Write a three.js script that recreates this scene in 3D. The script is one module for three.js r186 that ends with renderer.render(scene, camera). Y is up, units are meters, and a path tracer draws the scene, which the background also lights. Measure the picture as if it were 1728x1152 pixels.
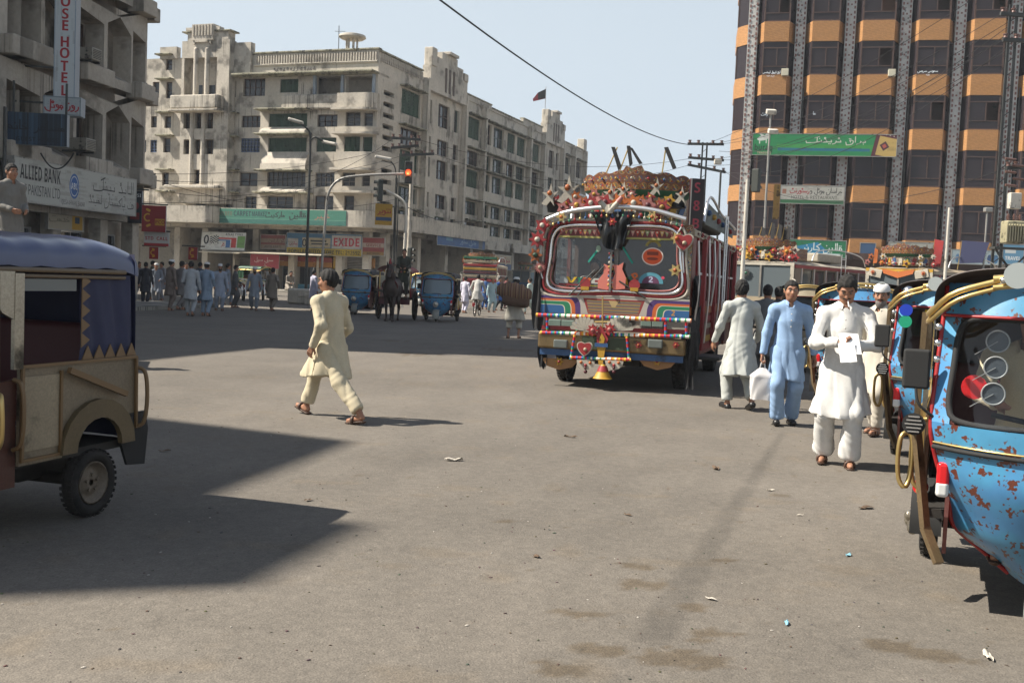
import * as THREE from 'three';
import { mergeGeometries } from 'three/addons/utils/BufferGeometryUtils.js';
import { RoundedBoxGeometry } from 'three/addons/geometries/RoundedBoxGeometry.js';

// ---------------------------------------------------------------- camera, sky, sun, exposure
const scene = new THREE.Scene();
const FPX = 1770, EYE = 1.6;
const camera = new THREE.PerspectiveCamera(2 * Math.atan(576 / FPX) * 180 / Math.PI, 1.5, 0.1, 900);
camera.position.set(0, EYE, 0);
camera.rotation.set(-Math.atan(104 / FPX), 0, 0.0425, 'YXZ');
camera.updateMatrixWorld(true);
const renderer = new THREE.WebGLRenderer({ antialias: true });
renderer.toneMapping = THREE.LinearToneMapping;
renderer.toneMappingExposure = 2;
renderer.shadowMap.enabled = true;
function sstep(a, b, x) { const t = Math.min(1, Math.max(0, (x - a) / (b - a))); return t * t * (3 - 2 * t); }
const SUN = new THREE.Vector3(-1, 1.115, 0.03).normalize();
{
  const W = 256, H = 128, d = new Float32Array(W * H * 4);
  for (let j = 0; j < H; j++) for (let i = 0; i < W; i++) {
    const el = ((j + .5) / H - .5) * Math.PI, az = ((i + .5) / W - .5) * 2 * Math.PI;
    const dir = new THREE.Vector3(Math.cos(az) * Math.cos(el), Math.sin(el), Math.sin(az) * Math.cos(el));
    const t = sstep(.16, .95, Math.sin(el)), c0 = Math.max(0, dir.dot(SUN)), g = Math.pow(c0, 1.2) * .1 + Math.pow(c0, 30) * .3;
    const h = [.325, .373, .417], z = [.045, .075, .145], o = (j * W + i) * 4;
    for (let c = 0; c < 3; c++) d[o + c] = (h[c] * (1 - t) + z[c] * t) + g * [1, .98, .93][c];
    d[o + 3] = 1;
  }
  const sky = new THREE.DataTexture(d, W, H, THREE.RGBAFormat, THREE.FloatType);
  sky.mapping = THREE.EquirectangularReflectionMapping; sky.magFilter = THREE.LinearFilter; sky.needsUpdate = true;
  scene.background = sky; scene.environment = sky;
}
const sun = new THREE.DirectionalLight(new THREE.Color().setRGB(1, .93, .82), 5);
sun.position.copy(SUN).multiplyScalar(120); sun.castShadow = true; sun.shadow.radius = 1;
sun.shadow.mapSize.set(4096, 4096);
Object.assign(sun.shadow.camera, { left: -90, right: 90, top: 90, bottom: -90, near: 1, far: 400 });
scene.add(sun, sun.target);
scene.fog = new THREE.FogExp2(new THREE.Color().setRGB(.8, .85, .92), 0.0005);

// ---------------------------------------------------------------- helpers
const V = (x, y, z) => new THREE.Vector3(x, y, z);
let seed_ = 12345;
const rnd = () => { seed_ = (seed_ + 0x6d2b79f5) | 0; let t = Math.imul(seed_ ^ (seed_ >>> 15), 1 | seed_); t = (t + Math.imul(t ^ (t >>> 7), 61 | t)) ^ t; return ((t ^ (t >>> 14)) >>> 0) / 4294967296; };
const rr = (a, b) => a + (b - a) * rnd();
const ray = (px, py) => V(px - 864, 576 - py, -FPX).applyQuaternion(camera.quaternion);
const at = (px, py, depth) => { const v = ray(px, py); return V(0, EYE, 0).addScaledVector(v, depth / -v.z); };
const gp = (px, py, h = 0) => { const v = ray(px, py); return V(0, EYE, 0).addScaledVector(v, (h - EYE) / v.y); };
const lerp = (a, b, t) => a + (b - a) * t;
const clamp = (x, a, b) => Math.min(b, Math.max(a, x));

const used = {};
function numbered(n) { const k = used[n] = (used[n] ?? -1) + 1; return k ? n + '_' + String(k).padStart(3, '0') : n; }
function tag(o, label, category, group, kind) { if (label) o.userData.label = label; if (category) o.userData.category = category; if (group) o.userData.group = group; if (kind) o.userData.kind = kind; return o; }
function thing(name, label, category, pos = [0, 0, 0], turn = 0, group) {
  const o = new THREE.Group(); o.name = numbered(name); scene.add(o);
  o.position.set(...(pos.isVector3 ? pos.toArray() : pos)); o.rotation.y = turn; o.updateMatrixWorld(true);
  return tag(o, label, category, group);
}
function copyOf(root, pos, turn, label) {
  const r = root.clone(); r.name = numbered(root.name.replace(/_\d{3}$/, '')); scene.add(r); r.userData = { ...root.userData };
  r.position.set(...(pos.isVector3 ? pos.toArray() : pos)); r.rotation.y = turn; if (label) r.userData.label = label; return r;
}

// tileable value noise
function vnoise(n, cells, seed) {
  const g = new Float32Array(cells * cells); let s = seed * 7919 + 17;
  for (let i = 0; i < g.length; i++) { s = (Math.imul(s, 1664525) + 1013904223) | 0; g[i] = ((s >>> 8) & 0xffff) / 65535; }
  const o = new Float32Array(n * n);
  for (let y = 0; y < n; y++) { const fy = y / n * cells, y0 = Math.floor(fy), ty = fy - y0, sy = ty * ty * (3 - 2 * ty), a = (y0 % cells) * cells, b = ((y0 + 1) % cells) * cells;
    for (let x = 0; x < n; x++) { const fx = x / n * cells, x0 = Math.floor(fx), tx = fx - x0, sx = tx * tx * (3 - 2 * tx), c = x0 % cells, e = (x0 + 1) % cells;
      o[y * n + x] = (g[a + c] * (1 - sx) + g[a + e] * sx) * (1 - sy) + (g[b + c] * (1 - sx) + g[b + e] * sx) * sy; } }
  return o;
}
function fbm(n, base, oct, seed) { const o = new Float32Array(n * n); let amp = 1, tot = 0; for (let k = 0; k < oct; k++) { const v = vnoise(n, Math.min(n, base << k), seed + k); for (let i = 0; i < o.length; i++) o[i] += v[i] * amp; tot += amp; amp *= .55; } for (let i = 0; i < o.length; i++) o[i] /= tot; return o; }
function tex(n, fn, srgb, metres) {
  const d = new Uint8Array(n * n * 4);
  for (let y = 0; y < n; y++) for (let x = 0; x < n; x++) { const c = fn(x, y, y * n + x), o = (y * n + x) * 4; for (let k = 0; k < 3; k++) d[o + k] = clamp(c[k] * 255, 0, 255); d[o + 3] = 255; }
  const t = new THREE.DataTexture(d, n, n); t.wrapS = t.wrapT = THREE.RepeatWrapping; t.magFilter = THREE.LinearFilter; t.minFilter = THREE.LinearMipmapLinearFilter; t.generateMipmaps = true;
  if (srgb) t.colorSpace = THREE.SRGBColorSpace; t.repeat.set(1 / metres, 1 / metres); t.needsUpdate = true; return t;
}
function canvasTex(w, h, draw) {
  const c = document.createElement('canvas'); c.width = w; c.height = h; const x = c.getContext('2d'); draw(x, w, h);
  const t = new THREE.CanvasTexture(c); t.colorSpace = THREE.SRGBColorSpace; return t;
}
const T = {};
{
  const n = 512, a = fbm(n, 4, 6, 1), b = fbm(n, 8, 5, 21), c = fbm(n, 64, 3, 31), st = vnoise(n, 48, 41), fine = vnoise(n, 256, 51);
  const streak = new Float32Array(n * n);                                   // rain streaks: noise drawn out vertically
  { const cols = vnoise(n, 128, 61), len = fbm(n, 4, 3, 71); for (let i = 0; i < n * n; i++) streak[i] = sstep(.62, .95, cols[(37 * n) + (i % n)]) * sstep(.42, .7, len[i]); }
  T.concrete = tex(n, (x, y, i) => { const m = .84 + .22 * (a[i] - .5) + .1 * (c[i] - .5) - .36 * streak[i] - .26 * sstep(.5, .78, b[i]); return [m * 1.0, m * .99, m * .965]; }, true, 7.3);
  T.mould = tex(n, (x, y, i) => { const m = .86 + .3 * (a[i] - .5) - .62 * sstep(.47, .66, b[i] * .6 + c[i] * .4); return [m, m * .99, m * .93]; }, true, 2.3);
  T.concreteBump = tex(n, (x, y, i) => { const m = .5 + .5 * (c[i] - .5) + .3 * (a[i] - .5); return [m, m, m]; }, false, 5);
  T.grime = tex(n, (x, y, i) => { const m = .86 + .3 * (a[i] - .5) + .12 * (fine[i] - .5) - .5 * sstep(.62, .8, b[i]); return [m, m * .975, m * .93]; }, true, 2);
  T.cloth = tex(256, (x, y, i) => { const m = .9 + .1 * (fine[(y * 2) * n + x * 2] - .5) + .14 * (a[(y * 2) * n + x * 2] - .5); return [m, m, m]; }, true, .5);
  const pits = vnoise(n, 256, 81);
  T.asphalt = tex(1024, (x, y) => { const i = (y >> 1) * n + (x >> 1); const s = pits[i] > .86 ? .14 : pits[i] < .1 ? -.12 : 0; const m = .79 + .12 * (a[i] - .5) + .12 * (c[i] - .5) + .16 * (fine[((y * 1) % n) * n + x % n] - .5) + s * .5; return [m, m * .985, m * .955]; }, true, 3.1);
  T.asphaltBump = tex(n, (x, y, i) => { const m = .5 + .6 * (fine[i] - .5) + .4 * (pits[i] - .5); return [m, m, m]; }, false, 1.3);
  const chip = fbm(n, 12, 5, 91), chip2 = fbm(n, 40, 3, 95), zone = fbm(n, 3, 3, 97);
  T.rustBlue = tex(n, (x, y, i) => { const r = sstep(.605, .63, chip[i] * .5 + chip2[i] * .4 + zone[i] * .16 - .02), t = sstep(.5, .7, zone[i]) * .5; const k = .9 + .2 * (a[i] - .5); return [lerp(lerp(.31, .29, t) * k, .30 + .12 * fine[i], r), lerp(lerp(.56, .62, t) * k, .15 + .06 * fine[i], r), lerp(lerp(.76, .74, t) * k, .13, r)]; }, true, .62);
}
const mats = {};
function mat(name, rgb, rough = .8, o = {}) {
  if (mats[name]) return mats[name];
  const m = new (o.clearcoat || o.transmission || o.sheen ? THREE.MeshPhysicalMaterial : THREE.MeshStandardMaterial)({ roughness: rough, side: THREE.DoubleSide, ...o });
  m.color.setRGB(...rgb); m.name = name; return mats[name] = m;
}
const mConc = mat('pale weathered concrete', [.66, .61, .54], .92, { map: T.concrete, bumpMap: T.concreteBump, bumpScale: .02 });
const mHotel = mat('hotel render', [.54, .49, .43], .92, { map: T.concrete, bumpMap: T.concreteBump, bumpScale: .02 });
const mDarkGlass = mat('dark window glass', [.022, .024, .028], .12);
const mBrownGlass = mat('smoked window glass', [.028, .022, .025], .1, { clearcoat: 0.001, specularIntensity: .45 });
const mGreenWood = mat('green painted shutters', [.05, .11, .085], .75, { map: T.grime });
const mBlueWood = mat('blue painted window wood', [.07, .12, .26], .7, { map: T.grime });
const mGreyWood = mat('grey window wood', [.16, .15, .14], .75, { map: T.grime });
const mBrownWood = mat('brown window wood', [.09, .055, .04], .75, { map: T.grime });
const mSteel = mat('galvanised steel', [.42, .43, .44], .5, { metalness: .4, map: T.grime });
const mDarkSteel = mat('dark painted steel', [.05, .055, .055], .55, { map: T.grime });
const mWhitePaint = mat('white paint', [.74, .73, .70], .5, { map: T.grime });
const mBlack = mat('black rubber', [.018, .018, .018], .85);
const mTyre = mat('tyre rubber', [.028, .026, .025], .92, { map: T.grime });
const mChrome = mat('chrome', [.75, .74, .72], .22, { metalness: 1 });
const mBrass = mat('gilded trim', [.55, .40, .16], .38, { metalness: .8 });
const mAlu = mat('aluminium', [.62, .62, .62], .38, { metalness: .85 });
const mPlainBlack = mat('black cloth', [.012, .012, .013], .75);

const tmpN = new THREE.Vector3(), tA = V(), tB = V(), tC = V();
function boxUV(g) {
  const p = g.attributes.position, uv = new Float32Array(p.count * 2);
  for (let i = 0; i < p.count; i += 3) {
    tA.fromBufferAttribute(p, i); tB.fromBufferAttribute(p, i + 1); tC.fromBufferAttribute(p, i + 2);
    tmpN.copy(tB).sub(tA).cross(tC.clone().sub(tA)); const ax = Math.abs(tmpN.x), ay = Math.abs(tmpN.y), az = Math.abs(tmpN.z);
    [tA, tB, tC].forEach((q, k) => { const o = (i + k) * 2; if (ay >= ax && ay >= az) { uv[o] = q.x; uv[o + 1] = q.z; } else if (ax >= az) { uv[o] = q.z + .37; uv[o + 1] = q.y; } else { uv[o] = q.x; uv[o + 1] = q.y; } });
  }
  g.setAttribute('uv', new THREE.BufferAttribute(uv, 2)); return g;
}
const UP = V(0, 1, 0), M4 = () => new THREE.Matrix4();
const rewind = (g) => { for (const k of ['position', 'normal']) { const a = g.attributes[k]; for (let i = 0; i < a.count; i += 3) { const b = [a.getX(i), a.getY(i), a.getZ(i)]; a.setXYZ(i, a.getX(i + 1), a.getY(i + 1), a.getZ(i + 1)); a.setXYZ(i + 1, ...b); } } };
class MB {
  constructor(base) { this.g = []; this.base = base; }
  add(g, m) { if (g.index) g = g.toNonIndexed(); if (m) { g.applyMatrix4(m); if (m.determinant() < 0) rewind(g); } for (const k of Object.keys(g.attributes)) if (!['position', 'normal'].includes(k)) g.deleteAttribute(k); this.g.push(g); return this; }
  box(w, h, d, x = 0, y = 0, z = 0, rx = 0, ry = 0, rz = 0) { const m = M4().makeRotationFromEuler(new THREE.Euler(rx, ry, rz)); m.setPosition(x, y, z); return this.add(new THREE.BoxGeometry(w, h, d), m); }
  b2(x0, x1, y0, y1, z0, z1) { return this.box(Math.abs(x1 - x0), Math.abs(y1 - y0), Math.abs(z1 - z0), (x0 + x1) / 2, (y0 + y1) / 2, (z0 + z1) / 2); }
  rbox(w, h, d, r, x = 0, y = 0, z = 0, rx = 0, ry = 0, rz = 0, seg = 2) { const m = M4().makeRotationFromEuler(new THREE.Euler(rx, ry, rz)); m.setPosition(x, y, z); return this.add(new RoundedBoxGeometry(w, h, d, seg, r), m); }
  bar(a, b, r, r2 = r, seg = 8) { const d = b.clone().sub(a), L = d.length(); const m = M4().makeRotationFromQuaternion(new THREE.Quaternion().setFromUnitVectors(UP, d.normalize())); m.setPosition(a.clone().add(b).multiplyScalar(.5)); return this.add(new THREE.CylinderGeometry(r2, r, L, seg), m); }
  beam(a, b, w, h) { const d = b.clone().sub(a), L = d.length(), o = new THREE.Object3D(); o.position.copy(a).add(b).multiplyScalar(.5); o.lookAt(b); o.updateMatrix(); return this.add(new THREE.BoxGeometry(w, h, L), o.matrix); }
  tube(pts, r, n = 24, rad = 6, closed = false) { return this.add(new THREE.TubeGeometry(new THREE.CatmullRomCurve3(pts, closed), n, r, rad, closed)); }
  sph(r, x, y, z, sx = 1, sy = 1, sz = 1, w = 12, h = 8) { const m = M4().makeScale(sx, sy, sz); m.setPosition(x, y, z); return this.add(new THREE.SphereGeometry(r, w, h), m); }
  cyl(r, r2, L, x, y, z, rx = 0, ry = 0, rz = 0, seg = 16) { const m = M4().makeRotationFromEuler(new THREE.Euler(rx, ry, rz)); m.setPosition(x, y, z); return this.add(new THREE.CylinderGeometry(r, r2, L, seg), m); }
  tor(R, r, x, y, z, rx = 0, ry = 0, rz = 0, s = 24, t = 8) { const m = M4().makeRotationFromEuler(new THREE.Euler(rx, ry, rz)); m.setPosition(x, y, z); return this.add(new THREE.TorusGeometry(R, r, t, s), m); }
  ext(pts, depth, m, holes = [], bevel = 0) { const s = Array.isArray(pts) ? new THREE.Shape(pts.map((p) => new THREE.Vector2(p[0], p[1]))) : pts; for (const h of holes) s.holes.push(new THREE.Path(h.map((p) => new THREE.Vector2(p[0], p[1])))); return this.add(new THREE.ExtrudeGeometry(s, { depth, bevelEnabled: bevel > 0, bevelThickness: bevel, bevelSize: bevel, bevelSegments: 1, curveSegments: 14 }), m); }
  lathe(pts, m, seg = 20) { return this.add(new THREE.LatheGeometry(pts.map((p) => new THREE.Vector2(p[0], p[1])), seg), m); }
  geo() { const g = this.g.length > 1 ? mergeGeometries(this.g) : this.g[0]; if (this.base) { g.applyMatrix4(this.base); if (this.base.determinant() < 0) rewind(g); } return boxUV(g); }
  build(name, m, parent, kind) { return put(name, this.geo(), m, parent, kind); }
}
function put(name, g, m, parent = scene, kind) {
  const o = new THREE.Mesh(g, m); o.castShadow = o.receiveShadow = true; o.name = parent === scene ? numbered(name) : name; if (kind) o.userData.kind = kind; parent.add(o); return o;
}
const TR = (x, y, z, rx = 0, ry = 0, rz = 0, s = 1) => M4().compose(V(x, y, z), new THREE.Quaternion().setFromEuler(new THREE.Euler(rx, ry, rz)), s.isVector3 ? s : V(s, s, s));
// flat printed board: thickness plus a face with its own print; faces local +z
function board(name, w, h, d, print, parent, m, backMat = mWhitePaint, rough = .6) {
  const g = new THREE.PlaneGeometry(w, h); g.translate(0, 0, d / 2 + .004); if (m) g.applyMatrix4(m);
  const back = new MB(m).box(w, h, d).build(name, backMat, parent);
  const pm = new THREE.MeshStandardMaterial({ map: print, color: new THREE.Color().setRGB(.8, .79, .76), roughness: rough, side: THREE.DoubleSide }); pm.name = name + ' print';
  put('printed_face', g, pm, back); return back;
}

// a face of a building: u to the right seen from outside, v up, w outwards
class Face {
  constructor(group, M) { this.group = group; this.M = M; group.updateMatrixWorld(true); this.inv = group.matrixWorld.clone().multiply(M).invert(); }
  hit(px, py, w = 0) { const o = V(0, EYE, 0).applyMatrix4(this.inv), d = ray(px, py).transformDirection(this.inv); const t = (w - o.z) / d.z; return o.addScaledVector(d, t); }
  rect(x0, y0, x1, y1, w = 0) { const xm = (x0 + x1) / 2, ym = (y0 + y1) / 2; return [this.hit(x0, ym, w).x, this.hit(x1, ym, w).x, this.hit(xm, y1, w).y, this.hit(xm, y0, w).y]; }
  mb() { return new MB(this.M); }
}
// ---- Urdu lettering, drawn with pen strokes (the fonts here have none)
const GL = {}; // letter: [width, strokes for isolated/final, strokes for joined forward, dots above, dots below, joins]
{
  const tooth = { w: .34, j: [[0, 0, 0, -.22, -.04, -.24], [0, 0, -.34, 0]], f: [[0, 0, 0, -.2], [0, 0, -.1, .12, -.75, .14, -.85, -.16]], wf: .85 };
  const add = (ch, o) => { GL[ch] = o; };
  const D = (o, up = 0, dn = 0, extra) => ({ ...o, up, dn, extra });
  add('ا', { w: .16, f: [[-.06, 0, -.06, -.8]], j: null, wf: .16 });
  add('ب', D(tooth, 0, 1)); add('پ', D(tooth, 0, 3)); add('ت', D(tooth, 2)); add('ٹ', D(tooth, 9)); add('ث', D(tooth, 3));
  add('ن', { w: .34, up: 1, dn: 0, j: tooth.j, f: [[0, 0, .02, -.2], [0, 0, -.02, .38, -.5, .38, -.56, -.04]], wf: .56 });
  add('ی', { w: .34, up: 0, dn: 2, j: tooth.j, f: [[0, -.05, -.16, -.24, -.26, -.05], [-.26, -.05, -.1, .14, -.5, .36, -.8, .22, -.7, .02]], wf: .75, nodotF: true });
  add('ے', { w: .34, up: 0, dn: 0, j: tooth.j, f: [[0, 0, -.3, -.1, -.3, .12], [-.3, .12, -.1, .24, .3, .24]], wf: .4 });
  add('ج', { w: .5, up: 0, dn: 1, j: [[-.5, 0, -.1, 0, -.05, -.08, -.4, -.26]], f: [[0, -.2, -.5, -.2, -.6, .4, -.05, .42]], wf: .55 }); add('چ', { ...GL['ج'], dn: 3 }); add('ح', { ...GL['ج'], dn: 0 }); add('خ', { ...GL['ج'], dn: 0, up: 1 });
  add('د', { w: .34, f: [[-.12, -.36, .02, -.1, -.02, .02], [-.02, .02, -.34, .02]], j: null, wf: .36 }); add('ڈ', { ...GL['د'], up: 9 }); add('ذ', { ...GL['د'], up: 1 });
  add('ر', { w: .28, f: [[-.02, -.16, .02, .2, -.3, .3]], j: null, wf: .3 }); add('ز', { ...GL['ر'], up: 1 }); add('ڑ', { ...GL['ر'], up: 9 });
  add('س', { w: .66, j: [[0, 0, 0, -.22], [0, 0, -.22, .04, -.22, -.18], [-.22, 0, -.44, .04, -.44, -.16], [-.44, 0, -.66, 0]], f: [[0, 0, 0, -.22], [0, 0, -.22, .04, -.22, -.18], [-.22, 0, -.4, .04, -.42, -.16], [-.42, 0, -.4, .4, -.9, .4, -.94, -.02]], wf: .95 }); add('ش', { ...GL['س'], up: 3 });
  add('ع', { w: .4, j: [[-.06, -.28, -.34, -.3, -.34, -.02, -.05, -.02, -.4, 0]], f: [[-.06, -.3, -.4, -.3, -.3, -.06], [-.3, -.06, -.6, .4, -.02, .4]], wf: .5 });
  add('ف', { w: .4, up: 1, j: [[0, 0, .04, -.3, -.26, -.3, -.22, 0], [0, 0, -.4, 0]], f: [[0, -.02, .04, -.3, -.26, -.3, -.2, -.02], [0, 0, -.1, .12, -.8, .14, -.9, -.14]], wf: .9 });
  add('ق', { w: .4, up: 2, j: GL['ف'].j, f: [[0, -.02, .04, -.3, -.26, -.3, -.2, -.02], [0, -.05, .02, .4, -.5, .4, -.55, 0]], wf: .55 });
  add('ک', { w: .5, j: [[0, 0, -.02, -.26, -.3, -.4], [-.3, -.4, -.05, -.6, .1, -.72], [0, 0, -.5, 0]], f: [[0, -.74, 0, 0], [.16, -.8, -.2, -.6], [0, 0, -.1, .14, -.8, .14, -.85, -.16]], wf: .85 }); add('گ', { ...GL['ک'], up: 8 });
  add('ل', { w: .28, j: [[0, 0, 0, -.78], [0, 0, -.28, 0]], f: [[0, -.78, 0, .05, -.05, .38, -.46, .36, -.5, .02]], wf: .5 });
  add('م', { w: .36, j: [[0, 0, 0, -.24, -.22, -.2, -.2, .04, 0, 0, -.36, 0]], f: [[0, 0, 0, -.24, -.24, -.2, -.2, .04, 0, 0], [-.22, 0, -.26, .4]], wf: .34 });
  add('و', { w: .3, f: [[-.02, -.02, .06, -.3, -.24, -.28, -.2, 0, 0, -.04], [0, -.06, 0, .26, -.32, .3]], j: null, wf: .32 });
  add('ہ', { w: .36, j: [[0, 0, -.02, -.3, -.24, -.22, -.2, 0], [-.1, 0, -.12, .16], [0, 0, -.36, 0]], f: [[0, -.02, 0, -.34, -.3, -.3, -.26, .02, 0, -.02]], wf: .32 });
}
function urdu(x, text, xr, base, size, color, weight = .13, stretch = 1) {
  x.strokeStyle = color; x.fillStyle = color; x.lineWidth = size * weight; x.lineCap = x.lineJoin = 'round'; let cx = xr;
  const ch = [...text];
  for (let i = 0; i < ch.length; i++) {
    if (ch[i] === ' ') { cx -= size * .3 * stretch; continue; } const g = GL[ch[i]]; if (!g) continue;
    const next = ch[i + 1] && ch[i + 1] !== ' ' && GL[ch[i + 1]], join = g.j && next, st = join ? g.j : g.f, w = (join ? g.w : g.wf) * size * stretch;
    const X = (v) => cx + v * size * stretch, Y = (v) => base + v * size;
    for (const s of st) { x.beginPath(); x.moveTo(X(s[0]), Y(s[1])); if (s.length === 4) x.lineTo(X(s[2]), Y(s[3])); else { let k = 2; for (; k + 3 < s.length; k += 4) x.quadraticCurveTo(X(s[k]), Y(s[k + 1]), X(s[k + 2]), Y(s[k + 3])); if (k < s.length) x.lineTo(X(s[k]), Y(s[k + 1])); } x.stroke(); }
    const c = cx - w * .45, dot = (a, b) => { x.beginPath(); x.arc(c + a * size, base + b * size, size * weight * .62, 0, 7); x.fill(); };
    const n = (k, yy) => { if (k === 1) dot(0, yy); if (k === 2) { dot(.1, yy); dot(-.1, yy); } if (k === 3) { dot(.1, yy); dot(-.1, yy); dot(0, yy + (yy < 0 ? -.16 : .16)); } };
    if (g.up && g.up < 8) n(g.up, -.5); if (g.up === 9) { x.beginPath(); x.arc(c, base - .55 * size, size * .09, 0, 7); x.stroke(); } if (g.dn && !(g.nodotF && !join)) n(g.dn, join ? .26 : .34);
    if (!join && !g.j) cx -= w + size * .06 * stretch; else cx -= w + (join ? 0 : size * .08 * stretch);
  }
  return cx;
}
const txt = (x, s, cx, cy, size, color, font = 'bold', fam = 'sans-serif', maxW) => { x.fillStyle = color; x.font = font + ' ' + size + 'px ' + fam; x.textAlign = 'center'; x.textBaseline = 'middle'; x.fillText(s, cx, cy, maxW); };
// ---------------------------------------------------------------- ground
{
  const lines = (a) => { const o = []; for (const [s, e, d] of a) { for (let v = s; v < e - 1e-6; v += d) o.push(v); } o.push(a[a.length - 1][1]); return o; };
  const xs = lines([[-300, -60, 30], [-60, -12, 3], [-12, -4, .5], [-4, 5, .042], [5, 14, .5], [14, 60, 4], [60, 300, 30]]);
  const zs = lines([[-450, -120, 30], [-120, -40, 4], [-40, -15, .5], [-15, -8, .09], [-8, -3.2, .036], [-3.2, 4, .6], [4, 60, 8]]);
  const nx = xs.length, nz = zs.length, pos = new Float32Array(nx * nz * 3), col = new Float32Array(nx * nz * 3), uv = new Float32Array(nx * nz * 2), idx = [];
  const n = 256, A = fbm(n, 4, 5, 301), B = fbm(n, 6, 6, 311), C = fbm(n, 8, 4, 321);
  const smp = (f, x, z, m) => { const u = ((x / m) % 1 + 1) % 1 * n, v = ((z / m) % 1 + 1) % 1 * n, x0 = u | 0, y0 = v | 0, tx = u - x0, ty = v - y0, x1 = (x0 + 1) % n, y1 = (y0 + 1) % n; return lerp(lerp(f[y0 * n + x0], f[y0 * n + x1], tx), lerp(f[y1 * n + x0], f[y1 * n + x1], tx), ty); };
  // dark streak that widens across the asphalt, and the brown dirt patches
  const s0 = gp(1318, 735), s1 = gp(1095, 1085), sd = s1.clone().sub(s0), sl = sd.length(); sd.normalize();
  const spots = [[1085, 985, .2], [1155, 1110, .22], [1172, 1025, .12], [1010, 1095, .14], [975, 1037, .14], [1215, 945, .09], [1205, 1068, .13], [1232, 945, .06], [1180, 1080, .07], [1500, 1090, .16], [700, 598, .6], [860, 590, .8], [660, 575, .5], [1075, 955, .12], [1320, 835, .12], [850, 880, .1], [940, 1130, .16], [1580, 1105, .2]].map(([px, py, r]) => [gp(px, py), r]);
  for (let j = 0; j < nz; j++) for (let i = 0; i < nx; i++) {
    const k = j * nx + i, x = xs[i], z = zs[j]; pos.set([x, 0, z], k * 3); uv.set([x, z], k * 2);
    let m = 1 + .34 * (smp(A, x, z, 9) - .5) + .3 * (smp(B, x + z * .3, z * .4, 2.6) - .5) + .2 * (smp(C, x, z, 31) - .5), br = 0;
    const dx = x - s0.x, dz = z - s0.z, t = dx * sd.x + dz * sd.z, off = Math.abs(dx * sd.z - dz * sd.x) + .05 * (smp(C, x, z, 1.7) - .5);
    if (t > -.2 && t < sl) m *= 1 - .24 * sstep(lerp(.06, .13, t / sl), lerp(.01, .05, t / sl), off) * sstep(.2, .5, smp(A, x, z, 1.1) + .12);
    for (const [p, r] of spots) { const d = Math.hypot(x - p.x, (z - p.z) * 1.5); if (d < r * 1.6) br = Math.max(br, sstep(.95, .6, d / r + 1.5 * (smp(B, x, z, .8) - .5) + .9 * (smp(C, z, x, .33) - .5))); }
    const dirt = sstep(.6, .78, smp(B, x * .8, z, 1.9)) * .35;
    const sp = sstep(.70, .76, smp(B, x * 1.1 + 3, z, 1.15) * .55 + smp(C, x, z + 2, .41) * .45); m *= 1 - .34 * br - .2 * sp; const bb = Math.max(br, dirt, sp * .6);
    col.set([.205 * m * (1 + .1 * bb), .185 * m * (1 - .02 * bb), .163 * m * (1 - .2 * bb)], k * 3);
    if (i && j) { const a = k - nx - 1, b = k - nx, c = k - 1; idx.push(a, c, b, b, c, k); }
  }
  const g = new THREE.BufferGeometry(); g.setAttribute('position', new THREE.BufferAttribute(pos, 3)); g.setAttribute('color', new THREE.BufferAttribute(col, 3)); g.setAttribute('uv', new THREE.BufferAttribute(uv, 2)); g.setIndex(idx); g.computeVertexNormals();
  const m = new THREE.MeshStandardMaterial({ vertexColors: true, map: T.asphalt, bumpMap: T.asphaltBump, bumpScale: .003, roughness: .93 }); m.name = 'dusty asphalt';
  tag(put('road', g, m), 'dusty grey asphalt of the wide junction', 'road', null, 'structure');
}

{ // chips and grit strewn on the road
  const g = new THREE.IcosahedronGeometry(1, 0), im = new THREE.InstancedMesh(g, new THREE.MeshStandardMaterial({ roughness: .95 }), 1500), c = new THREE.Color(), q = new THREE.Object3D(); seed_ = 777; im.material.name = 'road grit';
  for (let i = 0; i < 1500; i++) { const z = -3.4 - Math.pow(rnd(), 1.6) * 9, x = rr(-.5, .55) * -z, s = .002 + .006 * Math.pow(rnd(), 3); q.position.set(x, s * .3, z); q.scale.set(s * rr(.8, 2), s * .5, s * rr(.6, 1.3)); q.rotation.y = rnd() * 6; q.updateMatrix(); im.setMatrixAt(i, q.matrix); const k = rnd(); im.setColorAt(i, k < .9 ? c.setRGB(.05 + .05 * rnd(), .04 + .04 * rnd(), .03 + .03 * rnd()) : c.setRGB(.34, .31, .27)); }
  im.name = 'road_grit'; im.castShadow = im.receiveShadow = true; tag(im, 'fine dark chips and grit strewn over the asphalt', 'grit', null, 'stuff'); scene.add(im);
}
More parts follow.
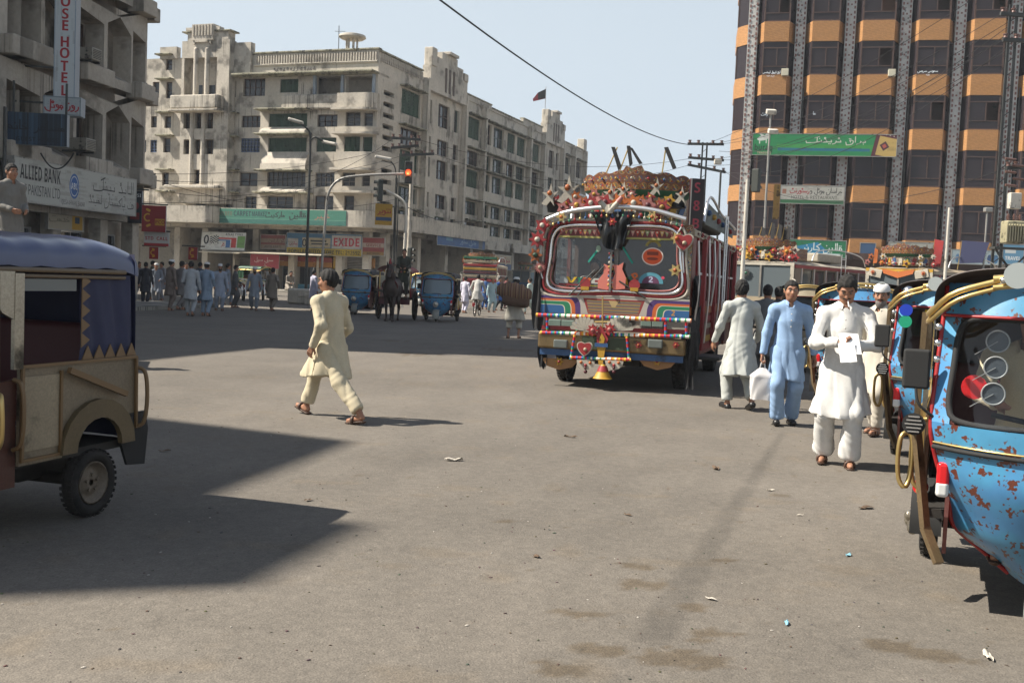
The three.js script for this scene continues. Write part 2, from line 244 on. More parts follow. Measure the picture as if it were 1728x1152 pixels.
// ---------------------------------------------------------------- generic facade pieces
function addWindow(face, r, { fm = mGreyWood, pm = mDarkGlass, nx = 2, ny = 1, w = -.2, f = .06, parent, name = 'window' } = {}) {
  const [u0, u1, v0, v1] = r, m = face.mb(), W = u1 - u0, Hh = v1 - v0;
  m.b2(u0, u0 + f, v0, v1, w - .03, w + .05).b2(u1 - f, u1, v0, v1, w - .03, w + .05).b2(u0 + f, u1 - f, v0, v0 + f, w - .03, w + .05).b2(u0 + f, u1 - f, v1 - f, v1, w - .03, w + .05);
  for (let i = 1; i < nx; i++) m.b2(u0 + W * i / nx - f * .4, u0 + W * i / nx + f * .4, v0 + f, v1 - f, w - .02, w + .045);
  for (let j = 1; j < ny; j++) m.b2(u0 + f, u1 - f, v0 + Hh * j / ny - f * .35, v0 + Hh * j / ny + f * .35, w - .02, w + .04);
  const win = m.build(name, fm, parent ?? face.group);
  const gx = rr(-.012, .012); face.mb().box(W, Hh, .02, (u0 + u1) / 2, (v0 + v1) / 2, w - .025, gx, rr(-.01, .01)).build('pane', pm, win); return win;
}
function addShutters(face, r, { m0 = mGreenWood, nx = 4, w = -.18 } = {}) {   // louvred wooden leaves, some ajar
  const [u0, u1, v0, v1] = r, W = (u1 - u0) / nx;
  for (let i = 0; i < nx; i++) {
    const m = face.mb(), a = u0 + W * i + .02, b = a + W - .04; m.b2(a, a + .06, v0, v1, w, w + .05).b2(b - .06, b, v0, v1, w, w + .05).b2(a + .06, b - .06, v0, v0 + .09, w, w + .05).b2(a + .06, b - .06, v1 - .09, v1, w, w + .05);
    const nl = 7; for (let k = 0; k < nl; k++) { const v = v0 + .12 + (v1 - v0 - .24) * (k + .5) / nl; m.box(b - a - .12, (v1 - v0 - .24) / nl * .95, .015, (a + b) / 2, v, w + .02, .5); }
    m.build('shutter', m0, face.group);
  }
  face.mb().b2(u0, u1, v0, v1, w - .12, w - .08).build('pane', mDarkGlass, face.group);
}
// profile in (w, v), drawn out along u
const prof = (mb, pts, u0, u1, bevel = 0) => mb.ext(pts, u1 - u0, new THREE.Matrix4().set(0, 0, -1, u1, 0, 1, 0, 0, 1, 0, 0, 0, 0, 0, 0, 1), [], bevel);
const rectPath = ([u0, u1, v0, v1]) => [[u0, v0], [u1, v0], [u1, v1], [u0, v1]];
const wallSheet = (mb, outline, holes, t) => mb.ext(outline, t, TR(0, 0, -t), holes);

// ---------------------------------------------------------------- the cream market block behind the junction
const mMould = mat('mouldy concrete edge', [.40, .385, .32], .95, { map: T.mould });
const market = thing('market_building', 'weathered cream art deco market block with stepped pylons and curved balconies', 'building', [-10.656, 0, -78], -20 * Math.PI / 180);
const L = new Face(market, M4()), Rf = new Face(market, M4().makeRotationY(Math.PI / 2));
{
  const g = market, rl = (...a) => L.rect(...a);
  // windows of the sunny front: px boxes in the photograph -> openings in the wall
  const wins = [
    [391, 96, 401, 114, 'open'], [387, 137, 398, 164, 'n'], [385, 193, 396, 215, 'n'], [384, 234, 394, 257, 'blue1'], [382, 288, 392, 314, 'n'], [380, 330, 389, 351, 'n'],
    [410, 132, 447, 162, 'brown4'], [472, 133, 503, 156, 'green3'],
    [407, 195, 439, 215, 'brown4'], [453, 191, 518, 214, 'green6'], [535, 193, 569, 214, 'brown3'],
    [406, 233, 438, 257, 'blue3'], [452, 232, 517, 256, 'green6'], [533, 232, 567, 256, 'green3'],
    [403, 291, 434, 314, 'brown2'], [450, 289, 515, 315, 'grey8'], [531, 291, 564, 315, 'grey4'],
    [412, 331, 432, 352, 'grey2'], [450, 331, 494, 352, 'grey3'], [530, 330, 562, 355, 'brown2'],
    [279, 98, 290, 118, 'n'], [279, 138, 290, 166, 'n'], [277, 196, 288, 216, 'n'], [275, 233, 287, 257, 'n'], [273, 291, 284, 313, 'n'],
    [257, 138, 268, 165, 'n'], [254, 196, 264, 215, 'n'], [253, 236, 264, 257, 'blue1'], [251, 292, 262, 313, 'n'],
    [330, 331, 346, 351, 'brown2'], [240, 140, 248, 165, 'n'], [236, 236, 246, 257, 'n'],
    [583, 189, 608, 213, 'grey2'], [614, 190, 629, 213, 'grey1'], [580, 230, 607, 257, 'green3'], [612, 231, 628, 257, 'green1'], [577, 291, 599, 314, 'grey2'], [610, 292, 624, 314, 'grey1'], [580, 330, 597, 355, 'brown1'],
  ];
  const logA = rl(533, 128, 575, 158), logB = rl(584, 128, 629, 158);
  const holes = [], rects = [];
  for (const [x0, y0, x1, y1, k] of wins) { const r = rl(x0, y0, x1, y1); rects.push([r, k]); holes.push(rectPath(r)); }
  holes.push(rectPath(logA), rectPath(logB));
  const ROOF = 18.2;
  wallSheet(L.mb(), [[-40, 4.7], [0, 4.7], [0, 17.9], [-40, 17.9]], holes, .4).build('front_wall', mConc, g);
  for (const [r, k] of rects) {
    if (k === 'open') continue;
    if (/^green/.test(k)) addShutters(L, r, { nx: +k.slice(5) || 2 });
    else if (/^blue/.test(k)) addWindow(L, r, { fm: mBlueWood, nx: (+k.slice(4)) * 2, ny: 4, f: .07, w: -.14 });
    else if (/^brown/.test(k)) addWindow(L, r, { fm: mBrownWood, nx: +k.slice(5), ny: 2 });
    else if (/^grey/.test(k)) addWindow(L, r, { fm: mGreyWood, nx: +k.slice(4), ny: 3 });
    else addWindow(L, r, { fm: mBrownWood, nx: 1, ny: 2 });
  }
  // loggia under the roof, its bluish posts and back wall
  L.mb().b2(logA[0] - .3, 0, logA[2] - .15, logA[2] - .02, -1.8, -.4).b2(logA[0] - .3, 0, logA[3] + .02, logA[3] + .2, -1.8, -.4).build('loggia_slab', mConc, g);
  L.mb().b2(logA[0] - .5, -.45, logA[2] - .2, logA[3] + .2, -1.9, -1.8).build('loggia_back', mConc, g);
  for (const px of [531, 578, 631]) { const u = L.hit(px, 143).x; L.mb().rbox(.24, logA[3] - logA[2] + .1, .24, .03, u, (logA[2] + logA[3]) / 2, .0).build('loggia_post', mat('pale blue paint', [.42, .50, .60], .8, { map: T.concrete }), g); }
  // mass behind, roof
  L.mb().b2(-40, -2.2, 4.96, 17.2, -54, -2.2).build('core', mConc, g);
  L.mb().b2(-39.9, -.42, 16.9, 17.1, -53.9, -.42).build('roof', mConc, g);
  // parapet: solid course, baluster fins, coping; stepped back at the corner
  const pu0 = L.hit(430, 95).x, pu1 = -.05;
  L.mb().b2(pu0, pu1, 17.903, 18.02, -.32, .03).build('parapet_course', mConc, g);
  { const m = L.mb(), n = 46; for (let i = 0; i < n; i++) { const u = lerp(pu0 + .15, pu1 - .15, i / (n - 1)); m.b2(u - .05, u + .05, 17.25, 17.9, .0, .11); } m.build('parapet_fins', mConc, g, 'stuff'); }
  L.mb().rbox(pu1 - pu0 + .3, .14, .55, .04, (pu0 + pu1) / 2, 18.09, -.1).build('coping', mMould, g);
  prof(L.mb(), [[.0, 17.1], [.1, 17.1], [.14, 17.2], [.1, 17.24], [0, 17.24]], pu0, pu1).build('string_course', mConc, g);
  { const m = L.mb(); let u = L.hit(463, 113).x; for (let i = 0; i < 13; i++) { const w = rr(.12, .34); m.box(w, rr(.05, .2), .03, u, 16.78 + rr(-.1, .1), .012, 0, 0, rr(-.5, .5)); m.box(.05, rr(.12, .3), .03, u + .05, 16.82, .012, 0, 0, rr(-.4, .4)); u += w + rr(.05, .16); } m.build('raised_lettering', mat('dark old plaster', [.12, .11, .1], .9), g); }
  // sunshades and bellied balcony fronts
  const shade = (x0, x1, y, d, t = .13) => { const a = L.hit(x0, y).x, b = L.hit(x1, y).x, v = L.hit((x0 + x1) / 2, y).y; return L.mb().rbox(b - a, t, d + .1, .05, (a + b) / 2, v, d / 2 - .03).build('sunshade', mMould, g); };
  shade(404, 640, 126.5, 1.15, .16);
  for (const y of [186, 227.5, 288.5]) shade(439, 527, y, .95);
  shade(436, 528, 326, .95);
  for (const y of [130, 191, 230.5, 287, 324.5]) shade(380, 404, y, .6);
  for (const y of [93, 134, 190, 229, 286.5, 323]) shade(268, 294, y, .6);
  const belly = (x0, x1, yt, yb, d) => { const a = L.hit(x0, yt).x, b = L.hit(x1, yt).x, t = L.hit((x0 + x1) / 2, yt).y, q = L.hit((x0 + x1) / 2, yb).y; prof(L.mb(), [[.003, q], [d, q], [d * .92, lerp(q, t, .35)], [d * .45, lerp(q, t, .8)], [.003, t]], a, b).build('balcony_front', mConc, g); };
  belly(446, 522, 215, 226, .75); belly(446, 522, 257, 287, .6); belly(446, 522, 316, 325, .7);
  { const [a, b, q, t] = rl(479, 160, 611, 185); L.mb().rbox(b - a, t - q, .5, .12, (a + b) / 2, (q + t) / 2, .2).build('balcony_front', mConc, g); }
  // rounded corner bay with wrapped slabs
  const cornerBand = (y0, y1, d, name, x0 = 577) => { const a = L.hit(x0, y0).x, t = L.hit(600, y0).y, q = L.hit(600, y1).y, sh = new THREE.Shape(); const r = d + .35; sh.moveTo(a, -.1); sh.lineTo(a, d); sh.lineTo(.1 - .9, d); sh.quadraticCurveTo(.15, d, .2, d - 1.0); sh.lineTo(.2, -.1); sh.closePath(); L.mb().ext(sh, t - q, new THREE.Matrix4().set(1, 0, 0, 0, 0, 0, 1, q, 0, 1, 0, 0, 0, 0, 0, 1), [], 0).build(name, mConc, g); };
  cornerBand(159, 184, .75, 'balcony_front'); cornerBand(184.5, 188, 1.1, 'sunshade', 570); cornerBand(215, 224, .7, 'balcony_front'); cornerBand(225, 228.5, 1.1, 'sunshade', 570); cornerBand(257.5, 284, .7, 'balcony_front'); cornerBand(285, 289, 1.15, 'sunshade', 568); cornerBand(323, 327, 1.15, 'sunshade', 562);
  // ---- stepped pylon
  {
    const P = .9, q = (x, y) => { const h = L.hit(x, y, P); return [h.x, h.y]; };
    const a = q(304, 200)[0], b = q(384, 200)[0], top = q(340, 54)[1], sh = [[a, 6.5], [b, 6.5], [b, q(384, 66)[1]], [b - .15, q(384, 66)[1]], [b - .15, top], [a + .5, top], [a + .5, q(300, 70)[1]], [a, q(300, 70)[1]]];
    const o = L.rect(310, 97, 365, 160, P), lower = [[309, 190, 320, 217], [328, 190, 339, 217], [346, 190, 359, 217], [309, 235, 319, 260], [327, 235, 337, 260], [345, 235, 359, 260], [326, 286, 336, 310]].map((r) => L.rect(...r, P));
    wallSheet(new MB(TR(0, 0, P)), sh, [rectPath(o), ...lower.map(rectPath)], P - .003).build('pylon', mConc, g);
    for (const r of lower) addWindow(L, r, { fm: mBrownWood, nx: 2, ny: 2, w: .55 });
    L.mb().b2(o[0], o[1], o[2], o[3], .0, .02).build('pylon_recess', mConc, g);
    for (const [x0, x1] of [[311, 316], [335, 341], [352, 362]]) { const r = L.rect(x0, 148, x1, 160, .05); L.mb().b2(r[0], r[1], r[2], r[3] + .2, .03, .05).build('recess_door', mDarkGlass, g); }
    for (const x of [330, 349]) { const u = q(x, 130)[0], m = L.mb(); m.bar(V(u, o[2], P + .02), V(u, q(x, 84)[1], P + .02), .19, .19, 12).sph(.19, u, q(x, 84)[1], P + .02); m.build('half_column', mConc, g); }
    for (const x of [323, 342]) { const u = q(x, 250)[0]; L.mb().bar(V(u, q(x, 310)[1], P + .02), V(u, q(x, 188)[1], P + .02), .17, .17, 12).build('half_column', mConc, g); }
    // crown ornaments
    const cr = L.rect(325, 41, 361, 68, P + .1); L.mb().b2(cr[0], cr[1], cr[2], cr[3], .3, P + .22).build('crown_block', mConc, g);
    { const m = L.mb(); for (let i = 0; i < 7; i++) { const u = lerp(cr[0] + .15, cr[1] - .15, i / 6); m.b2(u - .05, u + .05, cr[2] + .35, cr[3] - .05, P + .22, P + .3); } m.build('crown_flutes', mConc, g, 'stuff'); }
    const wg = L.rect(315, 46, 372, 51, P); L.mb().b2(wg[0], wg[1], wg[2], wg[3], .45, P + .12).build('crown_slab', mConc, g);
    { const [x0, , y0] = L.rect(332, 68, 353, 69, P), s = L.mb(); const u1 = L.rect(332, 68, 353, 69, P)[1]; s.b2(x0, u1, y0 - .12, y0, P, P + .25).b2(u1 + .1, u1 + .25, y0 - .25, y0 + .6, P, P + .18).b2(x0 - .25, x0 - .1, y0 - .25, y0 + .6, P, P + .18).build('crown_bracket', mConc, g); }
    L.mb().rbox(b - a + .1, .12, P + .3, .03, (a + b) / 2 + .1, top + .04, P / 2).build('coping', mMould, g);
    // balcony and porch slab
    const bl = L.rect(286, 160, 366, 187, P + .8); L.mb().rbox(bl[1] - bl[0], bl[3] - bl[2] - .18, .95, .1, (bl[0] + bl[1]) / 2, (bl[2] + bl[3]) / 2 + .12, P + .35).build('balcony', mConc, g);
    L.mb().rbox(bl[1] - bl[0] + .2, .16, 1.1, .05, (bl[0] + bl[1]) / 2, bl[2] + .08, P + .4).build('balcony_slab', mConc, g);
    const ps = L.rect(276, 311, 368, 318, P + .6); L.mb().rbox(ps[1] - ps[0], .26, 1.6, .08, (ps[0] + ps[1]) / 2, (ps[2] + ps[3]) / 2, .75).build('porch_slab', mConc, g);
    // flank walls of the pylon: right-hand block with the see-through opening
    const fr = L.rect(384, 73, 426, 125); L.mb().b2(fr[0], fr[1], 17.905, fr[3], -.3, .28).b2(fr[0] + .7, fr[1], 16.6, 17.9, .004, .28).build('pylon_flank', mConc, g);
    const fl = L.rect(272, 80, 300, 120); L.mb().b2(fl[0], fl[1], 17.903, fl[3], -.3, .2).build('pylon_flank', mConc, g);
  }
  // ---- canopy over the shops, its painted sign
  const cy = L.rect(300, 353, 340, 384, 1.6);
  const CAN0 = 4.95, CAN1 = 6.15;
  { const u = L.hit(357, 368, 2.6).x; const sh = new THREE.Shape(); sh.moveTo(-40, 0); sh.lineTo(-40, 2.6); sh.lineTo(u - .9, 2.6); sh.quadraticCurveTo(u, 2.6, u, 1.5); sh.lineTo(u, 0); sh.closePath(); L.mb().ext(sh, CAN1 - CAN0 + .06, new THREE.Matrix4().set(1, 0, 0, 0, 0, 0, 1, CAN0, 0, 1, 0, 0, 0, 0, 0, 1)).build('canopy', mConc, g); }
  { const u = L.hit(357, 368, 2.6).x, sh = new THREE.Shape(); sh.moveTo(u, .0); sh.lineTo(u, 1.6); sh.lineTo(-.6, 1.6); sh.quadraticCurveTo(1.4, 1.5, 1.4, -.6); sh.lineTo(1.4, -20); sh.lineTo(0, -20); sh.lineTo(0, 0); sh.closePath(); L.mb().ext(sh, CAN1 - CAN0, new THREE.Matrix4().set(1, 0, 0, 0, 0, 0, 1, CAN0, 0, 1, 0, 0, 0, 0, 0, 1)).build('canopy', mConc, g); }
  const sg = L.rect(358, 356, 584, 385, 1.66);
  board('painted_sign', sg[1] - sg[0] - .06, CAN1 - CAN0 - .1, .05, canvasTex(1400, 190, (x, w, h) => {
    x.fillStyle = '#3d7d6c'; x.fillRect(0, 0, w, h); x.fillStyle = '#336f66'; x.fillRect(0, h * .66, w, h); x.fillStyle = '#78a794'; x.fillRect(0, h * .655, w, 5);
    for (let i = 0; i < 500; i++) { x.fillStyle = `rgba(${rnd() < .5 ? '40,70,60' : '140,180,160'},.12)`; x.fillRect(rnd() * w, rnd() * h, 4 + rnd() * 40, 2 + rnd() * 10); }
    x.globalAlpha = .8; txt(x, 'KHYBER', 125, 66, 80, '#6b5a48', 'bold', 'sans-serif', 180); x.globalAlpha = 1;
    txt(x, 'CARPET', 320, 62, 92, '#1f3340', 'bold', 'sans-serif', 190); txt(x, 'MARKET', 505, 64, 86, '#1f3340', 'bold', 'sans-serif', 165);
    urdu(x, 'قالین', 990, 92, 92, '#22302f', .14, 1.0); urdu(x, 'مارکیٹ', 770, 92, 80, '#22302f', .13, .95); urdu(x, 'خیبر', 1240, 96, 80, '#a8705e', .12, 1.3);
  }), g, TR((sg[0] + sg[1]) / 2, (CAN0 + CAN1) / 2, 1.63), mat('sign backing', [.1, .25, .2], .8));
  // ---- shop floor: recessed back wall, piers, shutters, glazed doors
  L.mb().b2(-40, -5, .02, 4.7, -5.6, -5.2).build('shop_wall', mConc, g); for (const px of [300, 347, 390, 432, 463, 493, 532, 573]) { const u = L.hit(px, 470, -.6).x; L.mb().b2(u - .1, u + .1, .02, 4.7, -5.19, -.86).build('partition', mConc, g); }
  L.mb().b2(-40, -.42, 4.702, 4.94, -5.6, -.3).build('shop_soffit', mConc, g);
  for (const px of [300, 347, 432, 493, 573, 618]) { const u = L.hit(px, 470, -.6).x; L.mb().rbox(.55, 4.66, .5, .03, u, 2.34, -.6).build('shop_pier', mConc, g); }
  for (const [x0, x1, k] of [[352, 388, 0], [392, 428, 1], [440, 462, 0], [464, 490, 2], [500, 530, 2], [534, 568, 0], [578, 612, 1]]) {
    const r = L.rect(x0, 436, x1, 500, -1.5); r[2] = .05; r[3] = Math.min(r[3], 2.9);
    if (k === 2) addWindow(L, r, { fm: mAlu, nx: 2, ny: 1, f: .08, w: -1.5, name: 'shop_door' });
    else if (k === 1) { const m = L.mb(); for (let v = .05; v < r[3]; v += .12) m.b2(r[0], r[1], v, v + .09, -1.62, -1.52); m.build('roller_shutter', mat('shutter steel', [.2, .2, .21], .6, { map: T.grime }), g); }
    else { const m = L.mb(); for (let i = 0; i < 3; i++) m.b2(r[0] + .1, r[1] - .1, .5 + i * .7, .56 + i * .7, -5.1, -4.6); m.build('shop_shelf', mBrownWood, g); }
  }
  const lintel = (x0, x1, y0, y1, w, m, name) => { const r = L.rect(x0, y0, x1, y1, w); return L.mb().b2(r[0], r[1], r[2], r[3], w - .1, w).build(name, m, g); };
  lintel(462, 560, 433, 441, -.9, mat('red fascia', [.30, .06, .05], .7, { map: T.grime }), 'shop_fascia'); lintel(470, 560, 441.5, 450, -.9, mat('ochre fascia', [.42, .20, .05], .7, { map: T.grime }), 'shop_fascia'); lintel(562, 580, 431, 453, -.9, mat('yellow fascia', [.55, .36, .06], .7, { map: T.grime }), 'shop_fascia'); lintel(614, 632, 436, 452, -.9, mats['ochre fascia'], 'shop_fascia');
  // awnings
  { const r = L.rect(340, 421, 408, 425, 1.4); L.mb().box(r[1] - r[0], .06, 2.6, (r[0] + r[1]) / 2, r[2] + .1, .5, .12).build('awning', mat('bleached awning', [.62, .55, .42], .9, { map: T.cloth }), g); }
  { const r = L.rect(408, 424, 545, 428, 1.2); L.mb().box(r[1] - r[0], .05, 2.2, (r[0] + r[1]) / 2, r[2] + .08, .4, .1).build('awning', mats['bleached awning'], g); }

  // ---- the long shaded side
  const RW = { A: [14.1, 16.0], B: [11.75, 13.05], C: [9.75, 11.35], D: [7.3, 8.5], E: [5.65, 6.65] };
  const rows = Object.entries(RW), holesR = [], items = [];
  const cols = [[4.0, 7.3, 'g4'], [8.7, 9.6, 'n1', 1], [10.9, 13.2, 'b3', 1], [14.2, 15.3, 'n1', 1], [17.0, 20.2, 'g4'], [21.3, 23.1, 'b2'], [23.7, 26.4, 'b3'], [27.4, 29.6, 'g3'], [30.2, 32.6, 'g3'], [34.0, 37.2, 'g4'], [38.9, 39.8, 'n1', 1], [40.5, 42.3, 'b2', 1], [43.0, 44.0, 'n1', 1], [45.6, 48.3, 'b3'], [50.0, 53.0, 'b3']];
  for (const [u0, u1, k, tower] of cols) for (const [nm, [v0, v1]] of rows) { const r = [u0, u1, v0, v1]; items.push([r, k, nm, tower]); holesR.push(rectPath(r)); }
  const slots = []; for (let i = 0; i < 12; i++) { const v = 15.3 - i * .82; slots.push([1.0, 2.75, v - .36, v]); }
  for (const s of slots) holesR.push(rectPath(s));
  wallSheet(Rf.mb(), [[0.4, 4.7], [54, 4.7], [54, 17.5], [7.7, 17.5], [7.7, 17.9], [.4, 17.9]], holesR, .4).build('side_wall', mConc, g);
  for (const [r, k, nm, tower] of items) {
    const n = +k.slice(1);
    if (k[0] === 'g' && (nm === 'A' || nm === 'C')) addShutters(Rf, r, { nx: n }); else addWindow(Rf, r, { fm: rnd() < .4 ? mGreenWood : mBrownWood, nx: n, ny: 2, w: -.25 });
  }
  const uu = [[3.6, 7.5], [16.6, 20.4], [20.9, 33.2], [33.7, 37.5], [45.2, 48.6], [49.6, 53.4]];
  for (const [a, b] of uu) for (const [nm, [v0, v1]] of rows) Rf.mb().rbox(b - a, .12, .75, .04, (a + b) / 2, v1 + .16, .3).build('sunshade', mMould, g);
  for (const u of [7.95, 16.0, 20.65, 33.4, 37.9, 44.7, 49.1, 53.7]) Rf.mb().rbox(.42, 12.6, .5, .03, u, 11.2, .26).build('pilaster', mConc, g);
  // parapets and the two side towers
  { const m = Rf.mb(), n = 24; for (let i = 0; i < n; i++) { const u = lerp(.5, 7.4, i / (n - 1)); m.b2(u - .06, u + .06, 17.25, 17.85, .003, .1); } m.build('parapet_fins', mConc, g, 'stuff'); }
  Rf.mb().rbox(7.5, .14, .55, .04, 3.75, 17.98, -.1).build('coping', mMould, g);
  for (const [a, b, v] of [[16.3, 22.6, 17.75], [22.65, 31.4, 17.5], [31.45, 37.6, 17.95], [45, 54, 17.55]]) { Rf.mb().b2(a, b, 17.3, v, -.2, .1).build('parapet', mConc, g); Rf.mb().rbox(b - a, .12, .5, .03, (a + b) / 2, v + .06, -.05).build('coping', mMould, g); }
  for (const [a, b] of [[8.2, 15.8], [38.1, 44.5]]) {
    const c = (a + b) / 2, W = b - a;
    Rf.mb().b2(a, b, 16.6, 18.6, -.3, .45).build('tower_wall', mConc, g); Rf.mb().b2(a + W * .16, b - W * .12, 18.6, 19.5, -.3, .4).build('tower_step', mConc, g); Rf.mb().b2(a + W * .3, b - W * .28, 19.5, 20.1, -.3, .36).build('tower_step', mConc, g);
    Rf.mb().rbox(W * .24, .25, 1.0, .05, c + W * .04, 20.2, .2).build('tower_cap', mConc, g);
    Rf.mb().rbox(.9, 1.5, .8, .1, a + .5, 19.3, .15).build('tower_shoulder', mConc, g); Rf.mb().rbox(.9, .7, .8, .1, b - .45, 18.9, .15).build('tower_shoulder', mConc, g);
    for (const o of [-.8, 0, .8]) Rf.mb().b2(c + o - .18, c + o + .18, 16.9, 18.9, .452, .47).build('tower_slit', mBrownWood, g);
  }
  Rf.mb().rbox(1.1, 1.4, .9, .08, 53.3, 18.2, -.1).build('end_post', mConc, g);
  L.mb().b2(-.42, -.02, 4.7, 17.9, -.9, -.402).build('corner_pier', mConc, g);
  // shops along the side
  Rf.mb().b2(5.7, 54, .02, 4.7, -5.6, -5.2).build('shop_wall', mConc, g); Rf.mb().b2(.4, 54, 4.702, 4.95, -5.6, .0).build('shop_soffit', mConc, g);
  for (let u = 3; u < 54; u += 5.6) { Rf.mb().rbox(.6, 4.65, .6, .03, u, 2.35, -.5).build('shop_pier', mConc, g); if (u > 6) Rf.mb().b2(u - .1, u + .1, .02, 4.7, -5.19, -.81).build('partition', mConc, g); }
  for (let u = 21; u < 53; u += 8) Rf.mb().rbox(7, .9, .25, .05, u + 3.5, 4.75, .4).build('shop_fascia', mConc, g);
  Rf.mb().b2(53.6, 54, .02, 4.7, -5.6, 0).build('end_wall', mConc, g);
  // roof kiosk
  const kc = L.hit(594, 75, -1.2), dz = -1.2; const k = L.mb();
  k.cyl(.55, .6, .25, kc.x, 18.1, dz).cyl(.5, .5, .12, kc.x, 18.28, dz); for (let i = 0; i < 7; i++) { const a = i / 7 * 6.283; k.bar(V(kc.x + Math.cos(a) * .42, 18.3, dz + Math.sin(a) * .42), V(kc.x + Math.cos(a) * .42, 19.15, dz + Math.sin(a) * .42), .07); }
  k.cyl(1.02, .85, .12, kc.x, 19.2, dz, 0, 0, 0, 28).cyl(.98, 1.03, .16, kc.x, 19.34, dz, 0, 0, 0, 28).cyl(.7, .98, .08, kc.x, 19.46, dz, 0, 0, 0, 28); k.build('roof_kiosk', mConc, g);
  const an = L.hit(572, 70, -1.2); L.mb().bar(V(an.x, 17.1, -1.2), V(an.x - .05, 20.2, -1.2), .03).bar(V(an.x - .4, 19.8, -1.2), V(an.x + .5, 19.75, -1.2), .02).build('aerial', mDarkSteel, g);
}
// shop signs hung on the market block
function signOn(face, px, w, name, label, W, H, draw, opt = {}) {
  const r = face.rect(...px, w), p = V((r[0] + r[1]) / 2, (r[2] + r[3]) / 2, w).applyMatrix4(face.M).applyMatrix4(face.group.matrixWorld);
  const o = thing(name, label, opt.cat ?? 'sign', p, 0, opt.group); o.quaternion.setFromRotationMatrix(face.group.matrixWorld.clone().multiply(face.M)); if (opt.tilt) o.rotateX(opt.tilt);
  board('panel', r[1] - r[0], r[3] - r[2], opt.d ?? .1, canvasTex(W, H, draw), o, M4(), opt.back ?? mWhitePaint); 
  const w2 = r[1] - r[0], h2 = r[3] - r[2], m = new MB(), f = opt.f ?? .04; m.box(w2 + f, f, (opt.d ?? .1) + .03, 0, h2 / 2).box(w2 + f, f, (opt.d ?? .1) + .03, 0, -h2 / 2).box(f, h2 - f, (opt.d ?? .1) + .03, w2 / 2, 0).box(f, h2 - f, (opt.d ?? .1) + .03, -w2 / 2, 0); m.build('frame', opt.fm ?? mSteel, o);
  return o;
}
const dirty = (x, w, h, n = 160, c = '60,55,50') => { for (let i = 0; i < n; i++) { x.fillStyle = `rgba(${c},${rnd() * .13})`; x.fillRect(rnd() * w, rnd() * h, 3 + rnd() * w * .1, 2 + rnd() * h * .12); } };
signOn(L, [340, 392, 414, 422], 1.0, 'tyre_sign', 'white tyre shop sign with chequered flag and coloured stripes above an awning', 512, 210, (x, w, h) => {
  x.fillStyle = '#d6d6d0'; x.fillRect(0, 0, w, h); x.fillStyle = '#6f9a50'; x.fillRect(420, 40, 92, 140); x.fillStyle = '#c23a35'; x.fillRect(200, 62, 200, 18); x.fillRect(350, 62, 58, 118); x.fillStyle = '#3b6ea8'; x.fillRect(200, 86, 140, 14); x.fillRect(290, 86, 50, 94);
  x.lineWidth = 17; x.strokeStyle = '#20242c'; x.beginPath(); x.ellipse(58, 90, 22, 46, 0, 0, 7); x.stroke(); for (let i = 0; i < 8; i++) for (let j = 0; j < 7; j++) if ((i + j) & 1) { x.fillStyle = '#16181c'; x.fillRect(100 + i * 13, 40 + j * 13 + Math.sin(i) * 8, 13, 13); }
  txt(x, 'ATLAS TYRES', 380, 22, 34, '#33363a', 'bold', 'sans-serif', 230); urdu(x, 'ٹائر', 275, 158, 44, '#b4463c', .14); dirty(x, w, h);
}, { tilt: -.12 });
signOn(L, [484, 394, 611, 431], -.1, 'battery_shop_sign', 'long blue and yellow car battery shop sign with red lettering', 900, 290, (x, w, h) => {
  x.fillStyle = '#3c6c92'; x.fillRect(0, 0, w, h); x.fillStyle = '#a9a5a2'; x.fillRect(10, 74, 130, 120); urdu(x, 'بیٹری', 130, 150, 44, '#973c55'); x.fillStyle = '#b0a48a'; x.fillRect(190, 60, 340, 128);
  x.lineWidth = 14; x.strokeStyle = '#23282c'; x.beginPath(); x.ellipse(215, 128, 20, 44, 0, 0, 7); x.stroke(); x.fillStyle = '#2a3036'; x.fillRect(290, 90, 190, 24); x.fillRect(300, 130, 200, 20);
  x.fillStyle = '#b9b7b6'; x.fillRect(545, 20, 345, 172); txt(x, 'EXIDE', 718, 108, 150, '#b3213c', 'bold', 'sans-serif', 320); x.fillStyle = '#b59a2c'; x.fillRect(0, 196, w, 94); txt(x, 'POPULAR AUTO STORE TEL: 212592', 450, 244, 74, '#2b2c2c', 'bold', 'sans-serif', 860); dirty(x, w, h, 300);
});
signOn(L, [440, 396, 482, 420], -.2, 'red_cream_sign', 'faded red and cream shop sign under the canopy beside the battery sign', 256, 150, (x, w, h) => { x.fillStyle = '#7d3b3a'; x.fillRect(0, 0, w, h); x.fillStyle = '#8b7c6d'; x.fillRect(0, 40, w, 44); x.fillRect(0, 104, w, 40); urdu(x, 'آٹو پارٹس', 240, 72, 40, '#5b2c2a', .1, 1.2); txt(x, 'AUTO PARTS', 128, 125, 30, '#444'); dirty(x, w, h); });
signOn(L, [612, 401, 649, 431], -.05, 'red_striped_sign', 'red shop sign with pale lettering rows beside the battery sign', 256, 210, (x, w, h) => { x.fillStyle = '#86302f'; x.fillRect(0, 0, w, h); x.fillStyle = '#a99a8e'; x.fillRect(0, 64, w, 52); txt(x, 'SERVICE', 128, 90, 46, '#7a2c2c'); x.fillStyle = '#8a6a2c'; x.fillRect(0, 165, w, 45); txt(x, 'BATTERIES', 128, 188, 30, '#3a2c20'); dirty(x, w, h); });
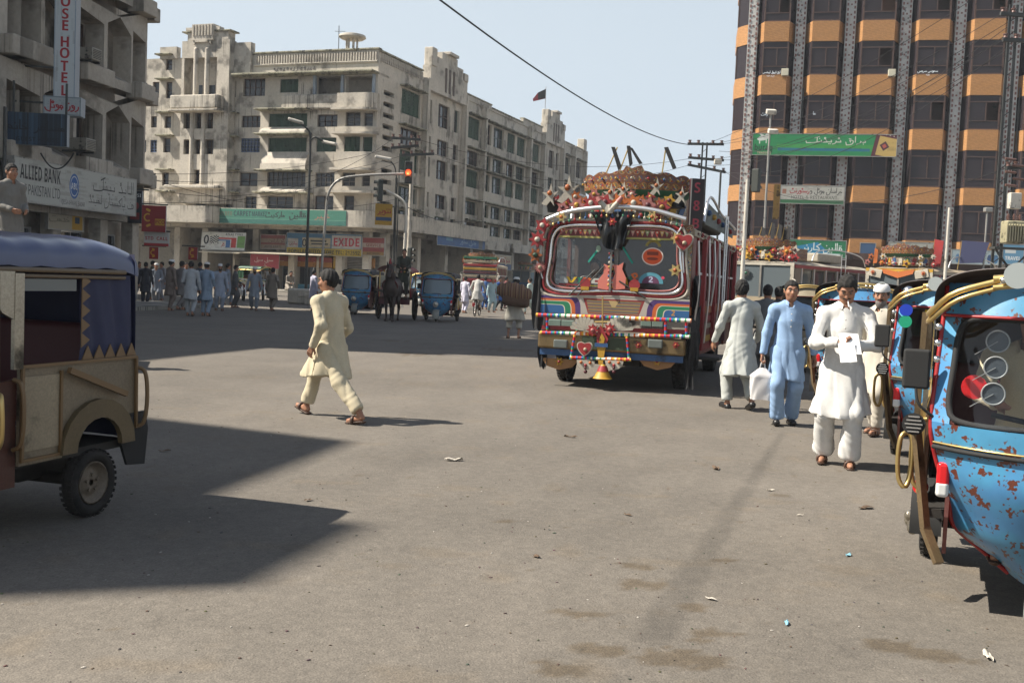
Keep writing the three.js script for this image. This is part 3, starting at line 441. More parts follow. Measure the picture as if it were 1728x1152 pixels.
signOn(L, [422, 429, 471, 453], .6, 'cloth_banner', 'pink red cloth banner sagging from the awning pole', 256, 130, (x, w, h) => { x.fillStyle = '#a8404a'; x.fillRect(0, 0, w, h); urdu(x, 'سیل سیل', 200, 60, 40, '#e2cfc8', .12, 1.2); urdu(x, 'چائے', 150, 112, 34, '#d8c0b0'); dirty(x, w, h); }, { d: .03, cat: 'banner', f: .02 });
signOn(Rf, [737, 383, 818, 417], 1.15, 'blue_signboard', 'long faded blue signboard under the balconies of the shaded side', 700, 160, (x, w, h) => { x.fillStyle = '#2d5a94'; x.fillRect(0, 0, w, h); x.fillStyle = '#5f8fae'; x.fillRect(120, 30, 90, 90); txt(x, 'GENERAL STORE', 420, 55, 50, '#9fb6cc'); urdu(x, 'جنرل سٹور', 560, 125, 50, '#8ea8c4', .11, 1.3); x.fillStyle = '#5b5f66'; x.fillRect(600, 0, 60, h); dirty(x, w, h); });
signOn(Rf, [828, 430, 862, 455], .6, 'cream_shop_sign', 'cream shop sign with red lettering behind the small bus', 200, 150, (x, w, h) => { x.fillStyle = '#b9a98c'; x.fillRect(0, 0, w, h); x.fillStyle = '#34507a'; x.fillRect(0, 90, w, 60); urdu(x, 'دوکان', 180, 66, 54, '#a8302c', .14, 1.1); dirty(x, w, h); });
// ---------------------------------------------------------------- hotel on the shaded side, with its bank
const hotel = thing('hotel_building', 'shaded beige hotel block with deep faceted window bays and balconies', 'building', [-14.903, 0, -42], 81 * Math.PI / 180);
const Hf = new Face(hotel, M4());
{
  const g = hotel, P = 3.28, NF = 5, holes = [], B0 = 4.75;
  const cols = { bal: [[-8.7, -6.95], [-4.8, -3.12], [-1.08, -.12]], pent: [[-2.88, -1.2], [-6.75, -5.0]] };
  for (let k = 0; k < NF; k++) { const o = k * P; 
    for (const rep of [0, -3.95 * 2]) { for (const [a, b] of cols.bal) { if (a + rep < -15.5) continue; holes.push([[a + rep, 4.85 + o], [b + rep, 4.85 + o], [b + rep, 7.0 + o], [a + rep, 7.25 + o]]); } for (const [a, b] of cols.pent) { if (a + rep < -15.5) continue; holes.push([[a + rep, 5.2 + o], [b + rep, 5.2 + o], [b + rep, 7.0 + o], [(a + b) / 2 + rep, 7.52 + o], [a + rep, 7.12 + o]]); } } }
  // footprint: the street front, then (out of frame) the set-back flank whose shadow crosses the road
  const toL = (X, z) => { const p = V(X, 0, z).applyMatrix4(hotel.matrixWorld.clone().invert()); return [p.x, p.z]; };
  wallSheet(Hf.mb(), [[-21, 3.2], [0, 3.2], [0, 21.4], [-21, 21.4]], holes, .75).build('street_wall', mHotel, g);
  { const fp = [toL(-16.1, -41.9), toL(-19.3, -20.9), toL(-21.4, -22.5), toL(-22.4, -22.6), toL(-24.2, -16.1), toL(-42, -16.1), toL(-42, -41.9)]; new MB().ext(fp, 20, new THREE.Matrix4().set(1, 0, 0, 0, 0, 0, 1, 0, 0, 1, 0, 0, 0, 0, 0, 1)).build('building_mass', mHotel, g); }
  for (let k = 0; k < NF; k++) for (const rep of [0, -7.9]) {
    const o = k * P;
    for (const [a0, b0] of cols.bal) { const a = a0 + rep, b = b0 + rep; if (a < -15.5) continue; Hf.mb().rbox(b - a + .1, .62, .7, .05, (a + b) / 2, 5.0 + o, .1).build('balcony_box', mHotel, g); addWindow(Hf, [a + .25, b - .3, 5.3 + o, 6.9 + o], { fm: mBrownWood, nx: 2, w: -.7 }); }
    for (const [a0, b0] of cols.pent) { const a = a0 + rep, b = b0 + rep; if (a < -15.5) continue; addWindow(Hf, [a + .15, a + .85, 5.5 + o, 6.92 + o], { fm: mat('cream window frame', [.55, .52, .44], .7), nx: 1, w: -.6 }); prof(Hf.mb(), [[-.7, 5.2 + o], [.0, 5.2 + o], [-.7, 5.55 + o]], a, b).build('sloped_sill', mHotel, g); }
  }
  for (let k = 0; k < NF; k++) { Hf.mb().rbox(.5, .55, 1.0, .05, .22, 6.0 + k * P - 1.1, -.2).build('end_block', mHotel, g); }
  // ground floor
  Hf.mb().b2(-21, 0, .02, 3.2, -1.08, -.95).build('shop_wall', mHotel, g);
  for (const u of [-8.9, -5.6, -2.6, -.3]) Hf.mb().rbox(.5, 3.2, .5, .03, u, 1.6, -.4).build('shop_pier', mHotel, g);
  for (const [a, b] of [[-8.4, -6.1], [-5.2, -3], [-2.3, -.7]]) addWindow(Hf, [a, b, .1, 2.7], { fm: mAlu, nx: 3, w: -.86, name: 'shop_door' });
}
signOn(Hf, [15, 283, 223, 351], .55, 'bank_sign', 'long white bank signboard with black lettering and a round blue emblem', 1600, 200, (x, w, h) => {
  x.fillStyle = '#b8b8b2'; x.fillRect(0, 0, w, h); txt(x, 'ALLIED BANK', 300, 62, 92, '#17181a', 'bold', 'sans-serif', 470); txt(x, 'OF PAKISTAN LTD', 300, 142, 66, '#26282a', 'normal', 'sans-serif', 470);
  x.fillStyle = '#2f62a8'; x.beginPath(); x.arc(710, 92, 62, 0, 7); x.fill(); x.strokeStyle = '#c9cfd6'; x.lineWidth = 6; x.beginPath(); x.arc(710, 92, 48, 0, 7); x.stroke(); txt(x, 'ABL', 710, 92, 44, '#dfe3e6'); txt(x, 'QISSA KHWANI BAZAR', 700, 176, 30, '#444', 'normal');
  urdu(x, 'الائیڈ بینک', 1560, 84, 78, '#1b1b1c', .08, 2.1); urdu(x, 'آف پاکستان لمیٹڈ', 1560, 158, 56, '#2a2a2c', .08, 1.9); dirty(x, w, h, 200);
}, { cat: 'sign', d: .3 });
// projecting vertical hotel sign, on a bracket square to the wall
{
  const place = (name, label, px0, py0, px1, py1, depth, d, W, H, draw, cat = 'sign') => { const c = at((px0 + px1) / 2, (py0 + py1) / 2, depth), s = depth / FPX, o = thing(name, label, cat, c, 0.12); board('panel', (px1 - px0) * s, (py1 - py0) * s, d, canvasTex(W, H, draw), o, M4(), mat('sign box', [.3, .32, .34], .6)); return o; };
  const v = place('hotel_sign', 'tall narrow white hotel sign with red capital letters projecting from the beige block', 96, -60, 130, 164, 34.5, .5, 160, 1060, (x, w, h) => {
    x.fillStyle = '#9aa8b6'; x.fillRect(0, 0, w, h); x.fillStyle = '#c4ccd2'; x.fillRect(8, 8, w - 16, h - 16); [['R', 222], ['O', 317], ['S', 412], ['E', 502], ['H', 628], ['O', 715], ['T', 815], ['E', 905], ['L', 1005]].forEach(([c, y]) => txt(x, c, w / 2, y, 112, '#a81624', 'bold', 'sans-serif', 100)); dirty(x, w, h, 80);
  });
  new MB().box(1.2, .06, .06, -.9, 1.6, 0).box(1.2, .06, .06, -.9, -1.2, 0).build('bracket', mDarkSteel, v);
  const u = place('hotel_name_box', 'small white lightbox with red Urdu lettering at the foot of the tall hotel sign', 78, 165, 138, 196, 34.3, .5, 300, 150, (x, w, h) => { x.fillStyle = '#a9b2b8'; x.fillRect(0, 0, w, h); x.strokeStyle = '#7f8a92'; x.lineWidth = 8; x.strokeRect(6, 6, w - 12, h - 12); urdu(x, 'روز ہوٹل', 282, 92, 78, '#a81624', .13, 1.15); dirty(x, w, h, 60); });
  new MB().box(1.2, .06, .06, -1.0, .1, 0).build('bracket', mDarkSteel, u);
  const b = place('dark_blue_sign', 'dark blue weathered signboard hung below the hotel balconies', 17, 192, 112, 245, 33.4, .25, 400, 230, (x, w, h) => { x.fillStyle = '#20344a'; x.fillRect(0, 0, w, h); for (let i = 0; i < 40; i++) { x.fillStyle = `rgba(${i % 2 ? '70,100,130' : '10,16,24'},.35)`; x.fillRect(rnd() * w, 0, 6 + rnd() * 24, h); } urdu(x, 'مسافر خانہ', 380, 120, 80, '#0e1824', .12, 1.3); txt(x, 'GUEST HOUSE', 200, 190, 44, '#101c28'); });
  new MB().box(.06, 1.2, .06, -.8, .9, -.1).box(.06, 1.2, .06, .8, .9, -.1).build('bracket', mDarkSteel, b);
  // air conditioners
  for (const [px, py, fm] of [[140, 244, 1], [150, 92, 0]]) { const h = Hf.hit(px, py, .35), p = V(h.x, h.y, .3).applyMatrix4(hotel.matrixWorld), o = thing('air_conditioner', fm ? 'boxy white framed air conditioner below the hotel sign' : 'boxy air conditioner beside the red capital letters of the hotel sign', 'air conditioner', p, hotel.rotation.y); new MB().rbox(.62, .42, .7, .03).build('casing', mat('grey casing', [.35, .34, .31], .6, { map: T.grime }), o); const m = new MB(); for (let i = 0; i < 6; i++) m.box(.5, .02, .02, 0, -.14 + i * .056, .36); m.build('grille', mDarkSteel, o); new MB().box(.05, .06, .9, -.25, -.25, -.15).box(.05, .06, .9, .25, -.25, -.15).build('bracket', mDarkSteel, o); }
  // telephone-shop signs at the corner
  const tel = (x, w, h) => { x.fillStyle = '#8a1a1c'; x.fillRect(0, 0, w, h); x.strokeStyle = '#c79a2a'; x.lineWidth = w * .1; x.lineCap = 'round'; x.beginPath(); x.arc(w * .42, h * .46, w * .24, 1.1, 5.1); x.stroke(); x.lineWidth = w * .17; x.beginPath(); x.moveTo(w * .36, h * .16); x.lineTo(w * .52, h * .2); x.moveTo(w * .4, h * .78); x.lineTo(w * .56, h * .74); x.stroke(); };
  const hang = (px0, py0, px1, py1, depth, name, label, W, H, draw, group) => { const o = place(name, label, px0, py0, px1, py1, depth, .12, W, H, draw); if (group) o.userData.group = group; new MB().bar(V(-.5, (py1 - py0) * depth / FPX / 2 + .05, 0), V(.5, (py1 - py0) * depth / FPX / 2 + .05, 0), .03).build('hanging_rail', mDarkSteel, o); return o; };
  hang(240, 347, 279, 391, 40, 'telephone_sign', 'large red sign with a yellow telephone handset at the hotel corner', 220, 240, (x, w, h) => { tel(x, w * .6, h); x.fillStyle = '#8a1a1c'; x.fillRect(w * .55, 0, w * .5, h); x.fillStyle = '#b98a1e'; x.fillRect(w * .55, h * .5, w * .4, h * .25); txt(x, 'PCO', w * .76, h * .62, 46, '#8a1a1c'); });
  hang(244, 392, 284, 415, 40.2, 'red_white_sign', 'white sign with red lettering under the large telephone sign', 220, 130, (x, w, h) => { x.fillStyle = '#b9b3ae'; x.fillRect(0, 0, w, h); txt(x, 'STD  CALL', w / 2, h * .45, 44, '#a02428'); x.fillStyle = '#a02428'; x.fillRect(0, h * .8, w, h * .2); });
  hang(252, 417, 267, 437, 45, 'handset_sign', 'small red handset sign hanging just below the red and white sign', 100, 130, tel, 'small handset signs'); hang(318, 417, 333, 438, 47, 'handset_sign', 'small red handset sign hanging beside the tyre sign awning', 100, 130, tel, 'small handset signs');
  hang(216, 322, 239, 376, 40.5, 'soft_drink_sign', 'dark sign with a white word and red shapes beside the bank sign', 120, 280, (x, w, h) => { x.fillStyle = '#2a2a30'; x.fillRect(0, 0, w, h); txt(x, 'PEPSI', w / 2, 40, 40, '#d5d5d5', 'bold', 'sans-serif', 110); x.fillStyle = '#8c2a2c'; x.beginPath(); x.arc(w / 2, 130, 36, 0, 7); x.fill(); x.fillRect(20, 190, 80, 60); });
  { const o = signOn(Hf, [78, 352, 138, 388], -.2, 'pasted_poster', 'cream and yellow poster board under the bank sign', 300, 200, (x, w, h) => { x.fillStyle = '#a59d8c'; x.fillRect(0, 0, w, h); x.fillStyle = '#b48a22'; x.fillRect(200, 10, 90, 180); urdu(x, 'خدمت', 180, 120, 80, '#777063', .1); x.fillStyle = '#28405a'; x.fillRect(225, 70, 40, 60); }); }
}
// the building across the side lane, out of frame, whose roof edge throws the stepped shadow on the near asphalt
{
  const o = thing('corner_building', 'tall beige building across the side lane from the hotel, with a stepped street front', 'building', [0, 0, 0]);
  const s = [[-4.06, -11.02], [-1.45, -9.91], [-2.1, -6.91], [-.85, -6.63], [-1.24, -5.21], [-2.36, -4.85]].map(([X, z]) => [X - 17.94, z + .54]);
  const fp = [...s, [-40, -4.31], [-40, -10.5]]; new MB().ext(fp, 20, new THREE.Matrix4().set(1, 0, 0, 0, 0, 0, 1, 0, 0, 1, 0, 0, 0, 0, 0, 1)).build('wall', mHotel, o);
  new MB().b2(-40, -22.2, 20, 20.1, -10.2, -4.6).build('roof', mHotel, o);
}

// ---------------------------------------------------------------- brown-glass tower block
const tower = thing('office_tower', 'tall block with orange brick bands, smoked glass bays and pale lattice piers', 'building', [14.113, 0, -66], -13 * Math.PI / 180);
const Of = new Face(tower, M4());
{
  const g = tower, mOr = mat('orange brick cladding', [.42, .215, .08], .75, { map: tex(256, (x, y) => { const row = Math.floor(y / 8), m = (y % 8 < 1 ? .72 : .95) + .1 * (((row * 7919 + (Math.floor((x + (row & 1) * 12) / 24)) * 104729) % 97) / 97 - .5) - ((x + (row & 1) * 12) % 24 < 1 ? .15 : 0); return [m, m * .98, m * .95]; }, true, 1.9) });
  const mBr = mat('brown metal frame', [.10, .055, .045], .6, { map: T.grime }), mPier = mat('pale pier tiles', [.62, .65, .68], .7, { map: T.grime }), mBlk = mat('red brown pier blocks', [.20, .10, .085], .8);
  const pier = [0, 2.83, 5.73, 8.9, 11.95, 14.98, 18.0], band = [[4.1, 4.95]]; for (let k = 0; k < 7; k++) band.push([7.12 + k * 3.2, 8.12 + k * 3.2 + (k ? .2 : 0)]);
  const TOP = 28.3;
  for (const u of pier) {
    Of.mb().b2(u - .3, u + .3, .02, TOP, -.5, .55).build('pier', mPier, g);
    const m = Of.mb(); for (let v = 3.6, k = 0; v < TOP - .3; v += .3, k++) for (const s of [-1, 1]) { m.b2(u + s * .2 - .05, u + s * .2 + .05, v + (s > 0 ? .12 : 0), v + .16 + (s > 0 ? .12 : 0), .551, .575); if (s > 0 && k % 2) m.b2(u - .05, u + .05, v + .02, v + .12, .551, .565); } m.build('lattice_blocks', mBlk, g, 'stuff');
  }
  const bayFoot = (a, b, d, c, inset = 0) => { const D = d - inset; return [[a, -.2], [a + .0, .05], [a + c, D], [b - c, D], [b, .05], [b, -.2]]; };
  const UPM = (v0) => new THREE.Matrix4().set(1, 0, 0, 0, 0, 0, 1, v0, 0, 1, 0, 0, 0, 0, 0, 1);
  const openAt = { '0:4': .5, '2:3': .6, '2:4': .5, '3:4': .5, '4:4': .6, '2:5': .5, '3:5': .55, '4:2': .5, '3:2': .6 };
  for (let i = 0; i < pier.length - 1; i++) {
    const a = pier[i] + .3, b = pier[i + 1] - .3, D = 1.0, c = .38;
    for (let k = 0; k < band.length; k++) {
      const [v0, v1] = band[k]; Of.mb().ext(bayFoot(a, b, D, c), v1 - v0, UPM(v0)).build('brick_band', mOr, g);
      const w0 = v1 + .01, w1 = (band[k + 1] ? band[k + 1][0] : TOP) - .01, f = Of.mb();
      const e = [[a + .02, .1], [a + c, D - .06], [b - c, D - .06], [b - .02, .1]];
      for (const [u, w] of e) f.b2(u - .045, u + .045, w0, w1, w - .06, w + .03);
      const mid = lerp(a + c, b - c, .56); f.b2(mid - .03, mid + .03, w0 + .5, w1 - .4, D - .09, D - .03); f.b2(a + c + .05, b - c - .05, w0, w0 + .07, D - .1, D - .03).b2(a + c + .05, b - c - .05, w1 - .4, w1 - .34, D - .09, D - .035).b2(a + c + .05, b - c - .05, w0 + .48, w0 + .53, D - .09, D - .035);
      const win = f.build('window', mBr, g);
      const pn = (u0, z0, u1, z1, q0, q1) => { const P = Of.mb(), A = V(u0, 0, z0), Bv = V(u1, 0, z1); P.box(A.distanceTo(Bv), q1 - q0, .02, (u0 + u1) / 2, (q0 + q1) / 2, (z0 + z1) / 2, 0, -Math.atan2(z1 - z0, u1 - u0) + rr(-.01, .01), 0); return P.build('pane', mBrownGlass, win); };
      pn(a + .02, .08, a + c, D - .08, w0, w1); pn(b - c, D - .08, b - .02, .08, w0, w1); pn(a + c, D - .08, mid, D - .08, w0, w1); pn(mid, D - .08, b - c, D - .08, w1 - .35, w1); pn(mid, D - .08, b - c, D - .08, w0, w0 + .5);
      if (!openAt[i + ':' + k]) pn(mid, D - .08, b - c, D - .08, w0 + .5, w1 - .35); else if (rnd() < .35) { const cm = mat('brown curtain', [.16, .08, .05], .9); Of.mb().b2(mid, b - c, w0 + .5, w1 - .35, .2, .24).build('room_behind', cm, win); }
    }
    Of.mb().b2(a, b, .02, TOP, -.5, -.2).build('wall', mBr, g);
  }
  // angled end bay that catches the sun
  for (let k = 0; k < band.length; k++) { const [v0, v1] = band[k]; Of.mb().ext([[-.3, .3], [-.95, -.5], [-1.1, -3], [-.3, -3]], v1 - v0, UPM(v0)).build('brick_band', mOr, g); const w1 = band[k + 1] ? band[k + 1][0] : TOP; const o = Of.mb().ext([[-.3, .22], [-.9, -.52], [-1.0, -3], [-.3, -3]], w1 - v1 - .02, UPM(v1 + .01)).build('window', mBrownGlass, g); Of.mb().b2(-.97, -.9, v1, w1, -.6, -.5).build('mullion', mBr, o); }
  Of.mb().b2(-.3, 18.3, .02, TOP, -14, -.5).build('core', mConc, g);
  Of.mb().b2(-.3, 18.2, 3.7, 4.08, -.5, 1.3).build('shop_canopy', mBr, g); Of.mb().b2(.3, 17.7, .02, 3.7, -.45, -.3).build('shop_wall', mBr, g);
  // room cooler on a sill, pipes
  for (const [px, py] of [[1325, 123], [1505, 124]]) { const h = Of.hit(px, py, .9); Of.mb().rbox(.42, .42, .5, .03, h.x, h.y, .95).build('window_cooler', mat('cream casing', [.5, .47, .36], .6), g); }
  for (const u of [3.2, 9.3, 15.4]) Of.mb().bar(V(u, 4, .62), V(u, 14, .62), .05).build('drain_pipe', mDarkSteel, g);
}
const flatSign = (px, w, name, label, W, H, draw, o) => signOn(Of, px, w, name, label, W, H, draw, o);
flatSign([1270, 226, 1514, 263], 1.25, 'green_banner', 'long green trading company banner with a carpet corner on the orange and glass tower', 1500, 230, (x, w, h) => {
  x.fillStyle = '#1f8a52'; x.fillRect(0, 0, w, h); x.fillStyle = '#3c9a4c'; x.fillRect(260, 110, w, 70); x.fillStyle = '#1d6f8c'; x.fillRect(270, 150, 960, 30);
  x.fillStyle = '#d8ded9'; x.beginPath(); x.ellipse(110, 50, 62, 26, -.2, 0, 7); x.fill(); x.beginPath(); x.ellipse(150, 20, 18, 22, .4, 0, 7); x.fill(); x.fillRect(70, 60, 12, 50); x.fillRect(140, 60, 12, 44); x.beginPath(); x.moveTo(100, 40); x.lineTo(60, -6); x.lineTo(130, 20); x.fill();
  txt(x, 'buraq', 120, 150, 92, '#14201a', 'bold', 'sans-serif', 200); txt(x, 'TRADING', 130, 206, 34, '#c9a49a'); urdu(x, 'براق ٹریڈنگ', 1180, 84, 72, '#d6d6cc', .13, 1.9); 
  x.save(); x.translate(1375, 120); x.rotate(.2); x.fillStyle = '#5a2634'; x.fillRect(-110, -140, 280, 280); x.fillStyle = '#c6a964'; x.fillRect(-70, -95, 240, 200); x.fillStyle = '#4c2a34'; x.save(); x.rotate(.78); x.fillRect(-36, -36, 72, 72); x.fillStyle = '#b8584c'; x.fillRect(-18, -18, 36, 36); x.restore(); for (let i = 0; i < 12; i++) { x.fillStyle = i % 2 ? '#3a2c3c' : '#d8cfc0'; x.beginPath(); x.arc(-90 + i * 20, -118, 6, 0, 7); x.fill(); } x.restore(); dirty(x, w, h, 160);
}, { d: .05, cat: 'banner', back: mGreenWood });
flatSign([1317, 313, 1425, 344], 1.3, 'restaurant_sign', 'white restaurant sign with red and black lettering on the orange and glass tower', 640, 190, (x, w, h) => { x.fillStyle = '#b3b3ad'; x.fillRect(0, 0, w, h); x.fillStyle = '#2e6a44'; x.fillRect(0, 150, w, 40); x.fillStyle = '#9a6a58'; x.fillRect(20, 40, 40, 50); urdu(x, 'خراسان ہوٹل و', 620, 72, 62, '#2c2c2e', .1, 1.0); urdu(x, 'رسٹورنٹ', 290, 72, 62, '#9c2832', .13, .95); txt(x, 'HOTEL & RESTAURANT', 340, 124, 46, '#2f3432', 'normal', 'sans-serif', 480); dirty(x, w, h); });
flatSign([1332, 405, 1428, 434], 1.5, 'teal_shop_sign', 'green and blue shop sign with white outlined script above the painted bus', 560, 170, (x, w, h) => { x.fillStyle = '#1f7a52'; x.fillRect(0, 0, w, h); x.fillStyle = '#2784b0'; x.beginPath(); x.moveTo(0, 80); x.lineTo(280, 20); x.lineTo(420, 140); x.lineTo(420, 170); x.lineTo(0, 170); x.fill(); urdu(x, 'قالین کارنر', 520, 96, 84, '#e3ecec', .12, 1.2); x.fillStyle = '#cfe0e4'; x.fillRect(330, 130, 180, 26); dirty(x, w, h); });
flatSign([1500, 409, 1590, 443], 1.5, 'bazaar_sign', 'grey white bazaar sign with brown Urdu lettering above the red-flagged bus', 520, 200, (x, w, h) => { x.fillStyle = '#a8a9a2'; x.fillRect(0, 0, w, h); x.fillStyle = '#8a4c48'; x.fillRect(10, 90, 70, 90); urdu(x, 'خراسان مارکیٹ', 500, 72, 62, '#6b4a2c', .13, 1.15); x.fillStyle = '#6d8598'; x.fillRect(110, 110, 180, 14); txt(x, 'PESHAWAR', 320, 160, 40, '#75706a'); dirty(x, w, h); });
flatSign([1606, 422, 1692, 446], 1.5, 'pale_blue_sign', 'pale sign with blue figures beside the transformer pole', 480, 150, (x, w, h) => { x.fillStyle = '#9fb0b8'; x.fillRect(0, 0, w, h); for (let i = 0; i < 7; i++) { x.fillStyle = i % 2 ? '#2c4f80' : '#4c7aa6'; x.beginPath(); x.ellipse(60 + i * 60, 90, 22, 46, 0, 0, 7); x.fill(); } urdu(x, 'ٹریول ایجنسی', 440, 60, 40, '#3a3c40', .1, 1.2); dirty(x, w, h); });
flatSign([1692, 412, 1728, 446], 1.5, 'blue_travel_sign', 'blue and white travel sign behind the transformer platform', 240, 200, (x, w, h) => { x.fillStyle = '#5f8fb0'; x.fillRect(0, 0, w, h); x.fillStyle = '#c8d0d4'; x.fillRect(30, 30, 120, 60); txt(x, 'TRAVEL', 120, 140, 50, '#e6e6e6'); });
flatSign([1255, 405, 1331, 426], 1.5, 'red_shop_sign', 'dull red shop sign above the garlanded bus', 420, 120, (x, w, h) => { x.fillStyle = '#94303a'; x.fillRect(0, 0, w, h); urdu(x, 'شیر پنجاب', 380, 76, 56, '#cfa8a0', .1, 1.4); dirty(x, w, h); });
flatSign([1452, 410, 1478, 428], 1.12, 'nameplate', 'small blue nameplate on an orange brick band', 64, 40, (x, w, h) => { x.fillStyle = '#3a5a80'; x.fillRect(0, 0, w, h); });
{ // writing on the panes
  const dec = (px, W, H, draw) => { const r = Of.rect(...px, 1.02), t = canvasTex(W, H, draw), m = new THREE.MeshStandardMaterial({ map: t, transparent: true, alphaTest: .4, roughness: .7, side: THREE.DoubleSide }); m.name = 'window lettering'; const g = new THREE.PlaneGeometry(r[1] - r[0], r[3] - r[2]); g.translate((r[0] + r[1]) / 2, (r[2] + r[3]) / 2, 1.03); put('window_lettering', g, m, tower); };
  dec([1278, 117, 1318, 130], 400, 130, (x, w, h) => { urdu(x, 'طارق ٹریول ایجنسی', 390, 60, 44, '#dfe6ea', .14, 1.0); urdu(x, 'حج و عمرہ', 300, 115, 34, '#dfe6ea', .12, 1.1); });
  dec([1542, 115, 1584, 128], 400, 130, (x, w, h) => { urdu(x, 'سعودی سروس', 390, 60, 50, '#dfe6ea', .15, 1.2); urdu(x, 'ویزہ', 260, 115, 34, '#dfe6ea', .12, 1.1); });
  dec([1277, 187, 1298, 199], 200, 120, (x) => urdu(x, 'رانت', 180, 70, 60, '#c9d3da', .14, 1.0)); dec([1360, 186, 1380, 198], 200, 120, (x) => urdu(x, 'خاں', 170, 70, 60, '#c9d3da', .14, 1.2));
}
// ---------------------------------------------------------------- pavements, barrier, poles, signals, wires
{
  const pv = (name, label, fp, h = .13) => { const m = new MB(); m.ext(fp, h, new THREE.Matrix4().set(1, 0, 0, 0, 0, 0, 1, 0, 0, 1, 0, 0, 0, 0, 0, 1)); const o = m.build(name, mat('pavement concrete', [.42, .40, .36], .95, { map: T.concrete, bumpMap: T.concreteBump, bumpScale: .01 })); tag(o, label, 'pavement', null, 'structure'); };
  const mk = (u, w) => { const p = V(u, 0, w).applyMatrix4(market.matrixWorld); return [p.x, p.z]; };
  pv('pavement', 'raised pale pavement with kerb round the market block', [mk(-40, 0), mk(-40, 4.2), mk(2.4, 4.2), mk(4.2, 2.4), mk(4.2, -54), mk(-2, -54), mk(-2, 0)]);
  const hk = (u, w) => { const p = V(u, 0, w).applyMatrix4(hotel.matrixWorld); return [p.x, p.z]; };
  pv('pavement', 'raised pavement with kerb in front of the hotel', [hk(-20, -1), hk(-20, 3.0), hk(.6, 3.0), hk(.6, -1)]);
  const tk = (u, w) => { const p = V(u, 0, w).applyMatrix4(tower.matrixWorld); return [p.x, p.z]; };
  pv('pavement', 'raised pavement with kerb below the office tower', [tk(-1, -2), tk(-1, 4), tk(19, 4), tk(19, -2)]);
}
{ const a = gp(489, 512), b = gp(560, 516), o = thing('concrete_barrier', 'low rough concrete divider block with a man sitting on it', 'barrier', a.clone().add(b).multiplyScalar(.5), -Math.atan2(b.z - a.z, b.x - a.x)); const L0 = a.distanceTo(b); const m = new MB(); m.rbox(L0, .75, .6, .12, 0, .37, 0, 0, 0, 0, 3); for (let i = 0; i < 9; i++) m.rbox(.3 + rnd() * .3, .2 + rnd() * .3, .64, .08, rr(-.5, .5) * L0 * .9, rr(.15, .6), 0, rr(-.2, .2), rr(-.1, .1), rr(-.3, .3)); m.build('block', mConc, o); }
const lampHead = (m, p, dir, s = 1) => { const o = new THREE.Object3D(); o.position.copy(p); o.lookAt(p.clone().add(dir)); o.updateMatrix(); m.add(new RoundedBoxGeometry(.34 * s, .17 * s, .85 * s, 2, .06), o.matrix); };
function pole(name, label, px, pyTop, depth, r, m, group) {                        // straight pole standing on the ground below its top
  const t = at(px, pyTop, depth), o = thing(name, label, 'pole', [t.x, 0, t.z], 0, group); new MB().bar(V(0, 0, 0), V(0, t.y, 0), r, r * .7, 10).rbox(r * 5, .3, r * 5, .03, 0, .15, 0).build('shaft', m, o); o.userData.h = undefined; delete o.userData.h; return [o, t.y];
}
{ // twin street lamp
  const [o, h] = pole('street_lamp', 'dark twin-arm street lamp in front of the sunny market front', 524, 224, 55, .085, mDarkSteel); o.userData.category = 'street lamp'; const W = (px, py) => at(px, py, 55).sub(o.position);
  const a = W(499, 204), b = W(556, 241); new MB().tube([V(0, h - .3, 0), V(-.1, h + .1, 0), a.clone().add(V(.25, -.12, 0))], .05).tube([V(0, h - .4, 0), V(.25, h - .25, .2), b.clone().add(V(-.3, .08, 0))], .05).build('arm', mDarkSteel, o);
  for (const [p, d] of [[a, V(-1, .25, 0)], [b, V(1, -.2, .3)]]) { const m = new MB(); lampHead(m, p, d, .95); m.build('lamp_head', mWhitePaint, o); }
}
const sigMat = mat('signal housing', [.03, .035, .03], .6), mLensOff = mat('unlit lens', [.05, .03, .02], .3);
function signal(o, c, turn, lit = -1, s = 1) {   // three-lens signal head
  const M = TR(c.x, c.y, c.z, 0, turn, 0, s), b = new MB(M).rbox(.36, 1.05, .26, .04).build('signal_head', sigMat, o);
  for (let i = 0; i < 3; i++) { const y = .33 - i * .33; const v = new MB(M); v.add(new THREE.CylinderGeometry(.15, .15, .2, 14, 1, true, Math.PI * .5, Math.PI), TR(0, y, .2, Math.PI / 2, 0, Math.PI)); v.build('visor', sigMat, b); new MB(M).cyl(.125, .125, .03, 0, y, .14, Math.PI / 2).build('lens', i === lit ? mat('red lamp', [.6, .08, .03], .4, { emissive: new THREE.Color().setRGB(.42, .045, .015), emissiveIntensity: 1 }) : mLensOff, b); }
}
{ // signal on the long bent arm, showing red
  const D = 50, base = at(541, 470, D), o = thing('signal_mast', 'bent grey steel mast with a long arm carrying a lit red signal', 'traffic light', [base.x, 0, base.z]); const W = (px, py) => at(px, py, D).sub(o.position);
  new MB().tube([V(0, 0, 0), W(544, 430), W(549, 370), W(553, 330), W(560, 314), W(575, 302), W(610, 296), W(681, 293)], .06, 60, 8).build('mast', mSteel, o); signal(o, W(689, 291), .1, 1);
  const l = redGlow(V(0, 0, .3).add(W(689, 293))); o.add(l);
}
function redGlow(p) { const l = new THREE.PointLight(new THREE.Color().setRGB(1, .2, .06), .5); l.position.copy(p); l.castShadow = true; return l; }
{ const D = 52, base = at(679, 470, D), o = thing('signal_mast', 'slim pale signal pole with a short arm beside the horse cart', 'traffic light', [base.x, 0, base.z]); const W = (px, py) => at(px, py, D).sub(o.position);
  new MB().tube([V(0, 0, 0), W(681, 440), W(685, 365), W(684, 345), W(674, 334), W(652, 322)], .07, 50, 8).build('mast', mWhitePaint, o); signal(o, W(641, 321), -1.3); signal(o, W(692, 432), 1.2, -1, .8); }
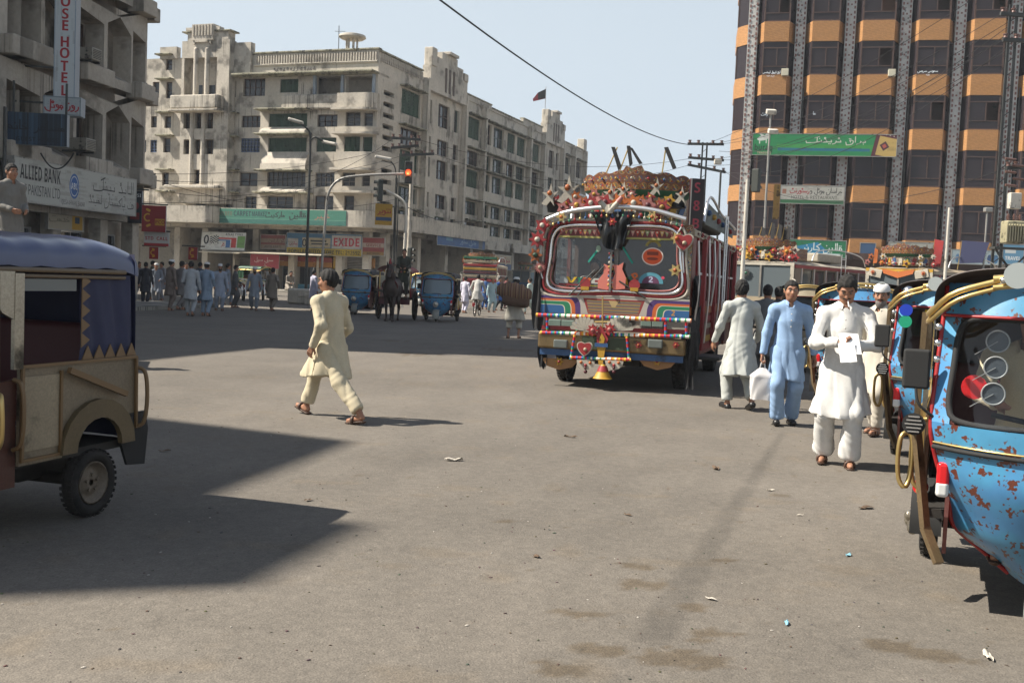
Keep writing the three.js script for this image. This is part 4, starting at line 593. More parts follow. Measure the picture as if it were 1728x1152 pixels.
{ const D = 52.5, c = at(649, 362, D), o = thing('yellow_sign', 'square yellow advertising sign with red script hung on a steel post', 'sign', [c.x, 0, c.z], .1); const w = .85, h = 1.05; board('panel', w, h, .12, canvasTex(200, 240, (x, W, H) => { x.fillStyle = '#b8902a'; x.fillRect(0, 0, W, H); urdu(x, 'تنویر', 180, 100, 80, '#a02a24', .13, 1.1); x.fillStyle = '#34507a'; x.fillRect(8, 150, W - 16, 40); dirty(x, W, H, 60); }), o, TR(-.05, c.y, 0), mWhitePaint); new MB().bar(V(.52, 0, 0), V(.52, 6.3, 0), .07).bar(V(.52, c.y + .4, 0), V(-.4, c.y + .55, -.05), .03).bar(V(.66, 0, .1), V(.64, 7.6, .1), .03).build('post', mDarkSteel, o); }
{ const D = 44, base = at(652, 500, D), o = thing('curved_lamp', 'small street lamp head on a thin bracket beside the red signal', 'street lamp', [base.x - .1, 0, base.z - 14]); const p = at(647, 267, 58).sub(o.position), q = at(669, 300, 58).sub(o.position); new MB().bar(V(q.x, 0, 0), V(q.x, q.y, 0), .07).tube([q, V(q.x - .15, q.y + .65, 0), p.clone().add(V(.3, -.05, 0))], .035).build('shaft', mDarkSteel, o); const m = new MB(); lampHead(m, p, V(-1, .15, 0), 1.1); m.build('lamp_head', mWhitePaint, o); }
// utility poles
function crossPole(name, label, D, pts, lattice, extra) {
  const b = at(pts.x, pts.top, D), o = thing(name, label, 'utility pole', [b.x, 0, b.z]); const W = (px, py) => at(px, py, D).sub(o.position), m = new MB();
  if (lattice) { for (const s of [-.16, .16]) m.beam(V(s, 0, 0), V(s * .8, b.y, 0), .07, .09); for (let y = .5; y < b.y - .3; y += .5) m.beam(V(-.15, y, 0), V(.15, y + .25, 0), .03, .03); } else m.bar(V(0, 0, 0), V(0, b.y, 0), .16, .11, 10);
  m.build('shaft', lattice ? mDarkSteel : mConc, o);
  for (const [x0, y0, x1, y1] of pts.arms) { const A = W(x0, y0), B = W(x1, y1); A.z = B.z = .14; new MB().beam(A, B, .12, .14).build('cross_arm', mDarkSteel, o); for (let i = 0; i < 4; i++) { const p = A.clone().lerp(B, [.06, .3, .7, .94][i]); new MB().cyl(.06, .09, .12, p.x, p.y + .13, p.z).cyl(.1, .1, .04, p.x, p.y + .2, p.z).build('insulator', mat('brown porcelain', [.12, .06, .045], .3), o); } }
  if (extra) extra(o, W); return o;
}
crossPole('utility_pole', 'utility pole with three slanting cross-arms before the shaded market side', 60, { x: 697, top: 232, arms: [[661, 233, 710, 236], [660, 250, 707, 246], [678, 262, 733, 260]] }, false);
crossPole('lattice_pole', 'steel lattice pole with three cross-arms standing against the sky', 62, { x: 1190, top: 240, arms: [[1160, 243, 1221, 244], [1161, 266, 1221, 271], [1160, 278, 1224, 291]] }, true, (o, W) => { const p = W(1210, 274); new MB().rbox(.42, .3, .3, .03, p.x, p.y, .3).build('switch_box', mWhitePaint, o); const q = W(1214, 290); new MB().bar(V(q.x, 0, .5), V(q.x, q.y, .5), .06).build('side_post', mDarkSteel, o); });
crossPole('transformer_pole', 'transformer pole with cream ribbed transformer and dark cross-arms', 40, { x: 1712, top: 8, arms: [[1686, 24, 1760, 30], [1690, 68, 1765, 72], [1696, 284, 1750, 282]] }, true, (o, W) => {
  const c = W(1701, 393); const t = new MB().rbox(.75, .85, .55, .06, c.x, c.y, .45).build('transformer', mat('cream enamel', [.42, .40, .28], .5, { map: T.grime }), o); for (let i = 0; i < 9; i++) new MB().b2(c.x - .4 + i * .1 - .02, c.x - .4 + i * .1 + .02, c.y - .36, c.y + .3, .73, .86).build('cooling_fin', mats['cream enamel'], t); for (const i of [-.22, 0, .22]) new MB().cyl(.04, .06, .28, c.x + i, c.y + .55, .45).cyl(.08, .08, .03, c.x + i, c.y + .5, .45).cyl(.07, .07, .03, c.x + i, c.y + .6, .45).build('bushing', mats['brown porcelain'], t);
  const p = W(1701, 420); new MB().beam(V(p.x - .8, p.y, .45), V(p.x + .9, p.y, .45), .5, .08).beam(V(p.x - .7, p.y, .45), V(p.x + .3, p.y - 1.1, .2), .06, .06).beam(V(p.x + .7, p.y, .45), V(p.x - .2, p.y - 1.1, .2), .06, .06).build('platform', mDarkSteel, o);
  const s = W(1706, 340); new MB().rbox(.42, .6, .3, .03, s.x, s.y, .3).build('meter_box', mWhitePaint, o); for (let i = 0; i < 5; i++) { const q = W(1700 + (i % 2) * 12, 270 + i * 11); new MB().cyl(.05, .05, .4, q.x, q.y, .3, 0, 0, 1.5).build('fuse', mats['brown porcelain'], o); } });
{ const [o, h] = pole('white_pole', 'thin white steel pole with a tilted green signal head before the tower', 1262, 302, 30, .07, mWhitePaint); const W = (px, py) => at(px, py, 30).sub(o.position); signal(o, W(1272, 305).add(V(.05, 0, .1)), 2.4, -1, .62); }
{ const D = 46, [o] = pole('flood_lamp_pole', 'slim lamp post with two white flood lamps in front of the tower', 1301, 192, D, .06, mSteel); o.userData.category = 'street lamp'; for (const [px, py] of [[1301, 189], [1304, 222]]) { const p = at(px, py, D).sub(o.position); new MB().rbox(.42, .2, .3, .04, p.x, p.y, .08, .3).build('lamp_head', mWhitePaint, o); } const b = at(1303, 340, D).sub(o.position); new MB().rbox(.28, 1.5, .05, .01, b.x + .2, b.y, 0).build('hanging_banner', mat('ochre and blue cloth', [.45, .28, .08], .8, { map: T.grime }), o); }
pole('white_pole', 'plain white pole rising behind the red-flagged bus', 1603, 350, 32, .055, mWhitePaint);
{ const D = 36, [o] = pole('grey_lamp_pole', 'thin grey lamp post with a small square head near the transformer', 1667, 352, D, .04, mSteel); o.userData.category = 'street lamp'; const p = at(1668, 354, D).sub(o.position); new MB().rbox(.26, .16, .2, .03, p.x, p.y, 0).build('lamp_head', mSteel, o); }
pole('dark_pole', 'dark pole at the edge of the bank front behind the rickshaw roof', 8, 180, 30, .07, mDarkSteel);
// wires
let wireN = 0;
function wire(a, b, sag, r, label, group) { const pts = []; for (let i = 0; i <= 12; i++) { const t = i / 12, p = a.clone().lerp(b, t); p.y -= sag * 4 * t * (1 - t); pts.push(p); } const o = new MB().tube(pts, r, 24, 5).build('overhead_wire', mPlainBlack); tag(o, label, 'wire', group); }
wire(at(735, -6, 22), at(1163, 244, 62), .6, .022, 'thick black cable running down to the lattice pole across the open sky');
const gW = 'wires strung across the tower front';
[[1690, 24, 40, 1205, 243, 62, .7], [1720, 26, 40, 1218, 243, 62, .9], [1692, 68, 40, 1207, 268, 62, .8], [1724, 70, 40, 1219, 270, 62, 1.1], [1700, 46, 40, 1214, 255, 62, 1.4], [1697, 60, 40, 1190, 279, 62, 1.3], [1710, 70, 40, 1222, 290, 62, 1.6], [1640, 0, 40, 1195, 242, 62, .4], [1698, 284, 40, 1225, 291, 62, 1.5]].forEach(([x0, y0, d0, x1, y1, d1, s]) => wire(at(x0, y0, d0), at(x1, y1, d1), s, .012, 'thin wire strung from the transformer pole to the lattice pole', gW));
const gM = 'wires strung before the market front';
[[212, 292, 46, 661, 250, 60, .5], [214, 300, 46, 680, 262, 60, .7], [216, 310, 46, 662, 235, 60, 1.6], [240, 341, 46, 700, 262, 60, .8], [250, 300, 46, 690, 330, 60, 1.0]].forEach(([x0, y0, d0, x1, y1, d1, s]) => wire(at(x0, y0, d0), at(x1, y1, d1), s, .012, 'thin wire sagging before the sunny market front', gM));
[[708, 236, 60, 1162, 268, 62, .9], [733, 260, 60, 1161, 279, 62, 1.2]].forEach(([x0, y0, d0, x1, y1, d1, s]) => wire(at(x0, y0, d0), at(x1, y1, d1), s, .012, 'thin wire crossing the shaded market side to the lattice pole', 'wires along the market side'));
wire(at(682, 346, 52), at(790, 372, 66), .35, .02, 'sagging wire with white bands beside the slim signal pole');
wire(at(68, 258, 33), at(124, 258, 34), .5, .025, 'loose black cable drooping in a loop on the hotel wall');
{ // flag on the far pylon
  const u = Rf.hit(921, 190, .2), p = V(u.x, 20.3, .1).applyMatrix4(Rf.M).applyMatrix4(market.matrixWorld), o = thing('flag', 'dark red and black pennant flying from a thin pole on the market pylon', 'flag', p); const D = -p.z, W = (px, py) => at(px, py, D).sub(p); const t = W(921, 146); new MB().bar(V(0, -.2, 0), V(0, t.y, 0), .035).build('pole', mSteel, o);
  const mk = (q, name, m) => { const s = []; for (const [px, py] of q) { const w = W(px, py); s.push([w.x, w.y]); } new MB().ext(s, .03, M4()).build(name, m, o); }; mk([[921, 150], [921, 166], [908, 168], [908, 156]], 'flag_black', mPlainBlack); mk([[908, 156], [908, 168], [900, 171], [899, 167]], 'flag_red', mat('dark red cloth', [.22, .02, .03], .8)); mk([[921, 162], [921, 166], [900, 171], [908, 167.9]], 'flag_stripe', mats['dark red cloth']);
}
// ---------------------------------------------------------------- wheels and auto rickshaws
function gridGeo(fn, ns, nt, closed) {                              // surface from a function of (s, t) in 0..1
  const p = [], id = []; for (let j = 0; j <= nt; j++) for (let i = 0; i <= ns; i++) p.push(...fn(i / ns, j / nt));
  for (let j = 0; j < nt; j++) for (let i = 0; i < ns; i++) { const a = j * (ns + 1) + i, b = a + 1, c = a + ns + 1, d = c + 1; id.push(a, b, d, a, d, c); }
  const g = new THREE.BufferGeometry(); g.setAttribute('position', new THREE.Float32BufferAttribute(p, 3)); g.setIndex(id); g.computeVertexNormals(); return g;
}
function wheel(parent, x, y, z, R, w, opt = {}) {                   // axle along x; tyre with tread blocks, dished rim
  const t = []; const r = R * .62, hw = w / 2; for (let i = 0; i <= 14; i++) { const a = -Math.PI * .86 + i / 14 * Math.PI * 1.72; t.push([R - hw * .8 + Math.cos(a) * hw * .8, Math.sin(a) * hw]); }
  const g = new THREE.Group(); g.name = 'wheel'; g.position.set(x, y, z); parent.add(g);
  const M = TR(0, 0, 0, 0, 0, Math.PI / 2), m = new MB().lathe([...t, t[0]], M, 28); const nb = opt.treads ?? 30; for (let i = 0; i < nb; i++) { const a = i / nb * 6.2832; for (const s of [-.3, 0, .3]) m.box(w * .22, R * .035, R * .1, s * w, Math.cos(a + s * .2) * (R - .004), Math.sin(a + s * .2) * (R - .004), a + s * .2); } m.build('tyre', mTyre, g);
  const rim = new MB().lathe([[.02, hw * .35], [r * .4, hw * .42], [r * .55, hw * .1], [r * .8, hw * .0], [r * .93, hw * .7], [r * 1.02, hw * .75], [r * 1.02, -hw * .7], [r * .3, -hw * .5]], TR(0, 0, 0, 0, 0, opt.out > 0 ? -Math.PI / 2 : Math.PI / 2), 20); for (let i = 0; i < 5; i++) { const a = i / 5 * 6.283; rim.cyl(.012, .012, .02, (opt.out > 0 ? 1 : -1) * hw * .45, Math.cos(a) * r * .38, Math.sin(a) * r * .38, 0, 0, Math.PI / 2, 6); } rim.build('rim', opt.rim ?? mat('dusty rim', [.20, .17, .14], .6, { metalness: .3, map: T.grime }), g); return g;
}
const mRust = mat('rusting blue paint', [1, 1, 1], .38, { map: T.rustBlue, clearcoat: .3, clearcoatRoughness: .3 });
const mBlueFar = mRust;
const mGlass = mat('windscreen glass', [.95, .97, .97], .03, { transmission: 1, ior: 1.45 });
const mRed = mat('red paint', [.42, .02, .025], .4, { map: T.grime }), mRedLens = mat('red lens', [.6, .015, .02], .15), mAmber = mat('amber lens', [.7, .22, .02], .2);
const mCanvas = mat('dark canvas', [.05, .047, .05], .85, { map: T.cloth }), mSeat = mat('maroon seat', [.07, .012, .015], .6), mCurtain = mat('cream curtain', [.52, .45, .30], .9, { map: T.cloth });
const mTin = mat('embossed tin', [.55, .53, .48], .33, { metalness: .85, map: T.grime });
// heading is local +z; rear axle at z = -.75
function rickshaw(label, pos, turn, o = {}) {
  const g = thing('auto_rickshaw', label, 'rickshaw', pos, turn, 'auto rickshaws'), b = o.body ?? mRust, q = o.quick;
  const W = (y) => y < .45 ? lerp(.16, .44, sstep(.18, .45, y)) : y < 1.0 ? lerp(.44, .575, sstep(.4, 1.0, y)) : lerp(.575, .54, (y - 1) / .65);
  const Z = (y) => y < 1 ? lerp(.60, .86, sstep(.15, .75, y)) : lerp(.86, .58, (y - .95) / .7);
  const bul = (y) => lerp(.30, .17, clamp((y - .5) / 1.1, 0, 1));
  const S = (s, y, d = 0) => { const k = Math.pow(Math.abs(s), 2.3); return [s * (W(y) + d * .5 * Math.abs(s)), y, Z(y) + d + bul(y) * (1 - k) - bul(y)]; };
  const patch = (s0, s1, y0, y1, d, ns, nt) => gridGeo((u, v) => S(lerp(s0, s1, u), lerp(y0, y1, v), d), ns, nt);
  const n = q ? 10 : 26;
  new MB().add(patch(-1, 1, .2, .985, 0, n, n)).add(patch(-1, 1, .2, .985, -.02, n, n)).build('front_shell', b, g);
  new MB().add(patch(-1, -.86, .985, 1.5, 0, 4, 8)).build('screen_post', b, g); new MB().add(patch(.86, 1, .985, 1.5, 0, 4, 8)).build('screen_post', b, g);
  new MB().add(patch(-1, 1, 1.5, 1.68, 0, n, 5)).build('visor', b, g);
  new MB().add(patch(-.86, .86, .99, 1.5, -.008, 14, 6)).build('windscreen', o.glass ?? mGlass, g);
  { const pts = []; const c = [[-.82, 1.01], [0, 1.0], [.82, 1.01], [.87, 1.06], [.87, 1.25], [.85, 1.44], [.8, 1.49], [0, 1.5], [-.8, 1.49], [-.85, 1.44], [-.87, 1.25], [-.87, 1.06]]; for (const [s, y] of c) pts.push(V(...S(s, y, .006))); new MB().tube(pts, .016, 90, 6, true).build('screen_gasket', mBlack, g); }
  { const pts = []; for (let i = 0; i <= 12; i++) pts.push(V(...S(-1 + i / 6, .86, .012))); const m = new MB().tube(pts, .012, 40, 5); m.build('belt_trim', mBlack, g); new MB().tube(pts.map((p) => p.clone().add(V(0, .022, 0))), .006, 40, 4).build('belt_trim', mBrass, g); }
  { const pts = []; for (let i = 0; i <= 12; i++) pts.push(V(...S(-1 + i / 6, 1.515, .012))); new MB().tube(pts, .009, 40, 5).build('visor_trim', mRed, g); }
  for (const s of [-1, 1]) { const pts = []; for (let i = 0; i <= 12; i++) pts.push(V(...S(s * 1.01, .2 + i / 12 * 1.46, .0))); new MB().tube(pts, .014, 40, 5).build('edge_trim', mRed, g); }
  // roof: canvas arch over hoops, gilded rain rail with a row of bulbs
  const RT = o.canopy ?? mCanvas, hw = .6;
  new MB().add(gridGeo((u, v) => { const a = u * Math.PI, z = lerp(.62, -1.16, v), fr = sstep(.0, .1, v) , e = Math.pow(Math.abs(Math.cos(a)), .55) * Math.sign(Math.cos(a)), drop = v > .9 ? (v - .9) * .5 : 0; return [e * hw * (1 - drop * .1), 1.56 + .2 * Math.pow(Math.sin(a), .6) - drop + .006 * Math.sin(v * 40), z]; }, q ? 12 : 28, q ? 6 : 22)).build('roof_canopy', RT, g);
  for (const s of [-1, 1]) new MB().tube([V(s * .3, 1.70, .70), V(s * .52, 1.62, .69), V(s * .605, 1.53, .6), V(s * .615, 1.54, 0), V(s * .615, 1.54, -1.0)], .016, 40, 6).tube([V(s * .3, 1.665, .71), V(s * .5, 1.59, .70), V(s * .605, 1.49, .6), V(s * .615, 1.505, 0), V(s * .615, 1.505, -1.0)], .012, 40, 6).build('roof_rail', o.roofRail ?? mBrass, g);
  new MB().tube([V(-.34, 1.70, .70), V(0, 1.74, .74), V(.34, 1.70, .70)], .02, 16, 6).tube([V(-.34, 1.66, .72), V(0, 1.70, .76), V(.34, 1.66, .72)], .014, 16, 6).build('front_rail', o.roofRail ?? mBrass, g);
  if (!q) { for (let i = 0; i < 13; i++) if (i !== 6) new MB().sph(.017, -.3 + i * .05, 1.685 + .03 * Math.cos((i - 6) / 5), .735 + .03 * Math.cos((i - 6) / 6)).build('bulb', mChrome, g); for (const s of [-.24, .24]) new MB().cyl(.062, .05, .03, s, 1.72, .765, Math.PI / 2).build('roof_lamp', mat('frosted lamp', [.36, .39, .38], .25), g); }
  // rear body
  for (const s of [-1, 1]) {
    const sidePts = [[-.1, .42], [-.1, .98], [-1.12, .98], [-1.16, .5], [-1.05, .5], [-.98, .62], [-.75, .71], [-.52, .62], [-.45, .42]];
    const sp = new MB(new THREE.Matrix4().set(0, 0, s, s * .595, 0, 1, 0, 0, 1, 0, 0, 0, 0, 0, 0, 1)).ext(sidePts, .02).build('side_panel', o.side ?? b, g);
    new MB().b2(s * .618, s * .624, .5, .93, -.41, -.13).build('panel_plate', o.plate ?? mTin, sp);
    { const m = new MB(); for (const [a, c] of [[[-.1, .99], [-1.12, .99]], [[-.1, .45], [-.42, .45]], [[-.11, .45], [-.11, .99]], [[-.42, .45], [-.42, .95]], [[-1.13, .52], [-1.12, .99]]]) m.beam(V(s * .628, a[1], a[0]), V(s * .628, c[1], c[0]), .016, .018); m.build('panel_edging', o.edge ?? mBrass, sp); }
    { const pts = []; for (let i = 0; i <= 10; i++) { const a = Math.PI * (i / 10); pts.push([-.75 + Math.cos(a) * .34, .44 + Math.sin(a) * .31]); } const inner = [...pts].reverse().map(([z, y]) => [-.75 + (z + .75) * .62, .44 + (y - .44) * .62]); new MB(new THREE.Matrix4().set(0, 0, s, s * .62, 0, 1, 0, 0, 1, 0, 0, 0, 0, 0, 0, 1)).ext([...pts, ...inner], .035).build('wheel_arch', o.arch ?? mBrass, g); }
    new MB().beam(V(s * .66, .95, -.45), V(s * .66, .76, -.98), .03, .035).build('grab_bar', o.edge ?? mBrass, g);
    new MB().tube([V(s * .61, .92, -.06), V(s * .66, .9, -.06), V(s * .66, .55, -.06), V(s * .61, .52, -.06)], .014).build('grab_rail', o.edge ?? mBrass, g);
    new MB().tube([V(s * .61, .92, -1.14), V(s * .66, .9, -1.16), V(s * .66, .55, -1.16), V(s * .61, .52, -1.14)], .014).build('grab_rail', o.edge ?? mBrass, g);
    // front side flap with gilded strips, seen edge on from the front
    new MB().b2(s * .615, s * .64, .98, 1.52, -.1, -.03).build('door_pillar', o.pillar ?? mTin, g); new MB().ext([[-.1, .3], [.5, .3], [.56, .5], [.5, .86], [-.1, .92]], .02, new THREE.Matrix4().set(0, 0, s, s * (o.bare ? .57 : .47), 0, 1, 0, 0, 1, 0, 0, 0, 0, 0, 0, 1)).build('cab_side', o.bare ? b : mat('maroon cab side', [.12, .035, .03], .55, { map: T.grime }), g);
    new MB().ext([[-.03, 1.53], [.2, 1.53], [.12, 1.38], [.06, 1.3], [-.03, 1.26]], .025, new THREE.Matrix4().set(0, 0, s, s * .612, 0, 1, 0, 0, 1, 0, 0, 0, 0, 0, 0, 1)).build('pillar_bracket', o.pillar ?? mTin, g);
    new MB().beam(V(s * .65, 1.52, .14), V(s * .66, .9, .14), .06, .03).beam(V(s * .66, .9, .14), V(s * .58, .36, .2), .05, .03).beam(V(s * .58, .36, .2), V(s * .5, .2, .3), .05, .03).build('side_rail', o.rail ?? mat('dull bronze strip', [.24, .18, .11], .45, { metalness: .5, map: T.grime }), g);
    { const qc = new MB().add(gridGeo((u, v) => { const z = lerp(-.6, -1.15, u); return [s * (.597 + .012 * Math.sin(u * 15 + v * 2.5) * (1 - .5 * v) + .006 * Math.sin(u * 31 + v * 7) - (u > .85 ? (u - .85) * .25 : 0)), lerp(.97, 1.52, v), z]; }, 30, 10)).build('quarter_cover', o.quarter ?? RT, g);
      if (!q) { for (let i = 0; i < 5; i++) new MB().ext([[-.05, 0], [.05, 0], [0, .085]], .006, new THREE.Matrix4().set(0, 0, s, s * .613, 0, 1, 0, 1.0, 1, 0, 0, -.66 - i * .105, 0, 0, 0, 1)).build('scallop_trim', o.edge ?? mBrass, qc); for (let i = 0; i < 5; i++) new MB().ext([[0, -.045], [0, .045], [-.075, 0]], .006, new THREE.Matrix4().set(0, 0, s, s * .613, 0, 1, 0, 1.12 + i * .09, 1, 0, 0, -.6, 0, 0, 0, 1)).build('scallop_trim', o.edge ?? mBrass, qc); } }
    if (!q) { new MB().b2(s * .6, s * .608, 1.42, 1.49, -.56, -.12).build('top_pane', mat('grey pane', [.13, .145, .145], .2), g); }
    wheel(g, s * .57, .215, -.75, .215, .105, { out: s, treads: q ? 0 : 34, rim: o.rim });
    new MB().ext([[0, 0], [.24, .0], [.27, -.12], [.24, -.36], [.06, -.34], [-.02, -.16]], .02, TR(s * .6, .62, -1.0, 0, Math.PI / 2, 0)).build('mudflap', mBlack, g);
    if (!o.bare) new MB().add(gridGeo((u, v) => { const a = lerp(-.15, 2.7, v), R = .265; return [s * lerp(.5, .68, u), .215 + Math.sin(a) * R, -.75 + Math.cos(a) * R]; }, 3, 16)).build('mudguard', mBlack, g);
    if (!o.bare) new MB().cyl(.045, .045, .03, s * .63, .47, -.45, Math.PI / 2).build('reflector', mRedLens, g);
    if (o.curtain) { const m = new MB(); for (let i = 0; i < 7; i++) m.sph(.035, s * (.64 + rr(0, .05)), .2 + rr(-.06, .06), -.75 + rr(-.06, .06), 1, rr(.7, 1.2), 1, 7, 5); m.build('hub_ornament', mTin, g); }
    const ip = S(s * .97, .70, .03), ind = new MB().rbox(.06, .17, .05, .02, ip[0], ip[1], ip[2] - .01).build('indicator', mRedLens, g); new MB().rbox(.062, .08, .052, .02, ip[0], ip[1] - .05, ip[2] - .008).build('indicator_lens', mat('clear lens', [.6, .6, .58], .15), ind);
    const hp = [s * .67, .92, .2]; new MB().cyl(.06, .04, .08, hp[0], hp[1], hp[2], Math.PI / 2).build('horn', mBlack, g); if (!q) { const m = new MB(); for (let i = -2; i <= 2; i++) m.box(.09 - Math.abs(i) * .016, .008, .008, hp[0], hp[1] + i * .02, hp[2] + .045); m.build('horn_grille', mChrome, g); }
    if (!q) { new MB().tube([V(s * .7, .86, .14), V(s * .73, .84, .16), V(s * .73, .6, .16), V(s * .7, .56, .16), V(s * .68, .6, .14), V(s * .68, .84, .14)], .014, 40, 6, true).build('brass_bugle', mBrass, g); }
    const mp = S(s * .98, 1.02, 0), M = new MB(); M.tube([V(mp[0], mp[1] - .02, mp[2]), V(mp[0] + s * .08, mp[1] + .05, mp[2] + .02), V(mp[0] + s * .1, mp[1] + .14, mp[2])], .008).rbox(.13, .2, .03, .02, mp[0] + s * .1, mp[1] + .22, mp[2]).build('mirror', mBlack, g);
    if (!q) { const m = new MB(); for (let i = 0; i < 3; i++) m.sph(.018, s * .57, 1.3 + i * .08, .7); m.build('side_studs', mChrome, g); }
  }
  new MB().add(gridGeo((u, v) => { const x = lerp(-.6, .6, u), e = Math.pow(Math.abs(x / .6), 4); return [x, lerp(.45, 1.66, v), -1.17 + .06 * e - .03 * Math.sin(v * 3) + .006 * Math.sin(u * 50)]; }, 20, 8)).build('rear_cover', o.quarter ?? RT, g);
  // floor, chassis, axle, seats, interior
  new MB().b2(-.58, .58, .4, .45, -1.1, .1).b2(-.2, .2, .3, .36, .1, .5).b2(-.05, .05, .24, .3, -1.0, .5).bar(V(-.5, .22, -.75), V(.5, .22, -.75), .04).rbox(.5, .26, .5, .05, 0, .34, -.75).build('chassis', mat('oily chassis', [.03, .028, .026], .8, { map: T.grime }), g);
  new MB().rbox(1.08, .14, .44, .05, 0, .66, -.74).rbox(1.08, .5, .12, .05, 0, .95, -1.0, -.12).build('rear_seat', mSeat, g); new MB().rbox(.5, .14, .34, .05, 0, .72, -.02).b2(-.2, .2, .45, .66, -.15, .12).build('driver_seat', mSeat, g);
  new MB().tube([V(0, .4, .55), V(0, .8, .5), V(0, .98, .46)], .025).tube([V(-.3, 1.02, .42), V(0, .99, .47), V(.3, 1.02, .42)], .014).build('steering', mBlack, g);
  if (o.curtain) { for (let i = 0; i < 3; i++) { const d = S(-.55, 1.4 - i * .125, -.03); new MB().cyl(.055, .055, .015, d[0], d[1], d[2], Math.PI / 2).build('gauge_disc', mat('dark disc', [.05, .06, .07], .25), g); new MB().tor(.052, .004, d[0], d[1], d[2] + .01).build('disc_ring', mat('dull ring', [.25, .26, .26], .4), g); new MB().beam(V(d[0], d[1], d[2] + .012), V(d[0] - .1, d[1] - .07, d[2] + .005), .006, .003).build('disc_hand', mats['dull ring'], g); } const r = S(-.72, 1.17, -.06); new MB().cyl(.06, .06, .02, r[0], r[1], r[2], Math.PI / 2).build('red_disc', mRedLens, g); const c = S(-.02, 1.42, -.05); new MB().sph(.035, c[0] - .12, c[1], c[2]).cyl(.035, .025, .06, c[0] - .12, c[1] - .07, c[2]).build('hanging_toy', mat('toy plastic', [.1, .45, .2], .4), g); new MB().sph(.022, c[0] - .13, c[1] - .14, c[2]).cyl(.006, .016, .12, c[0] - .13, c[1] - .22, c[2]).build('hanging_tassel', mRed, g); }
  // front wheel, fender, headlamp
  wheel(g, 0, .2, .62, .2, .09, { treads: q ? 0 : 26 });
  new MB().add(gridGeo((u, v) => { const a = lerp(-.35, Math.PI * .95, v), s = lerp(-1, 1, u), R = .265; return [s * .12, .2 + Math.sin(a) * R * (1 - .12 * s * s), .62 + Math.cos(a) * R * (1 - .12 * s * s)]; }, 8, 16)).build('front_fender', o.fender ?? mat('grey fender', [.3, .32, .32], .45, { map: T.grime }), g);
  { const f = S(0, .66, .0); new MB().lathe([[0, .07], [.06, .06], [.095, .02], [.1, 0], [.085, -.06], [.03, -.1]], TR(0, .62, f[2] + .07, Math.PI / 2), 18).build('headlamp', mTin, g); new MB().cyl(.08, .08, .02, 0, .62, f[2] + .11, Math.PI / 2).build('headlamp_lens', mat('headlamp glass', [.55, .56, .55], .12), g); }
  return g;
}
